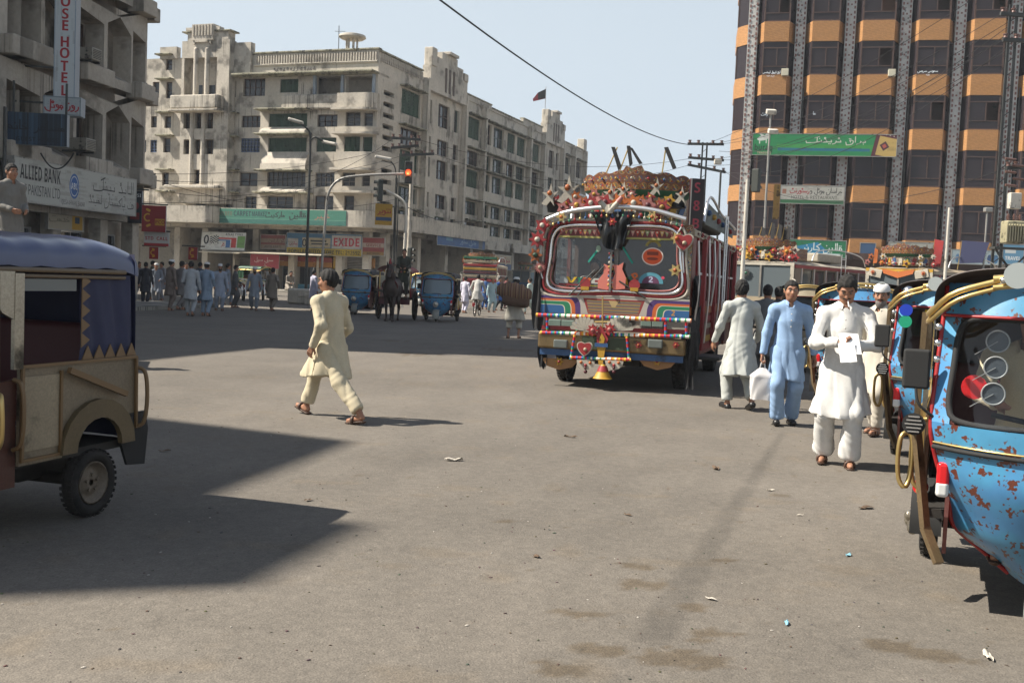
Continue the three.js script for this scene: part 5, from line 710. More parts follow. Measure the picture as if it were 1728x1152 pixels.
{
  const place = (wx, wz, turn, side) => { const c = Math.cos(turn), s = Math.sin(turn), lx = side * .57, lz = -.75; return [wx - (lx * c + lz * s), 0, wz - (-lx * s + lz * c)]; };
  const t1 = -23 * Math.PI / 180; { const p = gp(1566, 935); rickshaw('sky blue auto rickshaw with rust-chipped nose and three gauge discs on the windscreen', place(p.x, p.z, t1, -1), t1, { curtain: true, rim: mTin, edge: mBrass, side: mat('varnished panel', [.15, .09, .055], .5, { map: T.grime }), pillar: mTin, canopy: mat('dusty brown canvas', [.14, .12, .11], .9, { map: T.cloth }) }); }
  { const p = gp(1512, 765), t = -24 * Math.PI / 180, r = rickshaw('blue rickshaw with scraped nose and a green reflector disc, parked behind the rust-chipped one', place(p.x, p.z, t, -1), t, { side: mat('gilded panel', [.30, .21, .08], .5, { metalness: .4, map: T.grime }), canopy: mats['dusty brown canvas'] });
    for (const [y, m] of [[1.5, 'royal blue plastic'], [1.4, 'green plastic']]) new MB().cyl(.055, .055, .03, -.47, y - .02, .68, Math.PI / 2).build('reflector_disc', mat(m, m[0] === 'r' ? [.01, .04, .4] : [.01, .28, .15], .35), r); new MB().sph(.055, -.46, 1.64, .66).build('roof_lamp', mChrome, r); new MB().tor(.06, .02, -.25, 1.45, .55).build('yellow_ring', mat('yellow plastic', [.7, .45, .02], .4), r); }
  { const p = gp(1380, 678), t = -20 * Math.PI / 180; rickshaw('bright blue rickshaw with blue reflecting windscreen behind the man reading a paper', place(p.x, p.z, t, -1), t, { body: mBlueFar, side: mat('orange brown panel', [.25, .10, .03], .6, { map: T.grime }), quick: false }); }
  { const p = gp(1340, 628), t = -18 * Math.PI / 180; rickshaw('pale rickshaw half hidden behind the bright blue one beside the white-topped bus', place(p.x + .1, p.z - 1.5, t, -1), t, { body: mat('dull cream paint', [.40, .36, .28], .5, { map: T.grime }), quick: true }); }
  { const p = gp(738, 543); rickshaw('dull blue rickshaw driving head-on in the shade between the cart and the porter', [p.x, 0, p.z - .6], -.07, { body: mBlueFar, quick: true, glass: mat('tinted windscreen', [.16, .20, .22], .2) }); }  // opaque windscreen with its colour set dark, unlike the clear glass
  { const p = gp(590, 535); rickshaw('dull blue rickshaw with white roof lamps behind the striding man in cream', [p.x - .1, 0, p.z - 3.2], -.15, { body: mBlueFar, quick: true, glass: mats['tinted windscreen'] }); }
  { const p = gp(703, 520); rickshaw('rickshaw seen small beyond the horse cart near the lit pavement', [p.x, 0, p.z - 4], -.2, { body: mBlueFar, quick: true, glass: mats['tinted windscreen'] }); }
  { const p = gp(430, 498); const r = rickshaw('green topped rickshaw parked by the shops behind the standing men', [p.x, 0, p.z - .5], 1.2, { body: mat('green paint', [.012, .09, .04], .5, { map: T.grime }), canopy: mats['green paint'], quick: true }); }
  // left: seen from its flank, in shade
  { const t = -17 * Math.PI / 180, p = gp(148, 870); rickshaw('rickshaw in shade with shiny navy hood and worn cream tin side panel', place(p.x, p.z, t, 1), t, { bare: true, body: mat('maroon brown paint', [.10, .035, .025], .5, { map: T.grime }), side: mat('cream side paint', [.24, .20, .145], .5, { map: T.grime }), plate: mat('peeling cream sheet', [.34, .30, .23], .4, { map: T.grime, metalness: .2 }), canopy: mat('navy vinyl', [.035, .05, .14], .3, { map: T.cloth, clearcoat: .5, clearcoatRoughness: .3 }), quarter: mat('navy canvas', [.03, .035, .085], .75, { map: T.cloth }), roofRail: mat('dull brown rail', [.12, .085, .05], .5), edge: mat('brown wood trim', [.16, .095, .04], .5), arch: mat('khaki arch', [.14, .105, .055], .6, { map: T.grime }), rail: mat('brown steel', [.1, .07, .04], .6) }); }
}
// ---------------------------------------------------------------- decorated buses
const palette = ['#b3242c', '#e6ddcf', '#d8a62a', '#2a5fa0', '#e6ddcf', '#a51f28', '#2c8a5a', '#d86a24'];
const mBeads = (() => { const t = canvasTex(8, 256, (x) => { for (let i = 0; i < 32; i++) { x.fillStyle = palette[(i * 5 + (i >> 2)) % 8]; x.fillRect(0, i * 8, 8, 8); } }); t.wrapS = t.wrapT = THREE.RepeatWrapping; const m = new THREE.MeshStandardMaterial({ map: t, roughness: .5 }); m.name = 'beaded tape'; return m; })();
function beadRod(name, a, b, r, parent) { const d = b.clone().sub(a), L = d.length(), g = new THREE.CylinderGeometry(r, r, L, 8); const uv = g.attributes.uv; for (let i = 0; i < uv.count; i++) uv.setY(i, uv.getY(i) * L * 1.1); const m = M4().makeRotationFromQuaternion(new THREE.Quaternion().setFromUnitVectors(UP, d.normalize())); m.setPosition(a.clone().add(b).multiplyScalar(.5)); g.applyMatrix4(m); return put(name, g, mBeads, parent); }
const cm = (name, r, g, b, rough = .55) => mat(name, [r * .72 + .012, g * .72 + .01, b * .72 + .008], rough, { map: T.grime });
const artTex = (base, cols, seed) => { seed_ = seed; const t = canvasTex(256, 256, (x, w, h) => { x.fillStyle = base; x.fillRect(0, 0, w, h); for (let j = 0; j < 4; j++) for (let i = 0; i < 4; i++) { const cx = i * 64 + 32 + (j % 2) * 32, cy = j * 64 + 32; for (let k = 0; k < 6; k++) { x.fillStyle = cols[(i + j + k) % cols.length]; x.beginPath(); x.ellipse((cx + Math.cos(k * 1.047) * 15) % 256, cy + Math.sin(k * 1.047) * 15, 8, 5, k * 1.047, 0, 7); x.fill(); } x.fillStyle = cols[(i * 3 + j) % cols.length]; x.beginPath(); x.arc(cx % 256, cy, 6, 0, 7); x.fill(); x.strokeStyle = cols[(j + 1) % cols.length]; x.lineWidth = 3; x.beginPath(); x.arc(cx % 256, cy, 27, 0, 7); x.stroke(); } dirty(x, w, h, 120, '50,35,25'); }); t.wrapS = t.wrapT = THREE.RepeatWrapping; t.repeat.set(2.2, 2.2); return t; };
const mArtA = new THREE.MeshStandardMaterial({ map: artTex('#6e4228', ['#8f2f26', '#b58a3e', '#5e6a48', '#a8987c', '#34506e'], 5), roughness: .55, side: THREE.DoubleSide }), mArtB = new THREE.MeshStandardMaterial({ map: artTex('#8f8168', ['#7c2c2a', '#b07a2c', '#3f6a58', '#c2b69c', '#3a4f7c'], 8), roughness: .55, side: THREE.DoubleSide }); mArtA.name = 'painted brown motif'; mArtB.name = 'painted cream motif';
const C = { red: cm('truck art red', .45, .02, .03), maroon: cm('maroon paint', .14, .02, .04), white: cm('truck art white', .72, .70, .64), yellow: cm('truck art yellow', .72, .42, .03), orange: cm('truck art orange', .66, .17, .02), blue: cm('truck art blue', .03, .13, .38), green: cm('truck art green', .02, .24, .13), pink: cm('truck art pink', .60, .22, .22), gold: mBrass, cream: cm('cream paint', .58, .50, .38), purple: cm('purple paint', .12, .04, .2), grey: cm('grey metal', .3, .3, .3) };
function star(parent, p, R, m, core, n = 6, name = 'rosette', M) { const s = []; for (let i = 0; i < n * 2; i++) { const a = i / n * Math.PI, r = i % 2 ? R * .55 : R; s.push([Math.cos(a) * r, Math.sin(a) * r]); } const o = new MB(M).ext(s, .03, TR(p.x, p.y, p.z)).build(name, m, parent); new MB(M).sph(R * .3, p.x, p.y, p.z + .04).build('centre', core, o); return o; }
function heart(parent, p, R, name = 'heart_ornament') { const sh = (k) => { const s = new THREE.Shape(); s.moveTo(0, -R * k); s.bezierCurveTo(-R * 1.3 * k, -.1 * R * k, -R * k, R * k, 0, R * .45 * k); s.bezierCurveTo(R * k, R * k, R * 1.3 * k, -.1 * R * k, 0, -R * k); return s; }; const o = new MB().ext(sh(1), .02, TR(p.x, p.y, p.z)).build(name, C.white, parent); new MB().ext(sh(.86), .02, TR(p.x, p.y, p.z + .012)).build('heart_face', C.red, o); new MB().sph(R * .2, p.x + R * .1, p.y - R * .2, p.z + .03).build('heart_jewel', C.cream, o); return o; }
function busBase(g, o) {
  const { W = 1.13, Ln = 7, roof = 2.62, y0 = .5, sill = 1.38, head = 2.32, body = C.cream } = o;
  // floor, chassis
  new MB().b2(-W + .05, W - .05, y0, y0 + .06, -Ln, -.05).b2(-.4, .4, .35, y0, -Ln + .3, -.3).build('chassis', mats['oily chassis'] ?? mDarkSteel, g);
  // roof: crowned sheet with rolled edges
  new MB().add(gridGeo((u, v) => { const x = lerp(-1, 1, u), z = lerp(.0, -Ln, v); return [x * W, roof - .14 * Math.pow(Math.abs(x), 4) - .1 * Math.pow(Math.max(0, 1 - v * 14), 2), z]; }, 18, 14)).build('roof', o.roofMat ?? C.cream, g);
  // sides
  for (const s of [-1, 1]) {
    const M = new THREE.Matrix4().set(0, 0, s, s * (W - .04), 0, 1, 0, 0, 1, 0, 0, 0, 0, 0, 0, 1), holes = [], zs = [], nb = o.bays ?? 6, zA = -.55, zB = -Ln + .35;
    for (let i = 0; i < nb; i++) { const a = lerp(zA, zB, i / nb) - .05, b = lerp(zA, zB, (i + 1) / nb) + .05; zs.push([a, b]); holes.push([[b, sill], [a, sill], [a, head], [b, head]]); }
    const outline = [[-.02, y0], [-.02, roof - .15], [-Ln, roof - .15], [-Ln, y0], [-5.4 / 7 * Ln, y0], [-5.3 / 7 * Ln, .85], [-4.5 / 7 * Ln, .85], [-4.4 / 7 * Ln, y0], [-1.4, y0], [-1.3, .85], [-.6, .85], [-.5, y0]];
    const sd = new MB(M).ext(outline, .04, M4(), holes).build('side_wall', o.side ?? body, g);
    for (const [a, b] of zs) { new MB().b2(s * (W - .05), s * (W - .03), sill + .02, head - .02, a, b).build('window_pane', o.pane ?? mat('bus side glass', [.05, .055, .055], .1), sd); new MB().b2(s * (W + .002), s * (W + .02), sill + .42, sill + .46, a, b).build('window_bar', mAlu, sd); new MB().b2(s * (W + .002), s * (W + .03), sill - .05, head + .05, a - .05, a + .02).build('window_post', o.post ?? C.red, sd); }
    for (const [i, [ya, yb]] of [[.56, .66], [.7, .8], [.92, 1.0], [1.04, 1.14], [1.18, 1.3]].entries()) new MB().b2(s * (W + .002), s * (W + .016), ya, yb, i < 2 ? -4.35 / 7 * Ln : -Ln + .05, i < 2 ? -1.45 : -.08).build('painted_band', [C.red, C.yellow, C.cream, C.red, C.orange][i], sd);
    new MB().b2(s * (W + .002), s * (W + .03), 2.36, 2.46, -Ln + .05, -.05).build('roof_band', o.roofBand ?? C.cream, sd);
    wheel(g, s * (W - .2), .4, -.95, .4, .2, { out: s, treads: o.near ? 40 : 0 }); wheel(g, s * (W - .2), .4, -4.95 / 7 * Ln, .4, .24, { out: s, treads: o.near ? 40 : 0 });
  }
  new MB().b2(-W, W, y0, roof - .1, -Ln - .02, -Ln + .02).build('rear_wall', body, g);
  for (let i = 0; i < 5; i++) new MB().rbox(1.9, .5, .12, .05, 0, 1.3, -1.4 - i * 1.1).rbox(1.9, .12, .4, .05, 0, 1.0, -1.2 - i * 1.1).build('seat_row', mSeat, g);
  // front: lower panel, posts, brow
  new MB().b2(-W, W, o.panelY0 ?? .62, sill + .02, -.1, -.01).build('front_panel', o.front ?? body, g);
  new MB().b2(-W, W, head + .1, roof - .1, -.12, -.01).build('brow', o.brow ?? C.maroon, g);
  for (const s of [-1, 1]) new MB().b2(s * W, s * (W - .12), sill, head + .1, -.12, -.01).build('corner_post', o.cornerPost ?? C.white, g);
  new MB().b2(-W + .12, W - .12, sill + .02, head + .1, -.06, -.05).build('windscreen', o.glass ?? mGlass, g);
  new MB().b2(-W + .06, W - .06, y0 + .06, roof - .16, -1.75, -1.72).build('added_bulkhead', mat('brown cab vinyl', [.12, .075, .06], .8), g); new MB().b2(-W + .06, W - .06, roof - .22, roof - .2, -1.7, -.14).build('added_cab_lining', mat('brown cab vinyl', [.12, .075, .06], .8), g);  // partition and lining added to darken the cab seen through the windscreen
  new MB().b2(-.03, .03, sill, head + .1, -.08, -.0).build('screen_divider', C.grey, g);
  new MB().b2(-W + .12, W - .12, sill - .2, sill + .02, -.7, -.1).build('dashboard', mat('brown cab vinyl', [.12, .075, .06], .8), g);
}
function crown(g, c, R, h, o = {}) {   // half-drum with a flared scalloped cornice
  const half = (r0, r1, y0, y1, name, m, n = 24, wav) => new MB().add(gridGeo((u, v) => { const a = Math.PI * u, r = lerp(r0, r1, v), w = wav ? wav(u) * v : 0; return [c.x + Math.cos(a) * r, lerp(y0, y1, v) + w, c.z + Math.sin(a) * r * .8]; }, n, 4)).build(name, m, g);
  half(R * .9, R * .9, c.y, c.y + h, 'crown_drum', o.drum ?? mArtB); half(R * .9, R * 1.06, c.y + h, c.y + h + .1, 'crown_cove', C.green);
  const t = half(R * 1.06, R * 1.1, c.y + h + .1, c.y + h + .24, 'crown_cornice', mArtA, 60, (u) => .1 * Math.sin(Math.PI * u) + .05 * Math.abs(Math.sin(u * Math.PI * 8)) + (Math.abs(u - .5) < .05 ? .08 : 0));
  new MB().add(gridGeo((u, v) => { const a = Math.PI * u; return [c.x + Math.cos(a) * R * 1.05 * v, c.y + h + .1, c.z + Math.sin(a) * R * .84 * v]; }, 20, 2)).build('crown_top', mArtA, g);
  for (let i = 0; i < 11; i++) { const a = Math.PI * (.06 + .88 * i / 10), r = R * 1.1; new MB().sph(.02, c.x + Math.cos(a) * r, c.y + h + .2 + .07 * Math.sin(a), c.z + Math.sin(a) * r * .8 + .01).build('crown_jewel', [C.red, C.white, C.yellow, C.blue][i % 4], t); }
  for (let i = 0; i < 9; i++) { const a = Math.PI * (.12 + .76 * i / 8), x = c.x + Math.cos(a) * R * .92, z = c.z + Math.sin(a) * R * .74; new MB().box(.12, h * .8, .01, x, c.y + h * .45, z, 0, Math.PI / 2 - a, (i - 4) * .15).build('crown_ray', [C.blue, C.yellow, C.red, C.green, C.white][i % 5], g); }
  for (let i = 0; i < 15; i++) { const a = Math.PI * (.08 + .84 * i / 14), x = c.x + Math.cos(a) * R * .94, z = c.z + Math.sin(a) * R * .76; new MB().sph(.035, x, c.y + .08, z, 1, 1, .5).build('crown_stud', i % 2 ? C.white : C.red, g); }
  new MB().b2(c.x - R * .9, c.x + R * .9, c.y, c.y + h + .1, c.z - 1.3, c.z).build('crown_box', o.box ?? mArtA, g);
}
function garland(g, n, f, R, seed) { seed_ = seed; for (let i = 0; i < n; i++) { const p = f(i / (n - 1)); star(g, p, R * rr(.8, 1.2), [C.orange, C.white, C.red, C.pink, C.yellow][Math.floor(rnd() * 5)], [C.maroon, C.yellow, C.white][i % 3], 5 + (i % 3)); } }
// ---- the painted bus in the middle
const bus = thing('painted_bus', 'painted passenger bus with a jewelled crown, black drapes and beaded bull bar', 'bus', [1.52, 0, -15.9], -17 * Math.PI / 180, 'decorated buses');
{
  const g = bus, F = new Face(bus, M4()), P = (px, py, w = 0) => F.hit(px, py, w), tb = mBrass;
  busBase(g, { near: true, front: C.white, brow: mArtA, cornerPost: mArtB, side: mat('red side panels', [.22, .05, .035], .5, { map: T.grime }), post: C.red, pane: mGlass, roofMat: mat('roof tin', [.3, .27, .24], .5, { map: T.grime }), roofBand: C.cream });
  // rounded windscreen surround in several coloured lines
  const ring = (x0, y0, x1, y1, w, r, name, m) => { const c = [[x0 + 14, y0], [(x0 + x1) / 2, y0 - 3], [x1 - 14, y0 + 2], [x1, y0 + 16], [x1 + 2, (y0 + y1) / 2], [x1 + 4, y1 - 10], [x1 - 8, y1], [(x0 + x1) / 2, y1 - 3], [x0 + 4, y1 - 6], [x0 - 8, y1 - 16], [x0 - 4, (y0 + y1) / 2], [x0 + 2, y0 + 14]].map(([a, b]) => P(a, b, w)); new MB().tube(c, r, 120, 6, true).build(name, m, g); };
  ring(932, 384, 1146, 494, .015, .028, 'screen_surround', mChrome); ring(926, 379, 1151, 499, .012, .022, 'screen_surround', C.red); ring(920, 375, 1156, 503, .01, .022, 'screen_surround', C.white); ring(938, 389, 1141, 489, .012, .014, 'screen_surround', C.pink);
  // painted frieze along the top of the glass, jewelled divider
  const strip = (x0, y0, x1, y1, w, W_, H_, draw, name) => { const a = F.rect(x0, y0, x1, y1, w); return board(name, a[1] - a[0], a[3] - a[2], .02, canvasTex(W_, H_, draw), g, TR((a[0] + a[1]) / 2, (a[2] + a[3]) / 2, w), C.maroon); };
  strip(944, 388, 1136, 403, .0, 900, 70, (x, w, h) => { x.fillStyle = '#6b2b2c'; x.fillRect(0, 0, w, h); for (let i = 0; i < 24; i++) { x.fillStyle = ['#b9422f', '#c9a25a', '#8f9a6a', '#c98f86'][i % 4]; x.beginPath(); x.moveTo(i * 38, 0); x.lineTo(i * 38 + 19, 46); x.lineTo(i * 38 + 38, 0); x.fill(); x.fillStyle = '#d8cdb4'; x.beginPath(); x.arc(i * 38 + 19, 12, 7, 0, 7); x.fill(); } x.fillStyle = '#a6a05c'; x.fillRect(0, 54, w, 16); }, 'painted_frieze');
  { const a = P(1033, 424, .02), b = P(1030, 492, .02); new MB().beam(a, b, .11, .03).build('jewelled_divider', C.grey, g); for (let i = 0; i < 9; i++) { const q = a.clone().lerp(b, (i + .5) / 9); new MB().sph(.022, q.x - .025, q.y, .045).sph(.018, q.x + .025, q.y - .03, .045).build('divider_jewel', [C.red, C.blue, C.white, C.yellow][i % 4], g); } }
  // stickers and signs on the glass (flat print)
  const dec = (x0, y0, x1, y1, draw, W_ = 400, H_ = 200, w = -.035) => { const r = F.rect(x0, y0, x1, y1, w), m = new THREE.MeshStandardMaterial({ map: canvasTex(W_, H_, draw), transparent: true, alphaTest: .35, roughness: .6, side: THREE.DoubleSide }); m.name = 'windscreen print'; const q = new THREE.PlaneGeometry(r[1] - r[0], r[3] - r[2]); q.translate((r[0] + r[1]) / 2, (r[2] + r[3]) / 2, w); put('glass_sticker', q, m, g); };
  dec(943, 464, 1022, 482, (x, w, h) => { x.fillStyle = '#8f9494'; x.fillRect(8, 40, 70, 120); txt(x, 'V', 110, 96, 150, '#c9a424'); txt(x, 'I', 180, 96, 140, '#1f6f52'); txt(x, 'P', 240, 96, 150, '#c9642a'); x.fillStyle = '#b9bcb4'; x.fillRect(280, 50, 118, 100); x.fillStyle = '#7a3338'; x.fillRect(310, 80, 50, 44); x.fillStyle = '#7c1f24'; x.fillRect(0, 172, 170, 28); x.fillStyle = '#a6982c'; x.fillRect(170, 184, 230, 16); });
  dec(1044, 452, 1122, 486, (x, w, h) => { x.save(); x.translate(90, 130); x.rotate(-.5); txt(x, 'V', -36, 8, 110, '#c9a424'); txt(x, 'I', 22, 4, 100, '#1f6f52'); txt(x, 'P', 68, -6, 116, '#c9642a'); x.restore(); x.strokeStyle = '#4d8a9a'; x.lineWidth = 34; x.beginPath(); x.arc(280, 150, 92, Math.PI, 0); x.stroke(); x.fillStyle = '#5b2f4c'; x.beginPath(); x.arc(280, 150, 74, Math.PI, 0); x.fill(); txt(x, '2', 280, 112, 78, '#a9b0c4'); x.fillStyle = '#c23a52'; x.beginPath(); x.arc(384, 90, 15, 0, 7); x.fill(); });
  dec(1078, 396, 1126, 450, (x, w, h) => { x.lineWidth = 12; x.strokeStyle = '#d8c8bc'; x.fillStyle = '#d0511f'; x.beginPath(); x.ellipse(150, 245, 108, 94, 0, 0, 7); x.fill(); x.stroke(); x.fillStyle = '#7c2f18'; x.fillRect(90, 190, 120, 40); x.beginPath(); x.ellipse(150, 270, 60, 16, 0, 0, 7); x.fill(); x.strokeStyle = '#8a7a34'; x.lineWidth = 30; x.beginPath(); x.arc(150, 140, 70, Math.PI * 1.05, -.1); x.stroke(); x.fillStyle = '#9aa04c'; x.fillRect(170, 40, 60, 30); x.fillStyle = '#1d7a6e'; x.beginPath(); x.arc(110, 40, 18, 0, 7); x.fill(); }, 300, 360);
  dec(992, 412, 1014, 446, (x, w, h) => { x.strokeStyle = '#1f8a78'; x.lineWidth = 26; x.lineCap = 'round'; x.beginPath(); x.moveTo(20, 190); x.lineTo(150, 60); x.stroke(); x.fillStyle = '#8aa08a'; x.beginPath(); x.arc(160, 46, 36, 0, 7); x.fill(); }, 200, 220); dec(1047, 410, 1070, 446, (x, w, h) => { x.strokeStyle = '#1f8a78'; x.lineWidth = 26; x.lineCap = 'round'; x.beginPath(); x.moveTo(180, 200); x.lineTo(40, 50); x.stroke(); }, 200, 220);
  for (const s of [-1, 1]) { const a = P(1032 + s * 13, 452, .03), b = P(1032 + s * 13, 488, .03), m = new MB(); m.ext([[-.09, 0], [.09, 0], [.12, .16], [.07, .3], [.1, .4], [.02, .36], [-.06, .38], [-.04, .24], [-.11, .12]], .02, TR(b.x, b.y, .03, 0, 0, s * .12)); m.build('dancer_cutout', mat('salmon enamel', [.55, .16, .12], .5), g); }
  // plates hung on wires in front of the glass, wipers
  for (const [px, py] of [[988, 481], [1071, 483]]) { const c = P(px, py, .04); const o = new MB().cyl(.085, .07, .02, c.x, c.y + .02, .05, Math.PI / 2).build('hanging_plate', C.red, g); new MB().b2(c.x - .06, c.x + .06, c.y - .075, c.y - .02, .05, .068).build('plate_edge', C.yellow, o); }
  new MB().bar(P(1005, 455, .05), P(960, 498, .05), .012).bar(P(1020, 448, .05), P(975, 498, .05), .01).bar(P(1045, 474, .05), P(1090, 503, .05), .012).build('wiper', mDarkSteel, g);
  // front apron: painted rainbow arcs and a central grille
  const ap = [913, 500, 1164, 533]; strip(...ap, .012, 1506, 198, (x, w, h) => {
    x.fillStyle = '#b3aea6'; x.fillRect(0, 0, w, h); const arc = (mir) => { x.save(); if (mir) { x.translate(w, 0); x.scale(-1, 1); } [['#4a2f6e', 0], ['#c4612b', 34], ['#d8cdb8', 58], ['#1f7c58', 64], ['#d8cdb8', 100], ['#2a5f96', 106]].forEach(([c, d]) => { x.fillStyle = c; x.beginPath(); x.moveTo(0, 18 + d * .9); x.lineTo(330 - d * 1.2, 18 + d * .9); x.quadraticCurveTo(400 - d * 1.5, 18 + d * .9, 415 - d * 1.6, 120 + d * .3); x.lineTo(420 - d * 1.6, h); x.lineTo(0, h); x.fill(); }); x.restore(); }; arc(false); arc(true);
    x.fillStyle = '#8a2c2c'; x.beginPath(); x.moveTo(440, 30); x.lineTo(1066, 30); x.lineTo(1010, 190); x.lineTo(496, 190); x.fill(); x.fillStyle = '#6c5c48'; x.beginPath(); x.moveTo(470, 46); x.lineTo(1036, 46); x.lineTo(990, 176); x.lineTo(516, 176); x.fill(); for (let i = 0; i < 16; i++) { x.strokeStyle = ['#9a7c34', '#4b6a86', '#8f4a34', '#a89a70'][i % 4]; x.lineWidth = 5; x.beginPath(); x.moveTo(480 + i, 54 + i * 8); x.lineTo(1024 - i, 54 + i * 8); x.stroke(); } x.fillStyle = '#b8a070'; x.beginPath(); x.moveTo(700, 46); x.lineTo(806, 46); x.lineTo(770, 110); x.lineTo(736, 110); x.fill(); txt(x, '2', 1350, 140, 74, '#c9902a');
  }, 'painted_apron');
  // bull bar wrapped in beaded tape
  const rail = (x0, y0, x1, y1, w, r) => beadRod('bull_bar', P(x0, y0, w), P(x1, y1, w), r, g);
  rail(905, 531, 1167, 541, .16, .03); rail(912, 561, 1165, 568, .16, .028); for (const [x, t, b] of [[923, 531, 562], [973, 533, 563], [1123, 538, 567], [1158, 540, 568]]) rail(x, t, x + 1, b, .16, .022);
  new MB().b2(-1.12, 1.12, .7, .82, .06, .14).build('lower_rail', C.red, g); { const a = P(915, 552, .1), b = P(1163, 560, .1); new MB().beam(a, b, .05, .06).build('lower_rail', C.red, g); }
  for (const [x0, x1] of [[924, 972], [1080, 1122]]) { const r = F.rect(x0, 538, x1, 553, .02), l = new MB().b2(r[0], r[1], r[2], r[3], -.02, .03).build('headlamp_unit', C.grey, g); for (let i = 0; i < 2; i++) new MB().rbox((r[1] - r[0]) * .44, r[3] - r[2] - .03, .03, .012, lerp(r[0], r[1], .27 + i * .46), (r[2] + r[3]) / 2, .04).build('headlamp_lens', mat('greenish lamp glass', [.16, .22, .19], .1), l); }
  for (const [px, s] of [[988, 1], [1043, -1]]) { const c = P(px, 556, .2), m = new MB(); for (let i = 0; i < 9; i++) { const a = lerp(.25, 2.9, i / 8); m.ext([[0, 0], [.03, .2], [0, .225], [-.03, .2]], .008, TR(c.x - s * .02, c.y - .02, .2 + i * .001, 0, 0, a - Math.PI / 2)); } m.build('fan_plate', C.white, g); star(g, V(c.x + s * .12, c.y + .0, .215), .1, C.red, C.pink, 8, 'fan_flower'); }
  new MB().bar(P(1003, 543, .19), P(1036, 543, .19), .012).bar(P(1017, 500, .19), P(1017, 560, .19), .012).build('centre_spear', tb, g);
  // bumper
  { const r = F.rect(920, 566, 1158, 594, .1); new MB().rbox(2.26, r[3] - r[2], .22, .04, 0, (r[2] + r[3]) / 2, .06).build('bumper', mat('bronze bumper', [.26, .19, .10], .4, { metalness: .5, map: T.grime }), g); new MB().b2(-1.1, 1.1, r[2] - .1, r[2] - .004, -.02, .12).build('bumper_strip', C.blue, g); for (const px of [946, 1106]) { const c = P(px, 580, .18); new MB().rbox(.22, .13, .05, .02, c.x, c.y, .18).build('fog_lamp', mat('fog lamp glass', [.13, .145, .135], .12), g); } const n = F.rect(982, 569, 1060, 590, .18); new MB().b2(n[0], n[1], n[2], n[3], .17, .185).build('number_recess', mat('dark green plate', [.03, .045, .02], .6), g); for (const px of [1078, 1141]) { const c = P(px, 582, .18); star(g, V(c.x, c.y, .18), .06, C.red, C.orange, 6); } }
  // hanging bracket with heart, torch, medallions, bell
  rail(970, 565, 963, 606, .2, .02); rail(1058, 567, 1062, 610, .2, .02); beadRod('bracket_bar', P(963, 603, .2), P(1065, 607, .2), .026, g);
  heart(g, P(987, 586, .22), .14); { const c = P(1015, 582, .22), m = (pts, mm, n, w) => new MB().ext(pts, .02, TR(c.x, c.y, w)).build(n, mm, g); m([[-.09, .02], [.09, .02], [.06, -.06], [.03, -.3], [-.03, -.3], [-.06, -.06]], C.yellow, 'torch_stem', .2); m([[-.1, -.03], [.1, -.03], [.1, .03], [-.1, .03]], C.blue, 'torch_cup', .215); m([[-.07, .02], [.08, .02], [.1, .1], [.03, .22], [-.03, .3], [-.08, .16]], C.red, 'torch_flame', .205); m([[-.03, .03], [.04, .03], [.05, .1], [0, .18], [-.03, .1]], C.yellow, 'flame_heart', .218); }
  for (const px of [989, 1037]) { const c = P(px, 608, .2), s = new THREE.Shape(); s.absarc(0, 0, .14, Math.PI, 0); s.lineTo(-.14, 0); const o = new MB().ext(s, .02, TR(c.x, c.y, .2)).build('medallion', C.white, g); for (const [dx, dy, m] of [[-.07, -.03, C.orange], [.07, -.03, C.orange], [0, -.07, C.red], [0, -.11, C.maroon]]) new MB().sph(.024, c.x + dx, c.y + dy, .225).build('medallion_jewel', m, o); new MB().sph(.03, c.x, c.y - .17, .2).build('medallion_drop', C.maroon, o); }
  { const c = P(1017, 636, .2); new MB().lathe([[.01, .2], [.05, .17], [.09, .08], [.13, .0], [.15, -.02]], TR(c.x, c.y, .2), 16).build('bell', C.yellow, g); new MB().lathe([[.052, .168], [.088, .09], [.092, .085], [.056, .172]], TR(c.x, c.y, .2), 16).build('bell_band', C.red, g); new MB().bar(V(c.x, c.y + .18, .2), P(1017, 606, .2), .008).build('bell_chain', mChrome, g); }
  for (const px of [945, 1110]) { const c = P(px, 603, .05); new MB().ext([[-.3, 0], [.3, 0], [.2, -.12], [0, -.17], [-.2, -.12]], .03, TR(c.x, c.y - .02, .03)).build('carved_valance', mat('carved wood', [.28, .14, .05], .6), g); star(g, V(c.x, c.y - .06, .06), .07, C.yellow, C.red, 6); }
  // black drapes
  const drape = (x0, y0, x1, y1, pts) => { const f = pts; new MB().add(gridGeo(f, 22, 16)).build('black_drape', mat('black plastic drape', [.012, .013, .014], .28), g); };
  { const a = P(993, 357, .1), b = P(1074, 356, .1), c = P(1036, 421, .1); drape(0, 0, 0, 0, (u, v) => { const x = lerp(a.x, b.x, u), d = (1 - Math.pow(Math.abs(u - .53) / .53, 3.2)), y = lerp(lerp(a.y, b.y, u), c.y, v * Math.max(.12, d)); return [lerp(x, c.x, v * .25), y, .08 + .05 * Math.sin(u * 19 + v * 2) * (.3 + v) + .02 * Math.sin(v * 9 + u * 7)]; }); }
  const hangs = (x, yt, yb, wpx, w, m = mPlainBlack) => { const a = P(x, yt, w), b = P(x, yb, w), ww = wpx / 112; new MB().add(gridGeo((u, v) => [lerp(a.x, b.x, v) + (u - .5) * ww * (1 + .3 * Math.sin(v * 5 + x)), lerp(a.y, b.y, v) + (v > .95 ? .03 * Math.sin(u * 20) : 0), w + .03 * Math.sin(u * 11 + v * 4)], 10, 14)).build('black_streamer', m, g); };
  hangs(909, 452, 556, 20, .02); hangs(916, 560, 621, 14, .05); hangs(1163, 560, 655, 20, .05);
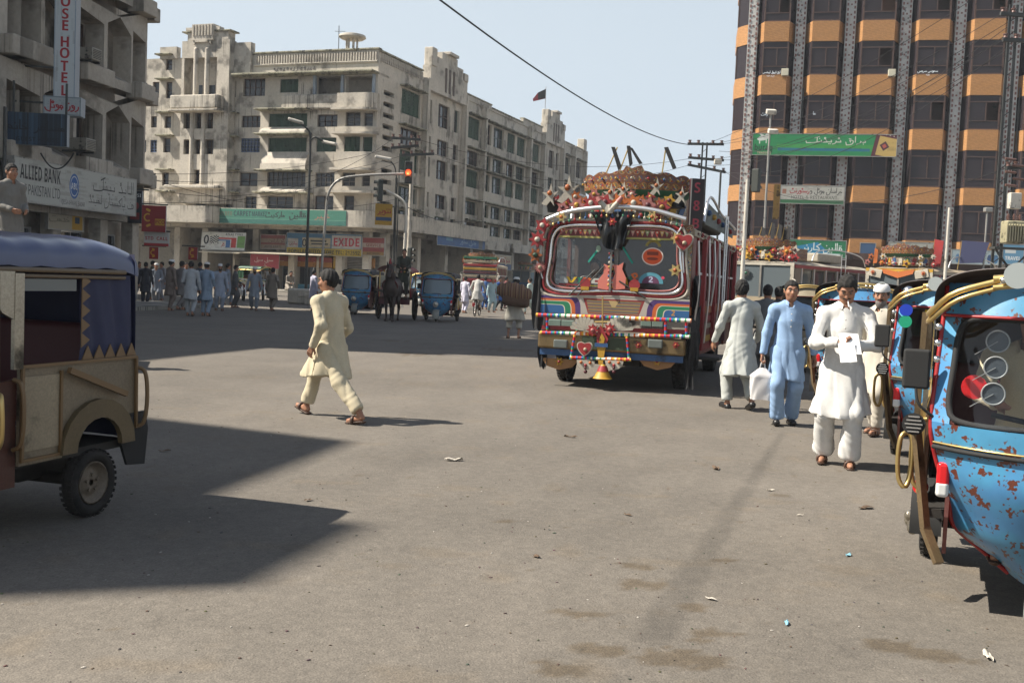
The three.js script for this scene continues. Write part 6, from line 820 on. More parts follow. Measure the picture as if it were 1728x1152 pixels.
  // ornament brackets beside the screen
  for (const [x, y, R, k] of [[916, 380, .13, 0], [908, 404, .15, 1], [904, 430, .12, 2], [912, 451, .1, 3], [1140, 456, .1, 4], [1143, 402, .1, 4], [948, 366, .09, 4], [1101, 366, .09, 4]]) { const p = P(x, y, .06); star(g, p, R, [C.red, C.red, C.orange, C.pink, C.gold][k], [C.white, C.white, C.green, C.cream, C.orange][k], [5, 8, 6, 16, 6][k]); }
  heart(g, P(1154, 406, .06), .17); for (const [x0, y0, x1, y1] of [[905, 385, 925, 385], [898, 405, 922, 408], [906, 440, 916, 470], [1140, 400, 1152, 380], [1152, 420, 1154, 460]]) new MB().bar(P(x0, y0, .03), P(x1, y1, .03), .012).build('bracket', mAlu, g);
  // roof edge: bright rim, studs and stars, bird cut-outs
  new MB().tube([P(918, 372, .05), P(960, 357, .05), P(1040, 349, .05), P(1100, 354, .05), P(1158, 370, .05)], .035, 40, 8).build('roof_rim', mAlu, g);
  garland(g, 8, (t) => P(lerp(950, 1118, t), 350 - 10 * Math.sin(Math.PI * t) , -.05), .125, 901);
  garland(g, 13, (t) => P(lerp(940, 1130, t), 338 - 12 * Math.sin(Math.PI * t) + (Math.round(t * 12) % 2) * 9, -.3), .09, 907);
  for (const [x, y, s] of [[958, 322, 1], [928, 330, .8], [1030, 328, .7], [1108, 316, .6], [1052, 322, .6], [1150, 330, .6]]) { const p = P(x, y, -.15); const o = new MB().ext([[-.16, -.16], [-.05, -.02], [-.16, .06], [-.02, .06], [.02, .24], [.07, .05], [.19, .1], [.06, -.04], [.1, -.2], [.02, -.1], [-.06, -.2]].map(([a, b]) => [a * s, b * s]), .02, TR(p.x, p.y, p.z)).build('bird_cutout', C.white, g); new MB().sph(.05 * s, p.x, p.y + .05 * s, p.z + .02).build('bird_breast', C.orange, o); }
  { const a = P(1028, 357, .1), m = new MB(); m.bar(a, P(1008, 334, .1), .05, .03).bar(a, P(1048, 336, .1), .05, .03).bar(P(1030, 360, .1), P(1030, 345, .1), .04).build('wing_ornament', C.white, g); new MB().bar(P(1012, 339, .13), P(1008, 332, .13), .045, .03).bar(P(1043, 341, .13), P(1050, 332, .13), .045, .03).build('wing_tip', C.pink, g); star(g, P(1034, 374, .12), .07, C.red, C.orange, 6); }
  for (let i = 0; i < 26; i++) { const t = i / 25, p = P(lerp(925, 1152, t), 371 - 17 * Math.sin(Math.PI * t), .09); new MB().cyl(.004, .004, .07, p.x, p.y - .035, p.z, 0, 0, 0, 5).sph(.02, p.x, p.y - .085, p.z, 1, 1.3, 1, 8, 6).build('bead_pendant', [C.red, C.gold, C.blue, C.white, C.green][i % 5], g); }
  crown(g, V(.1, 2.6, -1.15), .84, .37);
  // black cloths on the roof corners
  const roofCloth = (x0, y0, x1, y1, x2, y2, w) => { const A = P(x0, y0, w), B = P(x1, y1, w), Q = P(x2, y2, w); new MB().add(gridGeo((u, v) => { const p = A.clone().lerp(B, u).lerp(Q, v * .96); return [p.x, p.y - .1 * Math.sin(u * 3.1) * (1 - v), p.z + .06 * Math.sin(u * 9 + v * 5)]; }, 14, 10)).build('black_cloth', mat('dark grey cloth', [.03, .03, .028], .8), g); };
  roofCloth(927, 326, 918, 366, 968, 360, -.3); roofCloth(1085, 352, 1150, 318, 1158, 352, -.35);
  // poles and black pennants above the crown
  for (const [x0, y0, x1, y1] of [[1000, 345, 1042, 248], [1030, 330, 1062, 246], [1112, 330, 1124, 248], [1152, 335, 1150, 300]]) new MB().bar(P(x0, y0, -.9), P(x1, y1, -.9), .011).build('pennant_pole', mBrass, g);
  for (const q of [[[1032, 248], [1038, 248], [1049, 280], [1044, 288]], [[1058, 246], [1064, 246], [1068, 276], [1063, 282]], [[1062, 247], [1068, 250], [1085, 276], [1079, 277]], [[1121, 249], [1128, 248], [1142, 283], [1136, 286]]]) { const s = q.map(([a, b]) => { const p = P(a, b, -.9); return [p.x, p.y]; }); new MB().ext(s, .02, TR(0, 0, -.9)).build('black_pennant', mPlainBlack, g); }
  { const c = P(1158, 356, -.4), M_ = TR(1.06, c.y + .1, -.75, 0, .5); board('name_board', .22, .85, .04, canvasTex(60, 240, (x, w, h) => { x.fillStyle = '#2b2326'; x.fillRect(0, 0, w, h); 'S8B'.split('').forEach((k, i) => txt(x, k, w / 2, 40 + i * 78, 60, '#a83a48')); x.fillStyle = '#c9c2b8'; x.fillRect(0, 0, 6, h); }), g, M_, C.maroon); }
  // roof rack with sagging side boards
  for (const s of [-1, 1]) { new MB().tube([V(s * 1.1, 2.66, -1.5), V(s * 1.12, 3.05, -1.8), V(s * 1.12, 2.95, -4), V(s * 1.12, 2.85, -6.8)], .025).build('roof_rack', mAlu, g); const b = new MB().add(gridGeo((u, v) => [s * 1.1, lerp(2.64, 3.02 - u * .18, v), -1.7 - u * 4.8], 10, 2)).build('rack_board', mat('painted rack board', [.10, .13, .13], .6, { map: T.grime }), g); for (let i = 0; i < 6; i++) new MB().sph(.05, s * 1.12, 2.84 - i * .02, -2 - i * .75).build('board_lamp', [C.blue, C.yellow, C.red][i % 3], b); }
  new MB().rbox(1.8, .25, 3.2, .08, 0, 2.8, -4.6).build('roof_load', mat('tarpaulin', [.12, .11, .10], .9, { map: T.cloth }), g);
  // near flank: open door with chrome rails, ladder, cloth streamers
  for (const [z, y0, y1] of [[-.35, 1.0, 2.3], [-1.75, .7, 2.4], [-2.5, 1.3, 2.4], [-3.3, .6, 2.4]]) new MB().tube([V(1.17, y0, z), V(1.22, lerp(y0, y1, .5), z + .05), V(1.19, y1, z + .1)], .02).build('hand_rail', mAlu, g);
  for (const [z, m] of [[-1.35, C.red], [-2.95, C.red], [-4.9, C.maroon], [-6.6, C.red]]) new MB().b2(1.135, 1.2, .6, 2.42, z - .09, z + .09).build('door_post', m, g);
  { const m = new MB(); for (const z of [-4.0, -4.35]) m.bar(V(1.2, 1.0, z), V(1.2, 2.95, z), .018); for (let i = 0; i < 7; i++) m.bar(V(1.2, 1.1 + i * .28, -4), V(1.2, 1.1 + i * .28, -4.35), .014); m.build('ladder', mAlu, g); }
  for (let i = 0; i < 16; i++) star(g, V(1.17, 2.41, -.4 - i * .42), .05, i % 2 ? C.red : C.white, C.maroon, 6);
  { const f = (z0, z1, yt, yb, k) => new MB().add(gridGeo((u, v) => [1.18 + .05 * Math.sin(u * 9 + v * 6 + k), lerp(yt, yb, v) + .04 * Math.sin(u * 12), lerp(z0, z1, u)], 8, 16)).build('black_streamer', mPlainBlack, g); f(-.2, -.6, 1.75, .72, 0); f(-.55, -.8, 1.3, .35, 2); }
  new MB().rbox(.5, .06, .8, .02, 1.25, .48, -1.6).build('door_step', mDarkSteel, g);
}
// ---- other buses, lighter in detail
function otherBus(label, pos, turn, o) {
  const g = thing('decorated_bus', label, 'bus', pos, turn, 'decorated buses'); busBase(g, o); crown(g, V(0, o.roof ?? 2.62, -.7), .8, .3, o.crown);
  new MB().rbox(2.2, .3, .2, .04, 0, .6, .05).build('bumper', mChrome, g); for (const s of [-.8, .8]) new MB().cyl(.11, .11, .06, s, .95, .02, Math.PI / 2).build('headlamp', mat('headlamp glass', [.55, .56, .55], .12), g);
  for (const s of [-1, 1]) { new MB().tube([V(s * 1.1, 2.0, .0), V(s * 1.25, 1.95, .12), V(s * 1.25, 1.8, .14)], .014).rbox(.2, .34, .06, .03, s * 1.25, 1.65, .14).build('mirror', mWhitePaint, g); }
  if (o.garland) { garland(g, o.garland, (t) => V(lerp(-1.1, 1.1, t), 2.72 + .12 * Math.sin(t * 60) + .1 * Math.sin(Math.PI * t), -.05 - .15 * Math.abs(Math.sin(t * 37))), o.gR ?? .16, o.seed); garland(g, o.garland, (t) => V(lerp(-1.05, 1.05, t), 2.92 + .1 * Math.sin(t * 47), -.2), (o.gR ?? .16) * .9, o.seed + 5); }
  for (const f of o.flags ?? []) { new MB().bar(V(f[0], 2.6, f[1]), V(f[0] + f[3], 2.6 + f[2], f[1]), .015).build('flag_pole', mBrass, g); new MB().ext([[0, 0], [f[4] ?? .12, -.06], [(f[4] ?? .12) * .8, -(f[6] ?? .8)], [-.04, -(f[6] ?? .8) * 1.05]], .02, TR(f[0] + f[3], 2.6 + f[2], f[1])).build('flag', f[5] ?? mPlainBlack, g); }
  for (const s of [-1, 1]) new MB().tube([V(s * 1.05, 2.62, -1.6), V(s * 1.07, 2.9, -1.8), V(s * 1.07, 2.9, -6.2), V(s * 1.05, 2.62, -6.6)], .02).build('roof_rack', mAlu, g); return g;
}
{
  const c = at(1283, 470, 34); const g = otherBus('white-topped bus with an orange flower garland and black flags beside the painted bus', [c.x, 0, -34], -38 * Math.PI / 180, { glass: mat('tinted bus glass', [.10, .12, .13], .08), front: C.cream, brow: C.white, side: mat('dull striped side', [.22, .18, .14], .5, { map: T.grime }), post: mAlu, roofMat: mat('pale roof paint', [.5, .47, .42], .5, { map: T.grime }), roofBand: C.red, cornerPost: C.white, garland: 16, seed: 411, gR: .17, flags: [[-.7, -.8, 1.1, .3], [-.4, -.9, 1.25, .3], [-.1, -.9, 1.2, .25], [.1, -1, 1.1, .2], [.3, -1, 1.15, .1]] });  // bus glass is opaque here, its colour simply set dark
  { const m = new MB(); for (const z of [-3.9, -4.3]) m.bar(V(1.18, 1.0, z), V(1.18, 2.95, z), .018); for (let i = 0; i < 7; i++) m.bar(V(1.18, 1.1 + i * .28, -3.9), V(1.18, 1.1 + i * .28, -4.3), .014); m.build('ladder', mAlu, g); }
  new MB().rbox(1.5, .3, 2.2, .06, 0, 2.8, -4).build('roof_load', mat('bundle cloth', [.45, .40, .32], .9, { map: T.cloth }), g); star(g, V(-.5, 2.15, .0), .16, mChrome, C.green, 12); 
}
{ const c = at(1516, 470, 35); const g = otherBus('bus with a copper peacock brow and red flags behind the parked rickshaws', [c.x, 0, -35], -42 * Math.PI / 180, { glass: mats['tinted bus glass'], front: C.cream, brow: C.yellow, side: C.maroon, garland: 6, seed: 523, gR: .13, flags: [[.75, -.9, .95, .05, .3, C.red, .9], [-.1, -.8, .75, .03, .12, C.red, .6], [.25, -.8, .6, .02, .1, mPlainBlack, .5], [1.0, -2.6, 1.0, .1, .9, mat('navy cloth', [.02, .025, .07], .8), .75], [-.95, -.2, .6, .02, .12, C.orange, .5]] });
  for (const s of [-1, 1]) new MB().ext([[0, -.1], [.5, .05], [.55, .2], [.3, .16], [.1, .12], [0, .1]], .03, TR(0, 2.3, .03, 0, s < 0 ? Math.PI : 0, 0)).build('peacock_wing', mat('copper foil', [.45, .14, .05], .25, ), g); for (const s of [-1, 1]) { new MB().rbox(.45, .28, .03, .01, s * .78, 2.36, .02, 0, 0, s * .2).build('white_panel', C.white, g); star(g, V(s * .85, 2.38, .05), .08, C.orange, C.red, 8); } }
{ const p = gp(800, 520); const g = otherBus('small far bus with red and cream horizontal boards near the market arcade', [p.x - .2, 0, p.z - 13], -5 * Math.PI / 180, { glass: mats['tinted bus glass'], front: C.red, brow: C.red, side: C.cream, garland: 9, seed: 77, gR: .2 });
  for (let i = 0; i < 7; i++) new MB().rbox(2.2, .16, .08, .02, 0, 1.5 + i * .24, .03).build('painted_board', [C.red, C.cream, C.maroon, C.yellow, C.red, C.cream, C.green][i], g); }
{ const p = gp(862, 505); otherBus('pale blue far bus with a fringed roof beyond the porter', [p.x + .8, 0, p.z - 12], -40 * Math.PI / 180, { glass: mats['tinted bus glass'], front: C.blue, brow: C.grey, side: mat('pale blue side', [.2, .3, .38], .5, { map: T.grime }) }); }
// ---------------------------------------------------------------- people
// surface nets: mesh of f(x, y, z) < 0 inside a box
function netMesh(f, mn, mx, cell) {
  const nx = Math.ceil((mx.x - mn.x) / cell) + 1, ny = Math.ceil((mx.y - mn.y) / cell) + 1, nz = Math.ceil((mx.z - mn.z) / cell) + 1, v = new Float32Array(nx * ny * nz);
  for (let k = 0, i = 0; k < nz; k++) for (let j = 0; j < ny; j++) for (let l = 0; l < nx; l++, i++) v[i] = f(mn.x + l * cell, mn.y + j * cell, mn.z + k * cell);
  const id = new Int32Array(nx * ny * nz).fill(-1), pos = [], ix = [], sx = 1, sy = nx, sz = nx * ny, co = [0, sx, sy, sx + sy, sz, sz + sx, sz + sy, sz + sx + sy];
  const E = [[0, 1], [2, 3], [4, 5], [6, 7], [0, 2], [1, 3], [4, 6], [5, 7], [0, 4], [1, 5], [2, 6], [3, 7]];
  for (let k = 0; k < nz - 1; k++) for (let j = 0; j < ny - 1; j++) for (let l = 0; l < nx - 1; l++) {
    const b = l + j * sy + k * sz; let m = 0; for (let c = 0; c < 8; c++) if (v[b + co[c]] < 0) m |= 1 << c; if (!m || m === 255) continue;
    let X = 0, Y = 0, Zz = 0, n = 0; for (const [p, q] of E) { const A = v[b + co[p]], B = v[b + co[q]]; if ((A < 0) === (B < 0)) continue; const t = A / (A - B); X += (p & 1) + t * ((q & 1) - (p & 1)); Y += ((p >> 1) & 1) + t * (((q >> 1) & 1) - ((p >> 1) & 1)); Zz += (p >> 2) + t * ((q >> 2) - (p >> 2)); n++; }
    id[b] = pos.length / 3; pos.push(mn.x + (l + X / n) * cell, mn.y + (j + Y / n) * cell, mn.z + (k + Zz / n) * cell);
  }
  for (let k = 1; k < nz - 1; k++) for (let j = 1; j < ny - 1; j++) for (let l = 1; l < nx - 1; l++) {
    const b = l + j * sy + k * sz, a = v[b] < 0;
    const quad = (p, q, r, s, flip) => { if (p < 0 || q < 0 || r < 0 || s < 0) return; flip ? ix.push(p, r, q, q, r, s) : ix.push(p, q, r, q, s, r); };
    if (a !== (v[b + sx] < 0)) quad(id[b - sy - sz], id[b - sz], id[b - sy], id[b], !a);
    if (a !== (v[b + sy] < 0)) quad(id[b - sx - sz], id[b - sz], id[b - sx], id[b], a);
    if (a !== (v[b + sz] < 0)) quad(id[b - sx - sy], id[b - sy], id[b - sx], id[b], !a);
  }
  const g = new THREE.BufferGeometry(); g.setAttribute('position', new THREE.Float32BufferAttribute(pos, 3)); g.setIndex(ix); g.computeVertexNormals(); return g;
}
const smin = (a, b, k) => { const h = Math.max(0, 1 - Math.abs(a - b) / k); return Math.min(a, b) - h * h * k * .25; };
const capD = (x, y, z, a, b, ra, rb, fl = 1) => { const bx = b.x - a.x, by = b.y - a.y, bz = b.z - a.z, px = x - a.x, py = y - a.y, pz = z - a.z; const t = clamp((px * bx + py * by + pz * bz) / (bx * bx + by * by + bz * bz + 1e-9), 0, 1); return Math.hypot(px - bx * t, py - by * t, (pz - bz * t) * fl) - (ra + (rb - ra) * t); };
const ell = (x, y, z, cx, cy, cz, rx, ry, rz) => { const X = (x - cx) / rx, Y = (y - cy) / ry, Zq = (z - cz) / rz, k = Math.sqrt(X * X + Y * Y + Zq * Zq); return (k - 1) * Math.min(rx, ry, rz); };
function ik(a, b, l1, l2, hint) { const d = b.clone().sub(a); let L0 = d.length(); const mx = (l1 + l2) * .995; if (L0 > mx) { b = a.clone().addScaledVector(d.normalize(), mx); d.copy(b).sub(a); L0 = mx; } const u = d.clone().normalize(), x = (l1 * l1 - l2 * l2 + L0 * L0) / (2 * L0), h = Math.sqrt(Math.max(0, l1 * l1 - x * x)); const n = hint.clone().addScaledVector(u, -hint.dot(u)).normalize(); return [a.clone().addScaledVector(u, x).addScaledVector(n, h), b]; }
const cloth = (name, r, g, b) => mat('cloth ' + name, [r, g, b], .9, { map: T.cloth, sheen: .25, sheenRoughness: .6, sheenColor: new THREE.Color(.6, .6, .6) });
const mSkin = mat('brown skin', [.30, .145, .085], .6), mHair = mat('black hair', [.010, .0085, .0075], .85), mEye = mat('eye white', [.20, .16, .13], .5), mPupil = mat('dark pupil', [.01, .008, .006], .2), mLip = mat('lip', [.22, .07, .055], .55), mSandal = mat('brown leather', [.06, .03, .018], .55), mShoe = mat('black leather', [.012, .011, .011], .4), mGreyHair = mat('grey beard', [.16, .14, .13], .8), mCapW = cloth('white cap', .75, .74, .72);
function meshOf(list) { const g = list.length > 1 ? mergeGeometries(list.map((q) => { const n = q.toNonIndexed(); n.deleteAttribute('uv'); return n; })) : list[0].toNonIndexed(); return boxUV(g); }
function person(label, pos, yaw, o) {
  const g = thing('person', label, 'person', pos, yaw, o.group), near = o.near, S = o.scale ?? 1; g.scale.setScalar(S); g.updateMatrixWorld(true);
  const sd = o.seed ?? 1, lean = o.lean ?? .03, ph = sd * 1.7;
  // skeleton
  const fL = o.L ?? { x: .1, z: .02 }, fR = o.R ?? { x: -.1, z: -.02 }, py = o.pelvis ?? (.915 - .28 * Math.pow(Math.abs(fL.z - fR.z) / 2, 2) * 1.6);
  const pel = V(0, py, o.pz ?? (fL.z + fR.z) / 2), rotUp = (v) => V(v.x, v.y, v.z).applyAxisAngle(V(1, 0, 0), lean).add(pel);
  const chest = rotUp(V(0, .34, 0)), nk = rotUp(V(0, .53, 0)), hc = rotUp(V(0, .695, .015)), leg = [], arm = [];
  for (const [s, f] of [[1, fL], [-1, fR]]) { const hip = pel.clone().add(V(s * .095, -.02, 0)), an = V(f.x, .085 + (f.lift ?? 0), f.z - .03); const [kn, ank] = ik(hip, an, .43, .42, V(s * .15, 0, 1)); leg.push({ s, hip, kn, ank, f }); }
  for (const [s, w, e] of [[1, o.lw ?? V(.3, .78, .06), o.le], [-1, o.rw ?? V(-.3, .78, .06), o.re]]) { const sh = rotUp(V(s * .185, .47, 0)); const [el, wr] = ik(sh, w, .30, .26, e ?? V(s * .5, -.1, -1)); arm.push({ s, sh, el, wr }); }
  const hq = new THREE.Quaternion().setFromEuler(new THREE.Euler(o.head?.[1] ?? 0, o.head?.[0] ?? 0, o.head?.[2] ?? 0, 'YXZ')), hqi = hq.clone().invert(), hv = V();
  const toHead = (x, y, z) => hv.set(x - hc.x, y - hc.y, z - hc.z).applyQuaternion(hqi);
  const bounds = (pts, r) => { const b = new THREE.Box3(); for (const p of pts) b.expandByPoint(p); return [b.min.addScalar(-r), b.max.addScalar(r)]; };
  // ---- skin: torso and limbs as one surface; head and hands on finer grids
  const all = [pel, chest, nk, ...leg.flatMap((l) => [l.hip, l.kn, l.ank]), ...arm.flatMap((a) => [a.sh, a.el, a.wr])];
  const toe = (l) => V(l.f.x + Math.sin(l.f.yaw ?? l.s * .12) * .15, .03 + (l.f.toe ?? l.f.lift ?? 0) * .5, l.f.z + .13);
  for (const l of leg) { l.t = toe(l); l.h = V(l.f.x, l.ank.y - .045, l.f.z - .05); }
  const bodyF = (x, y, z) => { let d = capD(x, y, z, pel, chest, .115, .13, 1.3); d = smin(d, capD(x, y, z, chest, nk, .12, .06, 1.2), .08); d = smin(d, capD(x, y, z, nk, hc, .055, .05), .04); for (const l of leg) { d = smin(d, capD(x, y, z, l.hip, l.kn, .075, .052), .05); d = smin(d, capD(x, y, z, l.kn, l.ank, .05, .034), .03); d = smin(d, capD(x, y, z, l.h, l.t, .036, .028), .03); } for (const a of arm) { d = smin(d, capD(x, y, z, a.sh, a.el, .048, .038), .04); d = smin(d, capD(x, y, z, a.el, a.wr, .038, .025), .03); } return d; };
  const parts = []; { const [a, b] = bounds([...all, ...leg.map(toe)], .14); parts.push(netMesh(bodyF, a, b, near ? .02 : .03)); }
  const n0 = V(0, .012, .088), n1 = V(0, -.028, .106), n2 = V(0, 0, .09), n3 = V(0, -.03, .102);
  const headF = (x, y, z) => { const q = toHead(x, y, z), X = Math.abs(q.x); let d = ell(q.x, q.y, q.z, 0, .02, -.008, .074, .098, .096); d = smin(d, ell(q.x, q.y, q.z, 0, -.055, .028, .052, .058, .058), .05); d = smin(d, ell(q.x, q.y, q.z, 0, -.09, .052, .026, .02, .022), .03); if (near) { d = smin(d, capD(q.x, q.y, q.z, n0, n1, .009, .014), .016); d = smin(d, ell(X, q.y, q.z, .034, .03, .083, .026, .009, .012), .012); d = Math.max(d, -ell(X, q.y, q.z, .031, .008, .102, .017, .010, .010) * .8); d = smin(d, ell(X, q.y, q.z, .045, -.025, .06, .02, .022, .02), .02); d = smin(d, ell(q.x, q.y, q.z, 0, -.055, .083, .022, .008, .01), .008); d = smin(d, ell(X, q.y, q.z, .078, -.002, -.012, .012, .03, .02), .008); } else d = smin(d, capD(q.x, q.y, q.z, n2, n3, .012, .014), .015); d = smin(d, capD(x, y, z, nk, hc, .056, .052), .03); return d; };
  parts.push(netMesh(headF, hc.clone().add(V(-.14, -.2, -.15)), hc.clone().add(V(.14, .15, .15)), near ? .0055 : .014));
  const hands = [];
  for (const a of arm) {
    const dir = a.wr.clone().sub(a.el).normalize(), cfg = (a.s > 0 ? o.lh : o.rh) ?? {}, palm = (cfg.palm ?? V(-a.s, 0, .2)).clone(); if (cfg.dir) dir.copy(cfg.dir).normalize(); palm.addScaledVector(dir, -palm.dot(dir)).normalize(); const side = dir.clone().cross(palm).normalize().multiplyScalar(a.s), curl = cfg.curl ?? .35, prim = [];
    const at3 = (u, s, p) => a.wr.clone().addScaledVector(dir, u).addScaledVector(side, s).addScaledVector(palm, p);
    for (const s of [-.026, -.009, .009, .026]) prim.push([at3(0, s * .6, 0), at3(.078, s, 0), .013, .011]);
    if (near) { [[-.03, .062], [-.01, .072], [.011, .076], [.031, .066]].forEach(([s, len]) => { let p = at3(.08, s, 0), ang = curl * .8; for (const f of [.45, .32, .26]) { const q = p.clone().addScaledVector(dir, Math.cos(ang) * len * f).addScaledVector(palm, Math.sin(ang) * len * f); prim.push([p, q, .0085, .0075]); p = q; ang += curl; } }); const t0 = at3(.02, .025, .006), t1 = at3(.055, .05, .018), t2 = at3(.082, .05 - curl * .02, .03); prim.push([t0, t1, .012, .01], [t1, t2, .0095, .008]); }
    else prim.push([at3(.07, 0, 0), at3(.13, 0, curl * .06), .024, .014], [at3(.03, .02, 0), at3(.075, .042, .02), .012, .009]);
    const aM = a.el.clone().lerp(a.wr, .6), f = (x, y, z) => { let d = 1e3; for (const [p, q, ra, rb] of prim) d = smin(d, capD(x, y, z, p, q, ra, rb), .006); return smin(d, capD(x, y, z, aM, a.wr, .028, .024), .012); };
    const [mn, mx] = bounds([a.wr, ...prim.map((p) => p[1])], .03); parts.push(netMesh(f, mn, mx, near ? .0045 : .014)); hands.push({ c: at3(.07, 0, .02), dir, palm, side, at3 });
  }
  put('body', meshOf(parts), mSkin, g);
  // ---- face details
  const hp = (x, y, z) => V(x, y, z).applyQuaternion(hq).add(hc);
  if (near) { for (const s of [-1, 1]) { const e = hp(s * .031, .008, .0835); const eye = new MB().sph(.0118, e.x, e.y, e.z).build('eye', mEye, g); const p = hp(s * .031, .007, .0905); new MB().sph(.0062, p.x, p.y, p.z).build('pupil', mPupil, eye); const b0 = hp(s * .014, .03, .101), b1 = hp(s * .034, .036, .098), b2 = hp(s * .054, .028, .082); new MB().tube([b0, b1, b2], .0048, 8, 5).build('eyebrow', mHair, g); } new MB().tube([hp(-.02, -.056, .087), hp(0, -.054, .095), hp(.02, -.056, .087)], .005, 8, 5).tube([hp(-.016, -.063, .087), hp(0, -.065, .094), hp(.016, -.063, .087)], .0045, 8, 5).build('mouth', mLip, g);
    if (o.moustache) new MB().tube([hp(-.032, -.052, .082), hp(-.012, -.042, .096), hp(.012, -.042, .096), hp(.032, -.052, .082)], .0065, 14, 6).build('moustache', o.hairMat ?? mHair, g); }
  const hairF = (grow) => (x, y, z) => { const q = toHead(x, y, z), n = .004 * Math.sin(q.x * 130 + q.y * 60) * Math.sin(q.z * 110 + 2); let d = ell(q.x, q.y, q.z, 0, .026, -.012, .082 + grow, .106 + grow, .104 + grow) + n; const rm = Math.max(.028 + q.y * .55 - q.z, q.y - .062); d = Math.max(d, -rm); return Math.max(d, -.055 - q.y + q.z * .4, -(Math.max(Math.abs(q.x) * -1 + .066, q.y - .0, -.02 - q.z) )); };
  put('hair', meshOf([netMesh(hairF(o.hairGrow ?? .003), hc.clone().add(V(-.16, -.14, -.17)), hc.clone().add(V(.16, .19, .17)), near ? .007 : .014)]), o.hairMat ?? mHair, g);
  if (o.cap) put('cap', meshOf([netMesh((x, y, z) => { const q = toHead(x, y, z); return Math.max(ell(q.x, q.y, q.z, 0, .05, -.006, .094, .1, .11), .048 - q.y - q.z * .12, q.y - .128); }, hc.clone().add(V(-.15, -.05, -.16)), hc.clone().add(V(.15, .19, .16)), near ? .006 : .013)]), o.capMat ?? mCapW, g);
  if (o.beard) put('beard', meshOf([netMesh((x, y, z) => { const q = toHead(x, y, z); return Math.max(smin(ell(q.x, q.y, q.z, 0, -.078, .04, .058, .062, .058), ell(q.x, q.y, q.z, 0, -.12, .05, .035, .035, .03), .03), q.y + .02 - Math.abs(q.x) * .3, -ell(q.x, q.y, q.z, 0, -.058, .1, .022, .012, .02)); }, hc.clone().add(V(-.15, -.2, -.15)), hc.clone().add(V(.15, .1, .15)), near ? .007 : .014)]), o.beardMat ?? mHair, g);
  // ---- trousers
  const rg = (a) => { const q = 1 - Math.abs(Math.sin(a)); return q * q - .3; };
  const fold = (x, y, z, amp) => amp * (.9 * rg(x * 15 + z * 11 + 1.5 * Math.sin(y * 3.1 + ph) + ph) + .55 * rg((y * .75 + x * 1.3 - z * .4) * 7.5 + 1.2 * Math.sin(z * 5 + ph) + ph * 2) + .12 * Math.sin(y * 61 + x * 37 + 3 * Math.sin(z * 21 + y * 9)));
  const pA = pel.clone().add(V(-.07, -.06, 0)), pB = pel.clone().add(V(.07, -.06, 0)), loT = o.hemTrouser ?? .86, lE = leg.map((l) => l.kn.clone().lerp(l.ank, loT)), lC = leg.map((l) => l.kn.clone().lerp(l.ank, loT + .09)), lU = leg.map((l) => l.ank.clone().sub(l.kn).normalize());
  const shF = (x, y, z) => { let d = capD(x, y, z, pA, pB,   .118, .118); for (let i = 0; i < 2; i++) { const l = leg[i]; d = smin(d, capD(x, y, z, l.hip, l.kn, .1, .078), .06); d = smin(d, capD(x, y, z, l.kn, lE[i], .08, (o.ankleR ?? .07) * .88), .05); } let lowest = 1e9; d += fold(x, y, z, near ? .013 : .007); for (let i = 0; i < 2; i++) { const e = lC[i], u = lU[i]; lowest = Math.min(lowest, Math.hypot(x - e.x, z - e.z) < .16 ? -((x - e.x) * u.x + (y - e.y) * u.y + (z - e.z) * u.z) : 1e9); } return lowest < 1e8 ? Math.max(d, -lowest) : d; };
  { const [a, b] = bounds([pel, ...leg.flatMap((l) => [l.hip, l.kn, l.ank])], .19); put('shalwar', meshOf([netMesh(shF, a, b, near ? .011 : .026)]), o.trouser ?? o.shirt, g); }
  // ---- long shirt: torso, sleeves, flared skirt to the knee
  const hem = o.hem ?? .52, waist = pel.y + .1, sk = o.skirt ?? [0, 0], shN = [arm[0].sh, arm[1].sh];
  const pK = pel.clone().add(V(0, .05, 0)), nK = nk.clone().add(V(0, -.005, .02)), aE = arm.map((a) => a.el.clone().lerp(a.wr, o.cuff ?? .96)), aU = arm.map((a, i) => aE[i].clone().sub(a.el).normalize());
  const kF = (x, y, z) => {
    let d = capD(x, y, z, pK, chest, .126, .138, 1.22); d = smin(d, capD(x, y, z, shN[0], shN[1], .05, .05), .08); d = smin(d, capD(x, y, z, chest, nk, .118, .07, 1.1), .08); for (const q of shN) d = smin(d, capD(x, y, z, nk, q, .062, .055), .05);
    if (y < chest.y) { const t = clamp((waist + .02 - y) / (waist - hem), 0, 1), up = clamp((y - waist) / (chest.y - waist), 0, 1), cx = sk[0] * t, cz = pel.z + sk[1] * t + (chest.z - pel.z) * up * .8, rx = lerp(.15, o.flare ?? .215, t) - up * .06, rz = lerp(.122, (o.flareZ ?? .165), t) - up * .06 + Math.abs(fL.z - fR.z) * .12 * t, a = Math.atan2(x - cx, z - cz), rip = 1 + t * .13 * (Math.sin(a * 5 + ph + t * 2) * .5 + rg(a * 4.5 + ph * 3 - t * 2.2) * .5); const q = (Math.hypot((x - cx) / rx, (z - cz) / rz) / rip - 1) * Math.min(rx, rz) * .85; const slit = Math.abs(z - cz) < .012 && t > .45 && Math.abs(x - cx) > rx * .5 ? .02 : 0; d = smin(d, Math.max(q + slit, y - chest.y + .02), .07); d = Math.max(d, hem + .02 * Math.sin(a * 2 + ph) - y); }
    for (let i = 0; i < 2; i++) { const a = arm[i], e = aE[i], u = aU[i]; let s = smin(capD(x, y, z, a.sh, a.el, .06, .053), capD(x, y, z, a.el, e, .053, .045), .04); s = Math.max(s + fold(x * 1.6, y * 1.5, z * 1.3, near ? .008 : .004), (x - e.x) * u.x + (y - e.y) * u.y + (z - e.z) * u.z - .03); d = smin(d, s, .04); }
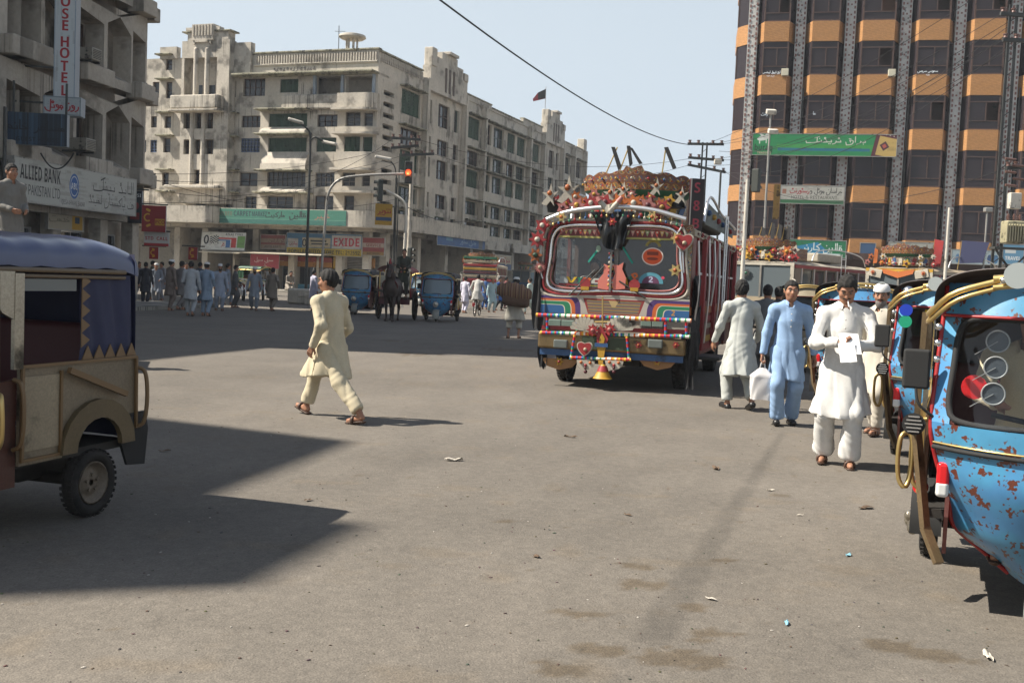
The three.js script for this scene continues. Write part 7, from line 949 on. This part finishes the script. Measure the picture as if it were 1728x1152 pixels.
    d += fold(x, y * .8, z, near ? .0085 : .005); return Math.max(d, -(capD(x, y, z, nK, hc, .064, .07)));
  };
  { const [a, b] = bounds([pel, nk, ...arm.flatMap((q) => [q.sh, q.el, q.wr]), V(.24 + sk[0], hem, pel.z), V(-.24 + sk[0], hem, pel.z), V(0, hem, pel.z + .3 + sk[1]), V(0, hem, pel.z - .3 + sk[1]), ...leg.map((l) => V(0, .7, l.f.z))], .14); put('kameez', meshOf([netMesh(kF, a, b, near ? .0105 : .024)]), o.shirt, g); }
  if (near) { const c = nk.clone().add(V(0, .03, .008)); new MB().add(gridGeo((u, v) => { const a = lerp(-2.75, 2.75, u) - Math.PI / 2 + Math.PI, r = lerp(.062, .088, v), dip = Math.max(0, -Math.cos(a - Math.PI / 2 + Math.PI)); const fr = Math.pow(Math.abs(u - .5) * 2, 6); return [c.x + Math.cos(a + 0) * r, c.y + .03 - v * .045 - fr * .03, c.z - Math.sin(a) * r * 1.05]; }, 30, 4)).build('collar', o.shirt, g); if (o.buttons) for (let i = 0; i < 3; i++) { const p = rotUp(V(0, .43 - i * .075, .165 + i * .006)); new MB().sph(.008, p.x, p.y, p.z).build('button', mat('shirt button', [.5, .48, .44], .4), g); } }
  for (const l of leg) { const t = toe(l), h = V(l.f.x, l.ank.y - .065, l.f.z - .06), dirF = t.clone().sub(h); const m = new MB(); m.add(netMesh((x, y, z) => { const d = capD(x, y, z, h, t, .046, .042); const yy = y - lerp(h.y, t.y, clamp((z - h.z) / (t.z - h.z + 1e-6), 0, 1)); return o.shoes ? Math.max(d, yy - .055) : Math.max(d, yy + .012); }, V(Math.min(h.x, t.x) - .08, Math.min(h.y, t.y) - .08, h.z - .08), V(Math.max(h.x, t.x) + .08, Math.max(h.y, t.y) + .1, t.z + .08), near ? .008 : .018)); if (!o.shoes) m.add(new THREE.TorusGeometry(.042, .012, 6, 14), TR(lerp(h.x, t.x, .62), lerp(h.y, t.y, .62) + .005, lerp(h.z, t.z, .62), 0, Math.atan2(dirF.x, dirF.z), 0, V(1, .95, 1.6))); m.build(o.shoes ? 'shoe' : 'sandal', o.shoes ? mShoe : mSandal, g); }
  g.updateMatrixWorld(true); return { g, hands, hp, toW: (v) => v.clone().applyMatrix4(g.matrixWorld) };
}
const faceCam = (p, off = 0) => Math.atan2(-p.x, -p.z) + off;                // yaw that looks at the lens
{
  const creamC = cloth('cream', .60, .52, .36), greyC = cloth('pale grey', .50, .52, .49), blueC = cloth('sky blue', .30, .45, .68), whiteC = cloth('white', .74, .73, .70), offC = cloth('off white', .62, .57, .48);
  // striding man in cream
  { const a = gp(505, 699), b = gp(612, 716), c = a.clone().add(b).multiplyScalar(.5), d = a.clone().sub(b), yaw = Math.atan2(d.x, d.z), st = d.length() / 2;
    person('man in cream shalwar kameez striding across the open asphalt in sandals', [c.x, 0, c.z], yaw, { near: true, shirt: creamC, R: { x: -.07, z: st, lift: .02, toe: .12 }, L: { x: .07, z: -st, lift: .03, toe: 0 }, lean: .1, pz: .02, lw: V(.25, .80, .05), rw: V(-.22, .80, .22), le: V(.3, -.1, -1), head: [.35, .05], skirt: [0, .05], flare: .22, flareZ: .2, hem: .47, seed: 2, hairGrow: .008, scale: 1.0, cuff: .93, hemTrouser: .84, ankleR: .085 }); }
  // man seen from behind beside the bus
  { const p = gp(1240, 689); person('man in pale grey shalwar kameez walking away beside the painted bus', [p.x, 0, p.z], Math.PI + .15, { near: true, shirt: greyC, L: { x: .1, z: .05 }, R: { x: -.12, z: -.26, lift: .07, toe: .0 }, lean: .08, lw: V(.28, .88, .16), rw: V(-.29, .9, .12), head: [-.5, .05], flare: .235, flareZ: .18, hem: .46, skirt: [.02, -.05], seed: 5, shoes: true, hairGrow: .012, scale: 1.0, cuff: .86, ankleR: .09 }); }
  // man in blue with a carrier bag
  { const p = gp(1322, 716), yaw = faceCam(p, .12), q = person('man in light blue shalwar kameez walking with a white carrier bag in his hand', [p.x, 0, p.z], yaw, { near: true, shirt: blueC, L: { x: .09, z: -.06 }, R: { x: -.09, z: .12, toe: .03 }, lean: .03, lw: V(.34, .80, -.06), rw: V(-.30, .83, .09), head: [.05, -.03], hem: .55, flare: .215, seed: 9, shoes: true, scale: 1.0, buttons: true, cuff: .88, ankleR: .1, hemTrouser: .9, rh: { curl: 1.1 } });
    const hd = q.toW(q.hands[1].c), o = thing('carrier_bag', 'white plastic carrier bag hanging from the hand of the man in blue', 'bag', [hd.x, hd.y - .47, hd.z], yaw); const m = new MB(); m.add(gridGeo((u, v) => { const a = u * 6.2832, w = v < .75 ? lerp(.1, .115, v) : lerp(.115, .03, (v - .75) / .25), c = Math.cos(a), s = Math.sin(a), e = 1 + .06 * Math.sin(a * 7 + v * 9); return [Math.sign(c) * Math.pow(Math.abs(c), .6) * w * 1.25 * e, v * .38 + .004 * Math.sin(a * 5), Math.sign(s) * Math.pow(Math.abs(s), .6) * w * .6 * e]; }, 36, 16)); m.build('bag_body', mat('white plastic film', [.74, .72, .71], .35, { transmission: .15 }), o); new MB().tube([V(-.03, .37, 0), V(-.02, .43, .01), V(0, .47, 0), V(.02, .43, -.01), V(.03, .37, 0)], .008, 20, 5).build('bag_handle', mats['white plastic film'], o); }
  // man in white reading a paper
  { const p = gp(1412, 786), yaw = faceCam(p, .02), q = person('man in white shalwar kameez reading a paper with a cigarette in his mouth', [p.x, 0, p.z], yaw, { near: true, shirt: whiteC, L: { x: .1, z: .06, toe: .0 }, R: { x: -.12, z: -.1, lift: .02 }, lean: .02, lw: V(.1, 1.12, .27), rw: V(-.05, 1.14, .28), le: V(1, -.6, -.5), re: V(-1, -.6, -.5), head: [.0, .45], hem: .47, flare: .265, flareZ: .215, seed: 14, scale: 1.02, moustache: true, buttons: true, cuff: .94, ankleR: .11, hemTrouser: .9, hairGrow: .007, lh: { curl: .9, palm: V(-.3, .2, -1), dir: V(-.75, .25, .3) }, rh: { curl: .8, palm: V(.1, 1, .1), dir: V(.75, .0, .5) } });
    const hd = q.toW(V(.03, 1.13, .36)), o = thing('paper_sheet', 'folded white paper held in both hands by the man in white', 'paper', hd, yaw); o.rotation.set(-.7, yaw, .15, 'YXZ'); new MB().add(gridGeo((u, v) => [lerp(-.07, .1, u), lerp(-.12, .12, v), .015 * Math.sin(u * 3 + v)], 6, 6)).build('sheet', mat('paper', [.78, .77, .75], .8), o); new MB().add(gridGeo((u, v) => [lerp(-.09, .05, u), lerp(-.2, .0, v), .008 + .02 * v], 5, 5)).build('fold', mats.paper, o);
    const c0 = q.toW(q.hp(.012, -.06, .095)), c1 = q.toW(q.hp(.02, -.085, .165)), k = thing('cigarette', 'white cigarette in the mouth of the man in white', 'cigarette', c0); new MB().bar(V(0, 0, 0), c1.clone().sub(c0), .0055).build('paper_tube', mats.paper, k); new MB().bar(c1.clone().sub(c0), c1.clone().sub(c0).multiplyScalar(1.12), .0056).build('ash', mat('ash', [.3, .29, .28], .9), k); }
  { const p = gp(1477, 733); person('bearded man in off-white with a white prayer cap behind the man in white', [p.x, 0, p.z], faceCam(p, -.5), { near: true, shirt: offC, L: { x: .08, z: .14, toe: .04 }, R: { x: -.09, z: -.12 }, lean: .03, head: [.35, .08], hem: .5, seed: 21, cap: true, moustache: true, beard: true, beardMat: mGreyHair, buttons: true, scale: 1.0 }); }
  { for (const [px, dep, l, c, sd, sc] of [[1290, 17.5, 'dark-haired man in grey half hidden behind the man in blue', cloth('slate', .16, .17, .18), 31, .98], [1309, 18.6, 'man in charcoal half hidden behind the shoulder of the man in blue', cloth('charcoal', .06, .06, .07), 33, .97]]) { const p = at(px, 600, dep); person(l, [p.x, 0, p.z], Math.PI * .9, { shirt: c, seed: sd, scale: sc, shoes: true }); } }
  // porter
  { const p = gp(866, 571), q = person('barefoot porter in cream, back turned, bent under striped bundles', [p.x, 0, p.z], Math.PI - .1, { near: false, shirt: cloth('oatmeal', .52, .49, .42), L: { x: .14, z: 0 }, R: { x: -.14, z: .03 }, lean: .38, hem: .5, flare: .3, seed: 41, hemTrouser: .45, ankleR: .1, lw: V(.22, 1.0, .3), rw: V(-.24, 1.1, .3), cap: true });
    const o = thing('carried_bundle', 'brown striped bundle of rugs carried on the porter’s back'.replace('’s', '\'s'), 'bundle', [p.x, .98, p.z + .02], Math.PI - .1); const m = new MB(); m.add(gridGeo((u, v) => { const a = u * 6.2832, r = Math.sin(Math.PI * clamp(v, .02, .98)); const rr_ = Math.pow(r, .35); return [(v - .5) * .95, .28 + .27 * Math.cos(a) * rr_ + .12 * (v - .5) + .02 * Math.sin(v * 30), -.22 + .2 * Math.sin(a) * rr_]; }, 24, 24)); m.build('rug_roll', mat('striped rug', [1, 1, 1], .95, { map: tex(128, (x, y) => { const k = Math.floor(x / 9) % 5; return [[.30, .17, .10], [.42, .28, .18], [.22, .10, .08], [.34, .22, .12], [.20, .13, .10]][k].map((c) => Math.sqrt(c) * .8); }, true, .45) }), o); new MB().rbox(.75, .3, .4, .12, -.05, .05, -.2, .1, .1, .1, 3).build('lower_sack', mat('brown sacking', [.13, .075, .05], .95, { map: T.cloth }), o); }
  // small figures; each stands where its feet meet the road
  const F = [
    [527, 524, 'man in lavender white walking past the concrete divider', [.48, .47, .58], 2.2, {}], [458, 525, 'man in khaki shalwar kameez standing by the lit kerb', [.24, .20, .16], 2.9, {}],
    [428, 524, 'bearded man in grey blue with a skullcap standing by the motorcycle', [.26, .29, .33], .2, { cap: true, beard: true }], [395, 519, 'man in dark grey standing behind the capped man in pale blue', [.10, .10, .10], 1.8, {}],
    [369, 524, 'capped man in pale blue with folded hands facing the walkers', [.34, .38, .46], .4, { cap: true, beard: true }], [346, 533, 'man in sky blue with a lilac cap walking away toward the shops', [.26, .34, .44], 3.0, { cap: true }],
    [320, 533, 'man in white walking away toward the shops beside the lilac-capped one', [.42, .44, .46], 3.3, {}], [304, 523, 'man in beige behind the white-clad walker', [.22, .20, .19], 2.6, {}],
    [286, 524, 'man in brown with his hand on his hip in the shaded crowd', [.20, .155, .13], 2.4, { cap: true }], [262, 511, 'man in steel blue facing out of the shaded crowd', [.20, .23, .28], .3, { cap: true }],
    [244, 514, 'man in black in the shaded crowd beside the white car', [.035, .036, .045], 3.2, {}], [222, 510, 'man in pale lilac with a cap at the hotel kerb', [.28, .27, .31], 2.8, { cap: true }],
    [232, 505, 'man in grey between the lilac and black clothed men', [.17, .165, .17], 1.2, {}], [272, 507, 'man in light grey deep in the shaded crowd', [.30, .30, .33], -.6, {}], [312, 512, 'man in lilac partly hidden behind the brown-clad man', [.30, .29, .36], .8, {}], [255, 505, 'man in olive deep in the shaded crowd', [.12, .12, .09], 2.0, {}], [335, 512, 'boy in dark blue behind the two walkers', [.06, .08, .12], 2.5, {}], [382, 514, 'man in dusty blue behind the capped man with folded hands', [.20, .24, .30], 2.0, {}],
    [783, 528, 'man in lilac white standing beside the far bus', [.62, .60, .72], 2.6, {}], [829, 527, 'man in aqua with a tan headcloth walking near the cyclist', [.38, .52, .56], .5, { cap: true, capMat: cloth('tan headcloth', .45, .33, .2) }], [817, 522, 'man in royal blue behind the cyclist', [.05, .13, .34], 3.0, {}], [841, 524, 'man in bright blue and black near the aqua-clothed man', [.04, .12, .38], .9, { trouser: [.03, .03, .04] }], [893, 530, 'man in pale green walking behind the black streamers of the bus', [.52, .60, .54], -2.0, {}], [852, 520, 'man in maroon in the lit crowd near the arcade', [.16, .05, .05], 2.0, {}], [772, 520, 'man in grey by the far bus door', [.28, .27, .26], 2.4, {}],
  ];
  const walk = (i) => { const k = [.02, .14, .2, .06, .1][i % 5]; return { L: { x: .09, z: k }, R: { x: -.09, z: -k, lift: k > .1 ? .04 : 0 } }; };
  F.forEach(([px, py, l, c, yaw, x], i) => { const p = gp(px, py), k = (n, v) => cloth(n + i, ...v); person(l, [p.x, 0, p.z], yaw, { shirt: k('crowd ', c), trouser: x.trouser ? k('crowd trouser ', x.trouser) : undefined, cap: x.cap, capMat: x.capMat, beard: x.beard, seed: i * 3 + 50, scale: .96 + (i * 37 % 9) / 100, ...walk(i), lw: i % 3 === 0 ? V(.16, 1.0, .26) : undefined, rw: i % 4 === 1 ? V(-.3, .98, -.05) : undefined, group: 'people in the street' }); });
  // sitting man on the divider
  { const p = gp(487, 506), s = person('man in beige sitting hunched on the concrete divider', [p.x, .1, p.z - .3], .6, { shirt: cloth('sitting beige', .34, .30, .25), pelvis: .72, pz: -.25, L: { x: .1, z: .22 }, R: { x: -.12, z: .2 }, lean: .45, hem: .42, lw: V(.1, .8, .22), rw: V(-.1, .8, .22), seed: 91 }); }
  // man standing on the cart beyond the near rickshaw
  { const p = at(16, 330, 16); const o = thing('hand_cart', 'wooden flat cart standing behind the navy-hooded rickshaw', 'cart', [p.x, 0, p.z], .3); const dk = mat('grey planks', [.2, .16, .12], .9, { map: T.grime }); for (let i = 0; i < 7; i++) new MB().b2(-.9 + i * .26, -.66 + i * .26, 1.28, 1.33, -1, 1).build('plank', dk, o); new MB().beam(V(-.8, 1.22, -1), V(-.8, 1.22, 1), .1, .1).beam(V(.8, 1.22, -1), V(.8, 1.22, 1), .1, .1).beam(V(-.8, .5, 0), V(-.8, 1.2, 0), .12, .12).beam(V(.8, .5, 0), V(.8, 1.2, 0), .12, .12).build('cart_frame', dk, o); for (const s of [-1, 1]) wheel(o, s * .95, .5, 0, .5, .09, { out: s, treads: 0 });
    person('man in grey standing on the cart above the rickshaw hood', [p.x, 1.33, p.z], 1.0, { near: true, shirt: cloth('cart grey', .20, .19, .17), seed: 95, lw: V(.12, 1.02, .24), rw: V(-.12, 1.02, .24), hem: .6, scale: .98 }); }
  { const r = scene.getObjectByName('auto_rickshaw'), p = V(-.1, .26, -.05).applyMatrix4(r.matrixWorld); person('driver in cream seated behind the windscreen of the rust-chipped rickshaw', p, r.rotation.y, { shirt: creamC, pelvis: .55, pz: -.1, L: { x: .12, z: .34 }, R: { x: -.12, z: .32 }, lw: V(.18, .82, .4), rw: V(-.18, .82, .4), hem: .42, seed: 99 }); }
  // bus driver
  { const o = bus, p = V(-.5, .62, -.75).applyMatrix4(bus.matrixWorld); person('driver in a pale shirt behind the windscreen of the painted bus', p, bus.rotation.y, { shirt: cloth('driver', .5, .48, .44), pelvis: .55, pz: -.1, L: { x: .12, z: .38 }, R: { x: -.12, z: .36 }, lw: V(.16, .85, .38), rw: V(-.16, .85, .38), hem: .4, seed: 97 }); }
}
// ---------------------------------------------------------------- horse cart, bicycle, motorcycles, car, litter
{ // building behind the hotel that keeps the junction mouth in shade
  const o = thing('rear_building', 'plain beige block standing behind the hotel along the side street', 'building', [0, 0, 0]); new MB().b2(-40, -19.8, 0, 14.5, -55, -44.5).build('wall', mHotel, o); new MB().b2(-40.2, -19.6, 14.502, 15, -55.2, -44.3).build('parapet', mHotel, o);
}
{ const p = gp(655, 544), o = thing('horse', 'dark bay cart horse in harness, coming head-on in the shade', 'horse', [p.x, 0, p.z - .9], -.05), w = V;
  const J = { wi: w(0, 1.42, .35), ch: w(0, 1.12, .52), ru: w(0, 1.38, -.5), be: w(0, 1.05, -.05), nk: w(.02, 1.55, .62), po: w(.03, 1.86, .82), mz: w(.04, 1.52, 1.12) };
  const legs = []; for (const s of [-1, 1]) { legs.push([w(s * .14, 1.05, .45), w(s * .14, .62, .46 + s * .05), w(s * .13, .58, .46 + s * .05), w(s * .13, .1, .44 + s * .1), .11, .055]); legs.push([w(s * .15, 1.1, -.52), w(s * .16, .72, -.38 + s * .06), w(s * .15, .5, -.62 + s * .06), w(s * .14, .1, -.56 + s * .1), .14, .06]); }
  for (const g of legs) g.push(w(g[3].x, .05, g[3].z + .04)); const ears = [-1, 1].map((s) => [w(s * .06, 1.9, .78), w(s * .09, 2.05, .8)]);
  const f = (x, y, z) => { let d = ell(x, y, z, 0, 1.12, -.02, .27, .32, .68); d = smin(d, ell(x, y, z, 0, 1.15, .42, .22, .3, .28), .12); d = smin(d, ell(x, y, z, 0, 1.2, -.5, .25, .28, .28), .12); d = smin(d, capD(x, y, z, J.ch, J.nk, .2, .15), .12); d = smin(d, capD(x, y, z, J.nk, J.po, .15, .1), .1); d = smin(d, capD(x, y, z, J.po, J.mz, .095, .06), .05); for (const [p, q] of ears) d = smin(d, capD(x, y, z, p, q, .03, .012), .02); for (const [a, b, c, e, r0, r1, h] of legs) { d = smin(d, capD(x, y, z, a, b, r0, r1), .06); d = smin(d, capD(x, y, z, b, c, r1, r1 * .95), .03); d = smin(d, capD(x, y, z, c, e, r1 * .9, .036), .03); d = smin(d, capD(x, y, z, e, h, .045, .06), .02); } return d; };
  put('body', meshOf([netMesh(f, w(-.4, 0, -.95), w(.4, 2.15, 1.3), .026)]), mat('dark bay coat', [.028, .016, .012], .6), o);
  new MB().tube([w(0, 1.5, -.75), w(0, 1.35, -.95), w(0, .7, -.92)], .05, 14, 6).build('tail', mHair, o); new MB().tube([w(0, 1.5, .42), w(.02, 1.75, .62), w(.03, 1.96, .76)], .045, 14, 6).build('mane', mHair, o);
  new MB().tor(.25, .03, 0, 1.22, .55, .5, 0, 0).tor(.1, .012, .035, 1.72, .96, .9).build('harness', mat('harness leather', [.10, .02, .02], .6), o); new MB().cyl(.015, .06, .18, .03, 2.05, .84).build('plume', C.red, o);
  const c = thing('horse_cart', 'two-wheeled passenger cart with a red hood behind the dark horse', 'cart', [p.x - .06, 0, p.z - 2.9], -.05); const mw = mat('cart wood', [.08, .045, .03], .7, { map: T.grime });
  for (const s of [-1, 1]) { const k = new THREE.Group(); k.name = 'wheel'; k.position.set(s * .66, .52, 0); c.add(k); new MB().tor(.48, .045, 0, 0, 0, 0, Math.PI / 2, 0, 32).build('tyre', mTyre, k); const m = new MB().cyl(.08, .08, .16, 0, 0, 0, 0, 0, Math.PI / 2); for (let i = 0; i < 12; i++) { const a = i / 12 * 6.283; m.bar(V(0, 0, 0), V(0, Math.cos(a) * .45, Math.sin(a) * .45), .018); } m.build('spokes', mw, k); new MB().beam(V(s * .36, .95, .3), V(s * .3, 1.1, 2.6), .06, .06).build('shaft', mw, c); }
  new MB().b2(-.55, .55, .72, .8, -.8, .6).build('floor', mw, c); for (const s of [-1, 1]) { new MB().b2(s * .55, s * .58, .8, 1.15, -.8, .6).build('side_board', C.red, c); new MB().bar(V(s * .55, .8, .55), V(s * .55, 1.75, .55), .025).bar(V(s * .55, .8, -.75), V(s * .55, 1.75, -.75), .025).build('hood_post', mBrass, c); new MB().b2(s * .3, s * .53, 1.2, 1.55, .5, .54).build('front_board', C.white, c); }
  new MB().b2(-.55, .55, .55, .75, .56, .62).build('front_panel', C.maroon, c); new MB().rbox(1.0, .14, .4, .04, 0, 1.0, -.3).build('seat', mSeat, c); new MB().add(gridGeo((u, v) => { const a = Math.PI * u; return [Math.cos(a) * .64, 1.7 + .26 * Math.sin(a), lerp(.75, -.9, v)]; }, 16, 6)).build('hood', mat('faded red hood', [.28, .045, .045], .75, { map: T.cloth }), c);
  for (let i = 0; i < 11; i++) new MB().sph(.035, -.6 + i * .12, 1.7 + .02 * Math.sin(i), .77).build('hood_bobble', [C.white, C.red, C.yellow][i % 3], c);
  person('cart driver in a dark green coat standing tall behind the horse', [p.x + .2, .8, p.z - 2.45], 0, { shirt: cloth('driver green', .05, .055, .04), lw: V(.1, 1.05, .32), rw: V(-.1, 1.05, .32), seed: 61, hem: .55 });
}
function bicycle(label, pos, yaw) { const o = thing('bicycle', label, 'bicycle', pos, yaw), m = new MB(); for (const z of [-.5, .52]) { const k = new THREE.Group(); k.name = 'wheel'; k.position.set(0, .34, z); o.add(k); new MB().tor(.32, .02, 0, 0, 0, 0, Math.PI / 2, 0, 30).build('tyre', mTyre, k); const s = new MB(); for (let i = 0; i < 10; i++) { const a = i / 10 * 6.283; s.bar(V(0, 0, 0), V(0, Math.cos(a) * .31, Math.sin(a) * .31), .004, .004, 4); } s.build('spokes', mAlu, k); }
  m.bar(V(0, .34, -.5), V(0, .3, -.02), .015).bar(V(0, .3, -.02), V(0, .82, -.16), .017).bar(V(0, .78, -.15), V(0, .8, .36), .016).bar(V(0, .3, -.02), V(0, .74, .38), .018).bar(V(0, .34, -.5), V(0, .76, -.15), .012).bar(V(0, .34, .52), V(0, .88, .36), .016).build('frame', mDarkSteel, o); new MB().tube([V(-.28, 1.0, .2), V(-.2, 1.02, .36), V(0, .98, .38), V(.2, 1.02, .36), V(.28, 1.0, .2)], .013).build('handlebar', mChrome, o); new MB().rbox(.18, .07, .26, .03, 0, .88, -.18).build('saddle', mSandal, o); new MB().rbox(.14, .03, .4, .01, 0, .72, -.52).build('carrier', mDarkSteel, o); new MB().rbox(.12, .16, .02, .01, 0, .5, -.84).build('mudguard_flap', C.red, o); return o; }
{ const p = gp(804, 534); bicycle('black bicycle ridden away from the junction', [p.x, 0, p.z - .5], Math.PI - .15); person('cyclist in a pale grey shirt riding away between the rickshaw and the porter', [p.x, 0, p.z - .5], Math.PI - .15, { shirt: cloth('cyclist', .48, .47, .44), pelvis: .98, pz: -.16, L: { x: .1, z: .1, lift: .12 }, R: { x: -.1, z: -.06, lift: .38 }, lean: .28, lw: V(.26, 1.05, .22), rw: V(-.26, 1.05, .22), hem: .68, seed: 71, flare: .26 }); }
function motorcycle(label, pos, yaw) { const o = thing('motorcycle', label, 'motorcycle', pos, yaw, 'parked motorcycles'); for (const z of [-.6, .62]) wheel(o, 0, .29, z, .29, .09, { out: 1, treads: 0 }); new MB().rbox(.22, .2, .5, .08, 0, .78, .12, -.1).build('tank', C.red, o); new MB().rbox(.24, .1, .62, .04, 0, .76, -.4).build('seat', mBlack, o); new MB().bar(V(.07, .29, .62), V(.07, .95, .36), .022).bar(V(-.07, .29, .62), V(-.07, .95, .36), .022).build('fork', mChrome, o); new MB().tube([V(-.34, 1.0, .2), V(-.15, 1.05, .34), V(.15, 1.05, .34), V(.34, 1.0, .2)], .014).build('handlebar', mChrome, o); new MB().rbox(.24, .3, .4, .05, 0, .42, .05).build('engine', mAlu, o); new MB().cyl(.09, .06, .1, 0, .9, .5, Math.PI / 2).build('headlamp', mat('warm headlamp', [.6, .52, .36], .2), o); new MB().bar(V(.14, .3, .1), V(.14, .34, -.7), .035).build('exhaust', mChrome, o); return o; }
{ const m0 = gp(410, 508), m1 = gp(396, 506), m2 = gp(424, 506); motorcycle('red motorcycle parked by the kerb behind the capped man', [m0.x, 0, m0.z], .3); motorcycle('motorcycle parked behind the man in dark grey', [m1.x, 0, m1.z - 1], .5); motorcycle('motorcycle parked beside the green topped rickshaw', [m2.x + .4, 0, m2.z - .8], .2); }
{ // white hatchback nosing out at the hotel kerb
  const p = gp(219, 521), o = thing('white_car', 'white hatchback nosing out by the hotel kerb', 'car', [p.x - 1.75, 0, p.z], Math.PI / 2 - .25), mC = mat('white car paint', [.62, .63, .63], .25, { clearcoat: .6 });
  new MB(new THREE.Matrix4().set(0, 0, 1, -.72, 0, 1, 0, 0, 1, 0, 0, 0, 0, 0, 0, 1)).ext([[-1.6, .32], [1.55, .32], [1.66, .45], [1.64, .62], [1.4, .76], [.75, .88], [.2, 1.36], [-1.15, 1.4], [-1.6, .95]], 1.44, M4(), [], .05).build('body', mC, o);
  for (const s of [-1, 1]) { new MB().ext([[.62, .9], [.18, 1.28], [-.4, 1.32], [-.4, .9]], .01, new THREE.Matrix4().set(0, 0, s, s * .775, 0, 1, 0, 0, 1, 0, 0, 0, 0, 0, 0, 1)).build('window', mDarkGlass, o); new MB().ext([[-.46, .9], [-.46, 1.32], [-1.1, 1.32], [-1.35, .95]], .01, new THREE.Matrix4().set(0, 0, s, s * .775, 0, 1, 0, 0, 1, 0, 0, 0, 0, 0, 0, 1)).build('window', mDarkGlass, o); for (const z of [-1.05, 1.05]) wheel(o, s * .7, .27, z, .27, .15, { out: s, treads: 0, rim: mAlu }); new MB().rbox(.26, .13, .06, .03, s * .5, .6, 1.68).build('headlamp', mat('headlamp glass', [.55, .56, .55], .12), o); new MB().cyl(.055, .055, .02, s * .78, .55, 1.3, 0, 0, Math.PI / 2).build('side_repeater', mAmber, o); }
  new MB().rbox(1.5, .2, .14, .05, 0, .42, 1.7).build('bumper', mat('grey bumper', [.2, .2, .2], .6), o); new MB().box(1.2, .5, .02, 0, 1.12, .49, -.86).build('windscreen', mDarkGlass, o);
}
{ const p = gp(506, 500), o = thing('blue_crate', 'blue painted crate standing on the kerb beside the divider', 'crate', [p.x, 0, p.z - 1], .2); const m = mat('blue crate paint', [.03, .16, .26], .6, { map: T.grime }); for (let i = 0; i < 4; i++) new MB().b2(-.35, .35, .05 + i * .18, .2 + i * .18, .32, .35).build('slat', m, o); new MB().b2(-.35, .35, .03, .74, -.35, .318).build('box_body', m, o); }
{ const mP = mat('scrap paper', [.42, .38, .32], .9), mLf = mat('dry leaf', [.10, .065, .04], .9), gN = 'scraps of litter on the asphalt'; seed_ = 4242;
  for (const [px, py, s, k] of [[765, 777, .07, 0], [963, 738, .06, 1], [1208, 791, .075, 1], [1300, 828, .03, 0], [1462, 858, .07, 1], [1328, 1053, .03, 2], [277, 762, .05, 1], [1668, 1110, .05, 0], [1432, 938, .03, 2], [1200, 1012, .03, 0], [1060, 870, .03, 1], [905, 940, .03, 1], [520, 845, .03, 1], [1350, 870, .025, 0]]) { const p = gp(px, py), o = thing(k === 1 ? 'dry_leaf' : 'paper_scrap', k === 1 ? 'crumpled dry leaf lying on the asphalt' : 'small scrap of paper lying on the asphalt', k === 1 ? 'leaf' : 'paper', [p.x, .004, p.z], rr(0, 6), gN); const a = rr(0, 6), b = rr(.5, 1); new MB().add(gridGeo((u, v) => [(u - .5) * 2 * s + .2 * s * Math.sin(v * 5 + a), .35 * s * Math.abs(Math.sin(u * 4 + a) * Math.sin(v * 3 + b)) + .002, (v - .5) * 1.3 * s * b * (1 - .7 * Math.abs(u - .5))], 6, 6)).build('scrap', k === 1 ? mLf : k === 2 ? mat('blue wrapper', [.2, .42, .52], .6) : mP, o); } }
renderer.render(scene, camera);
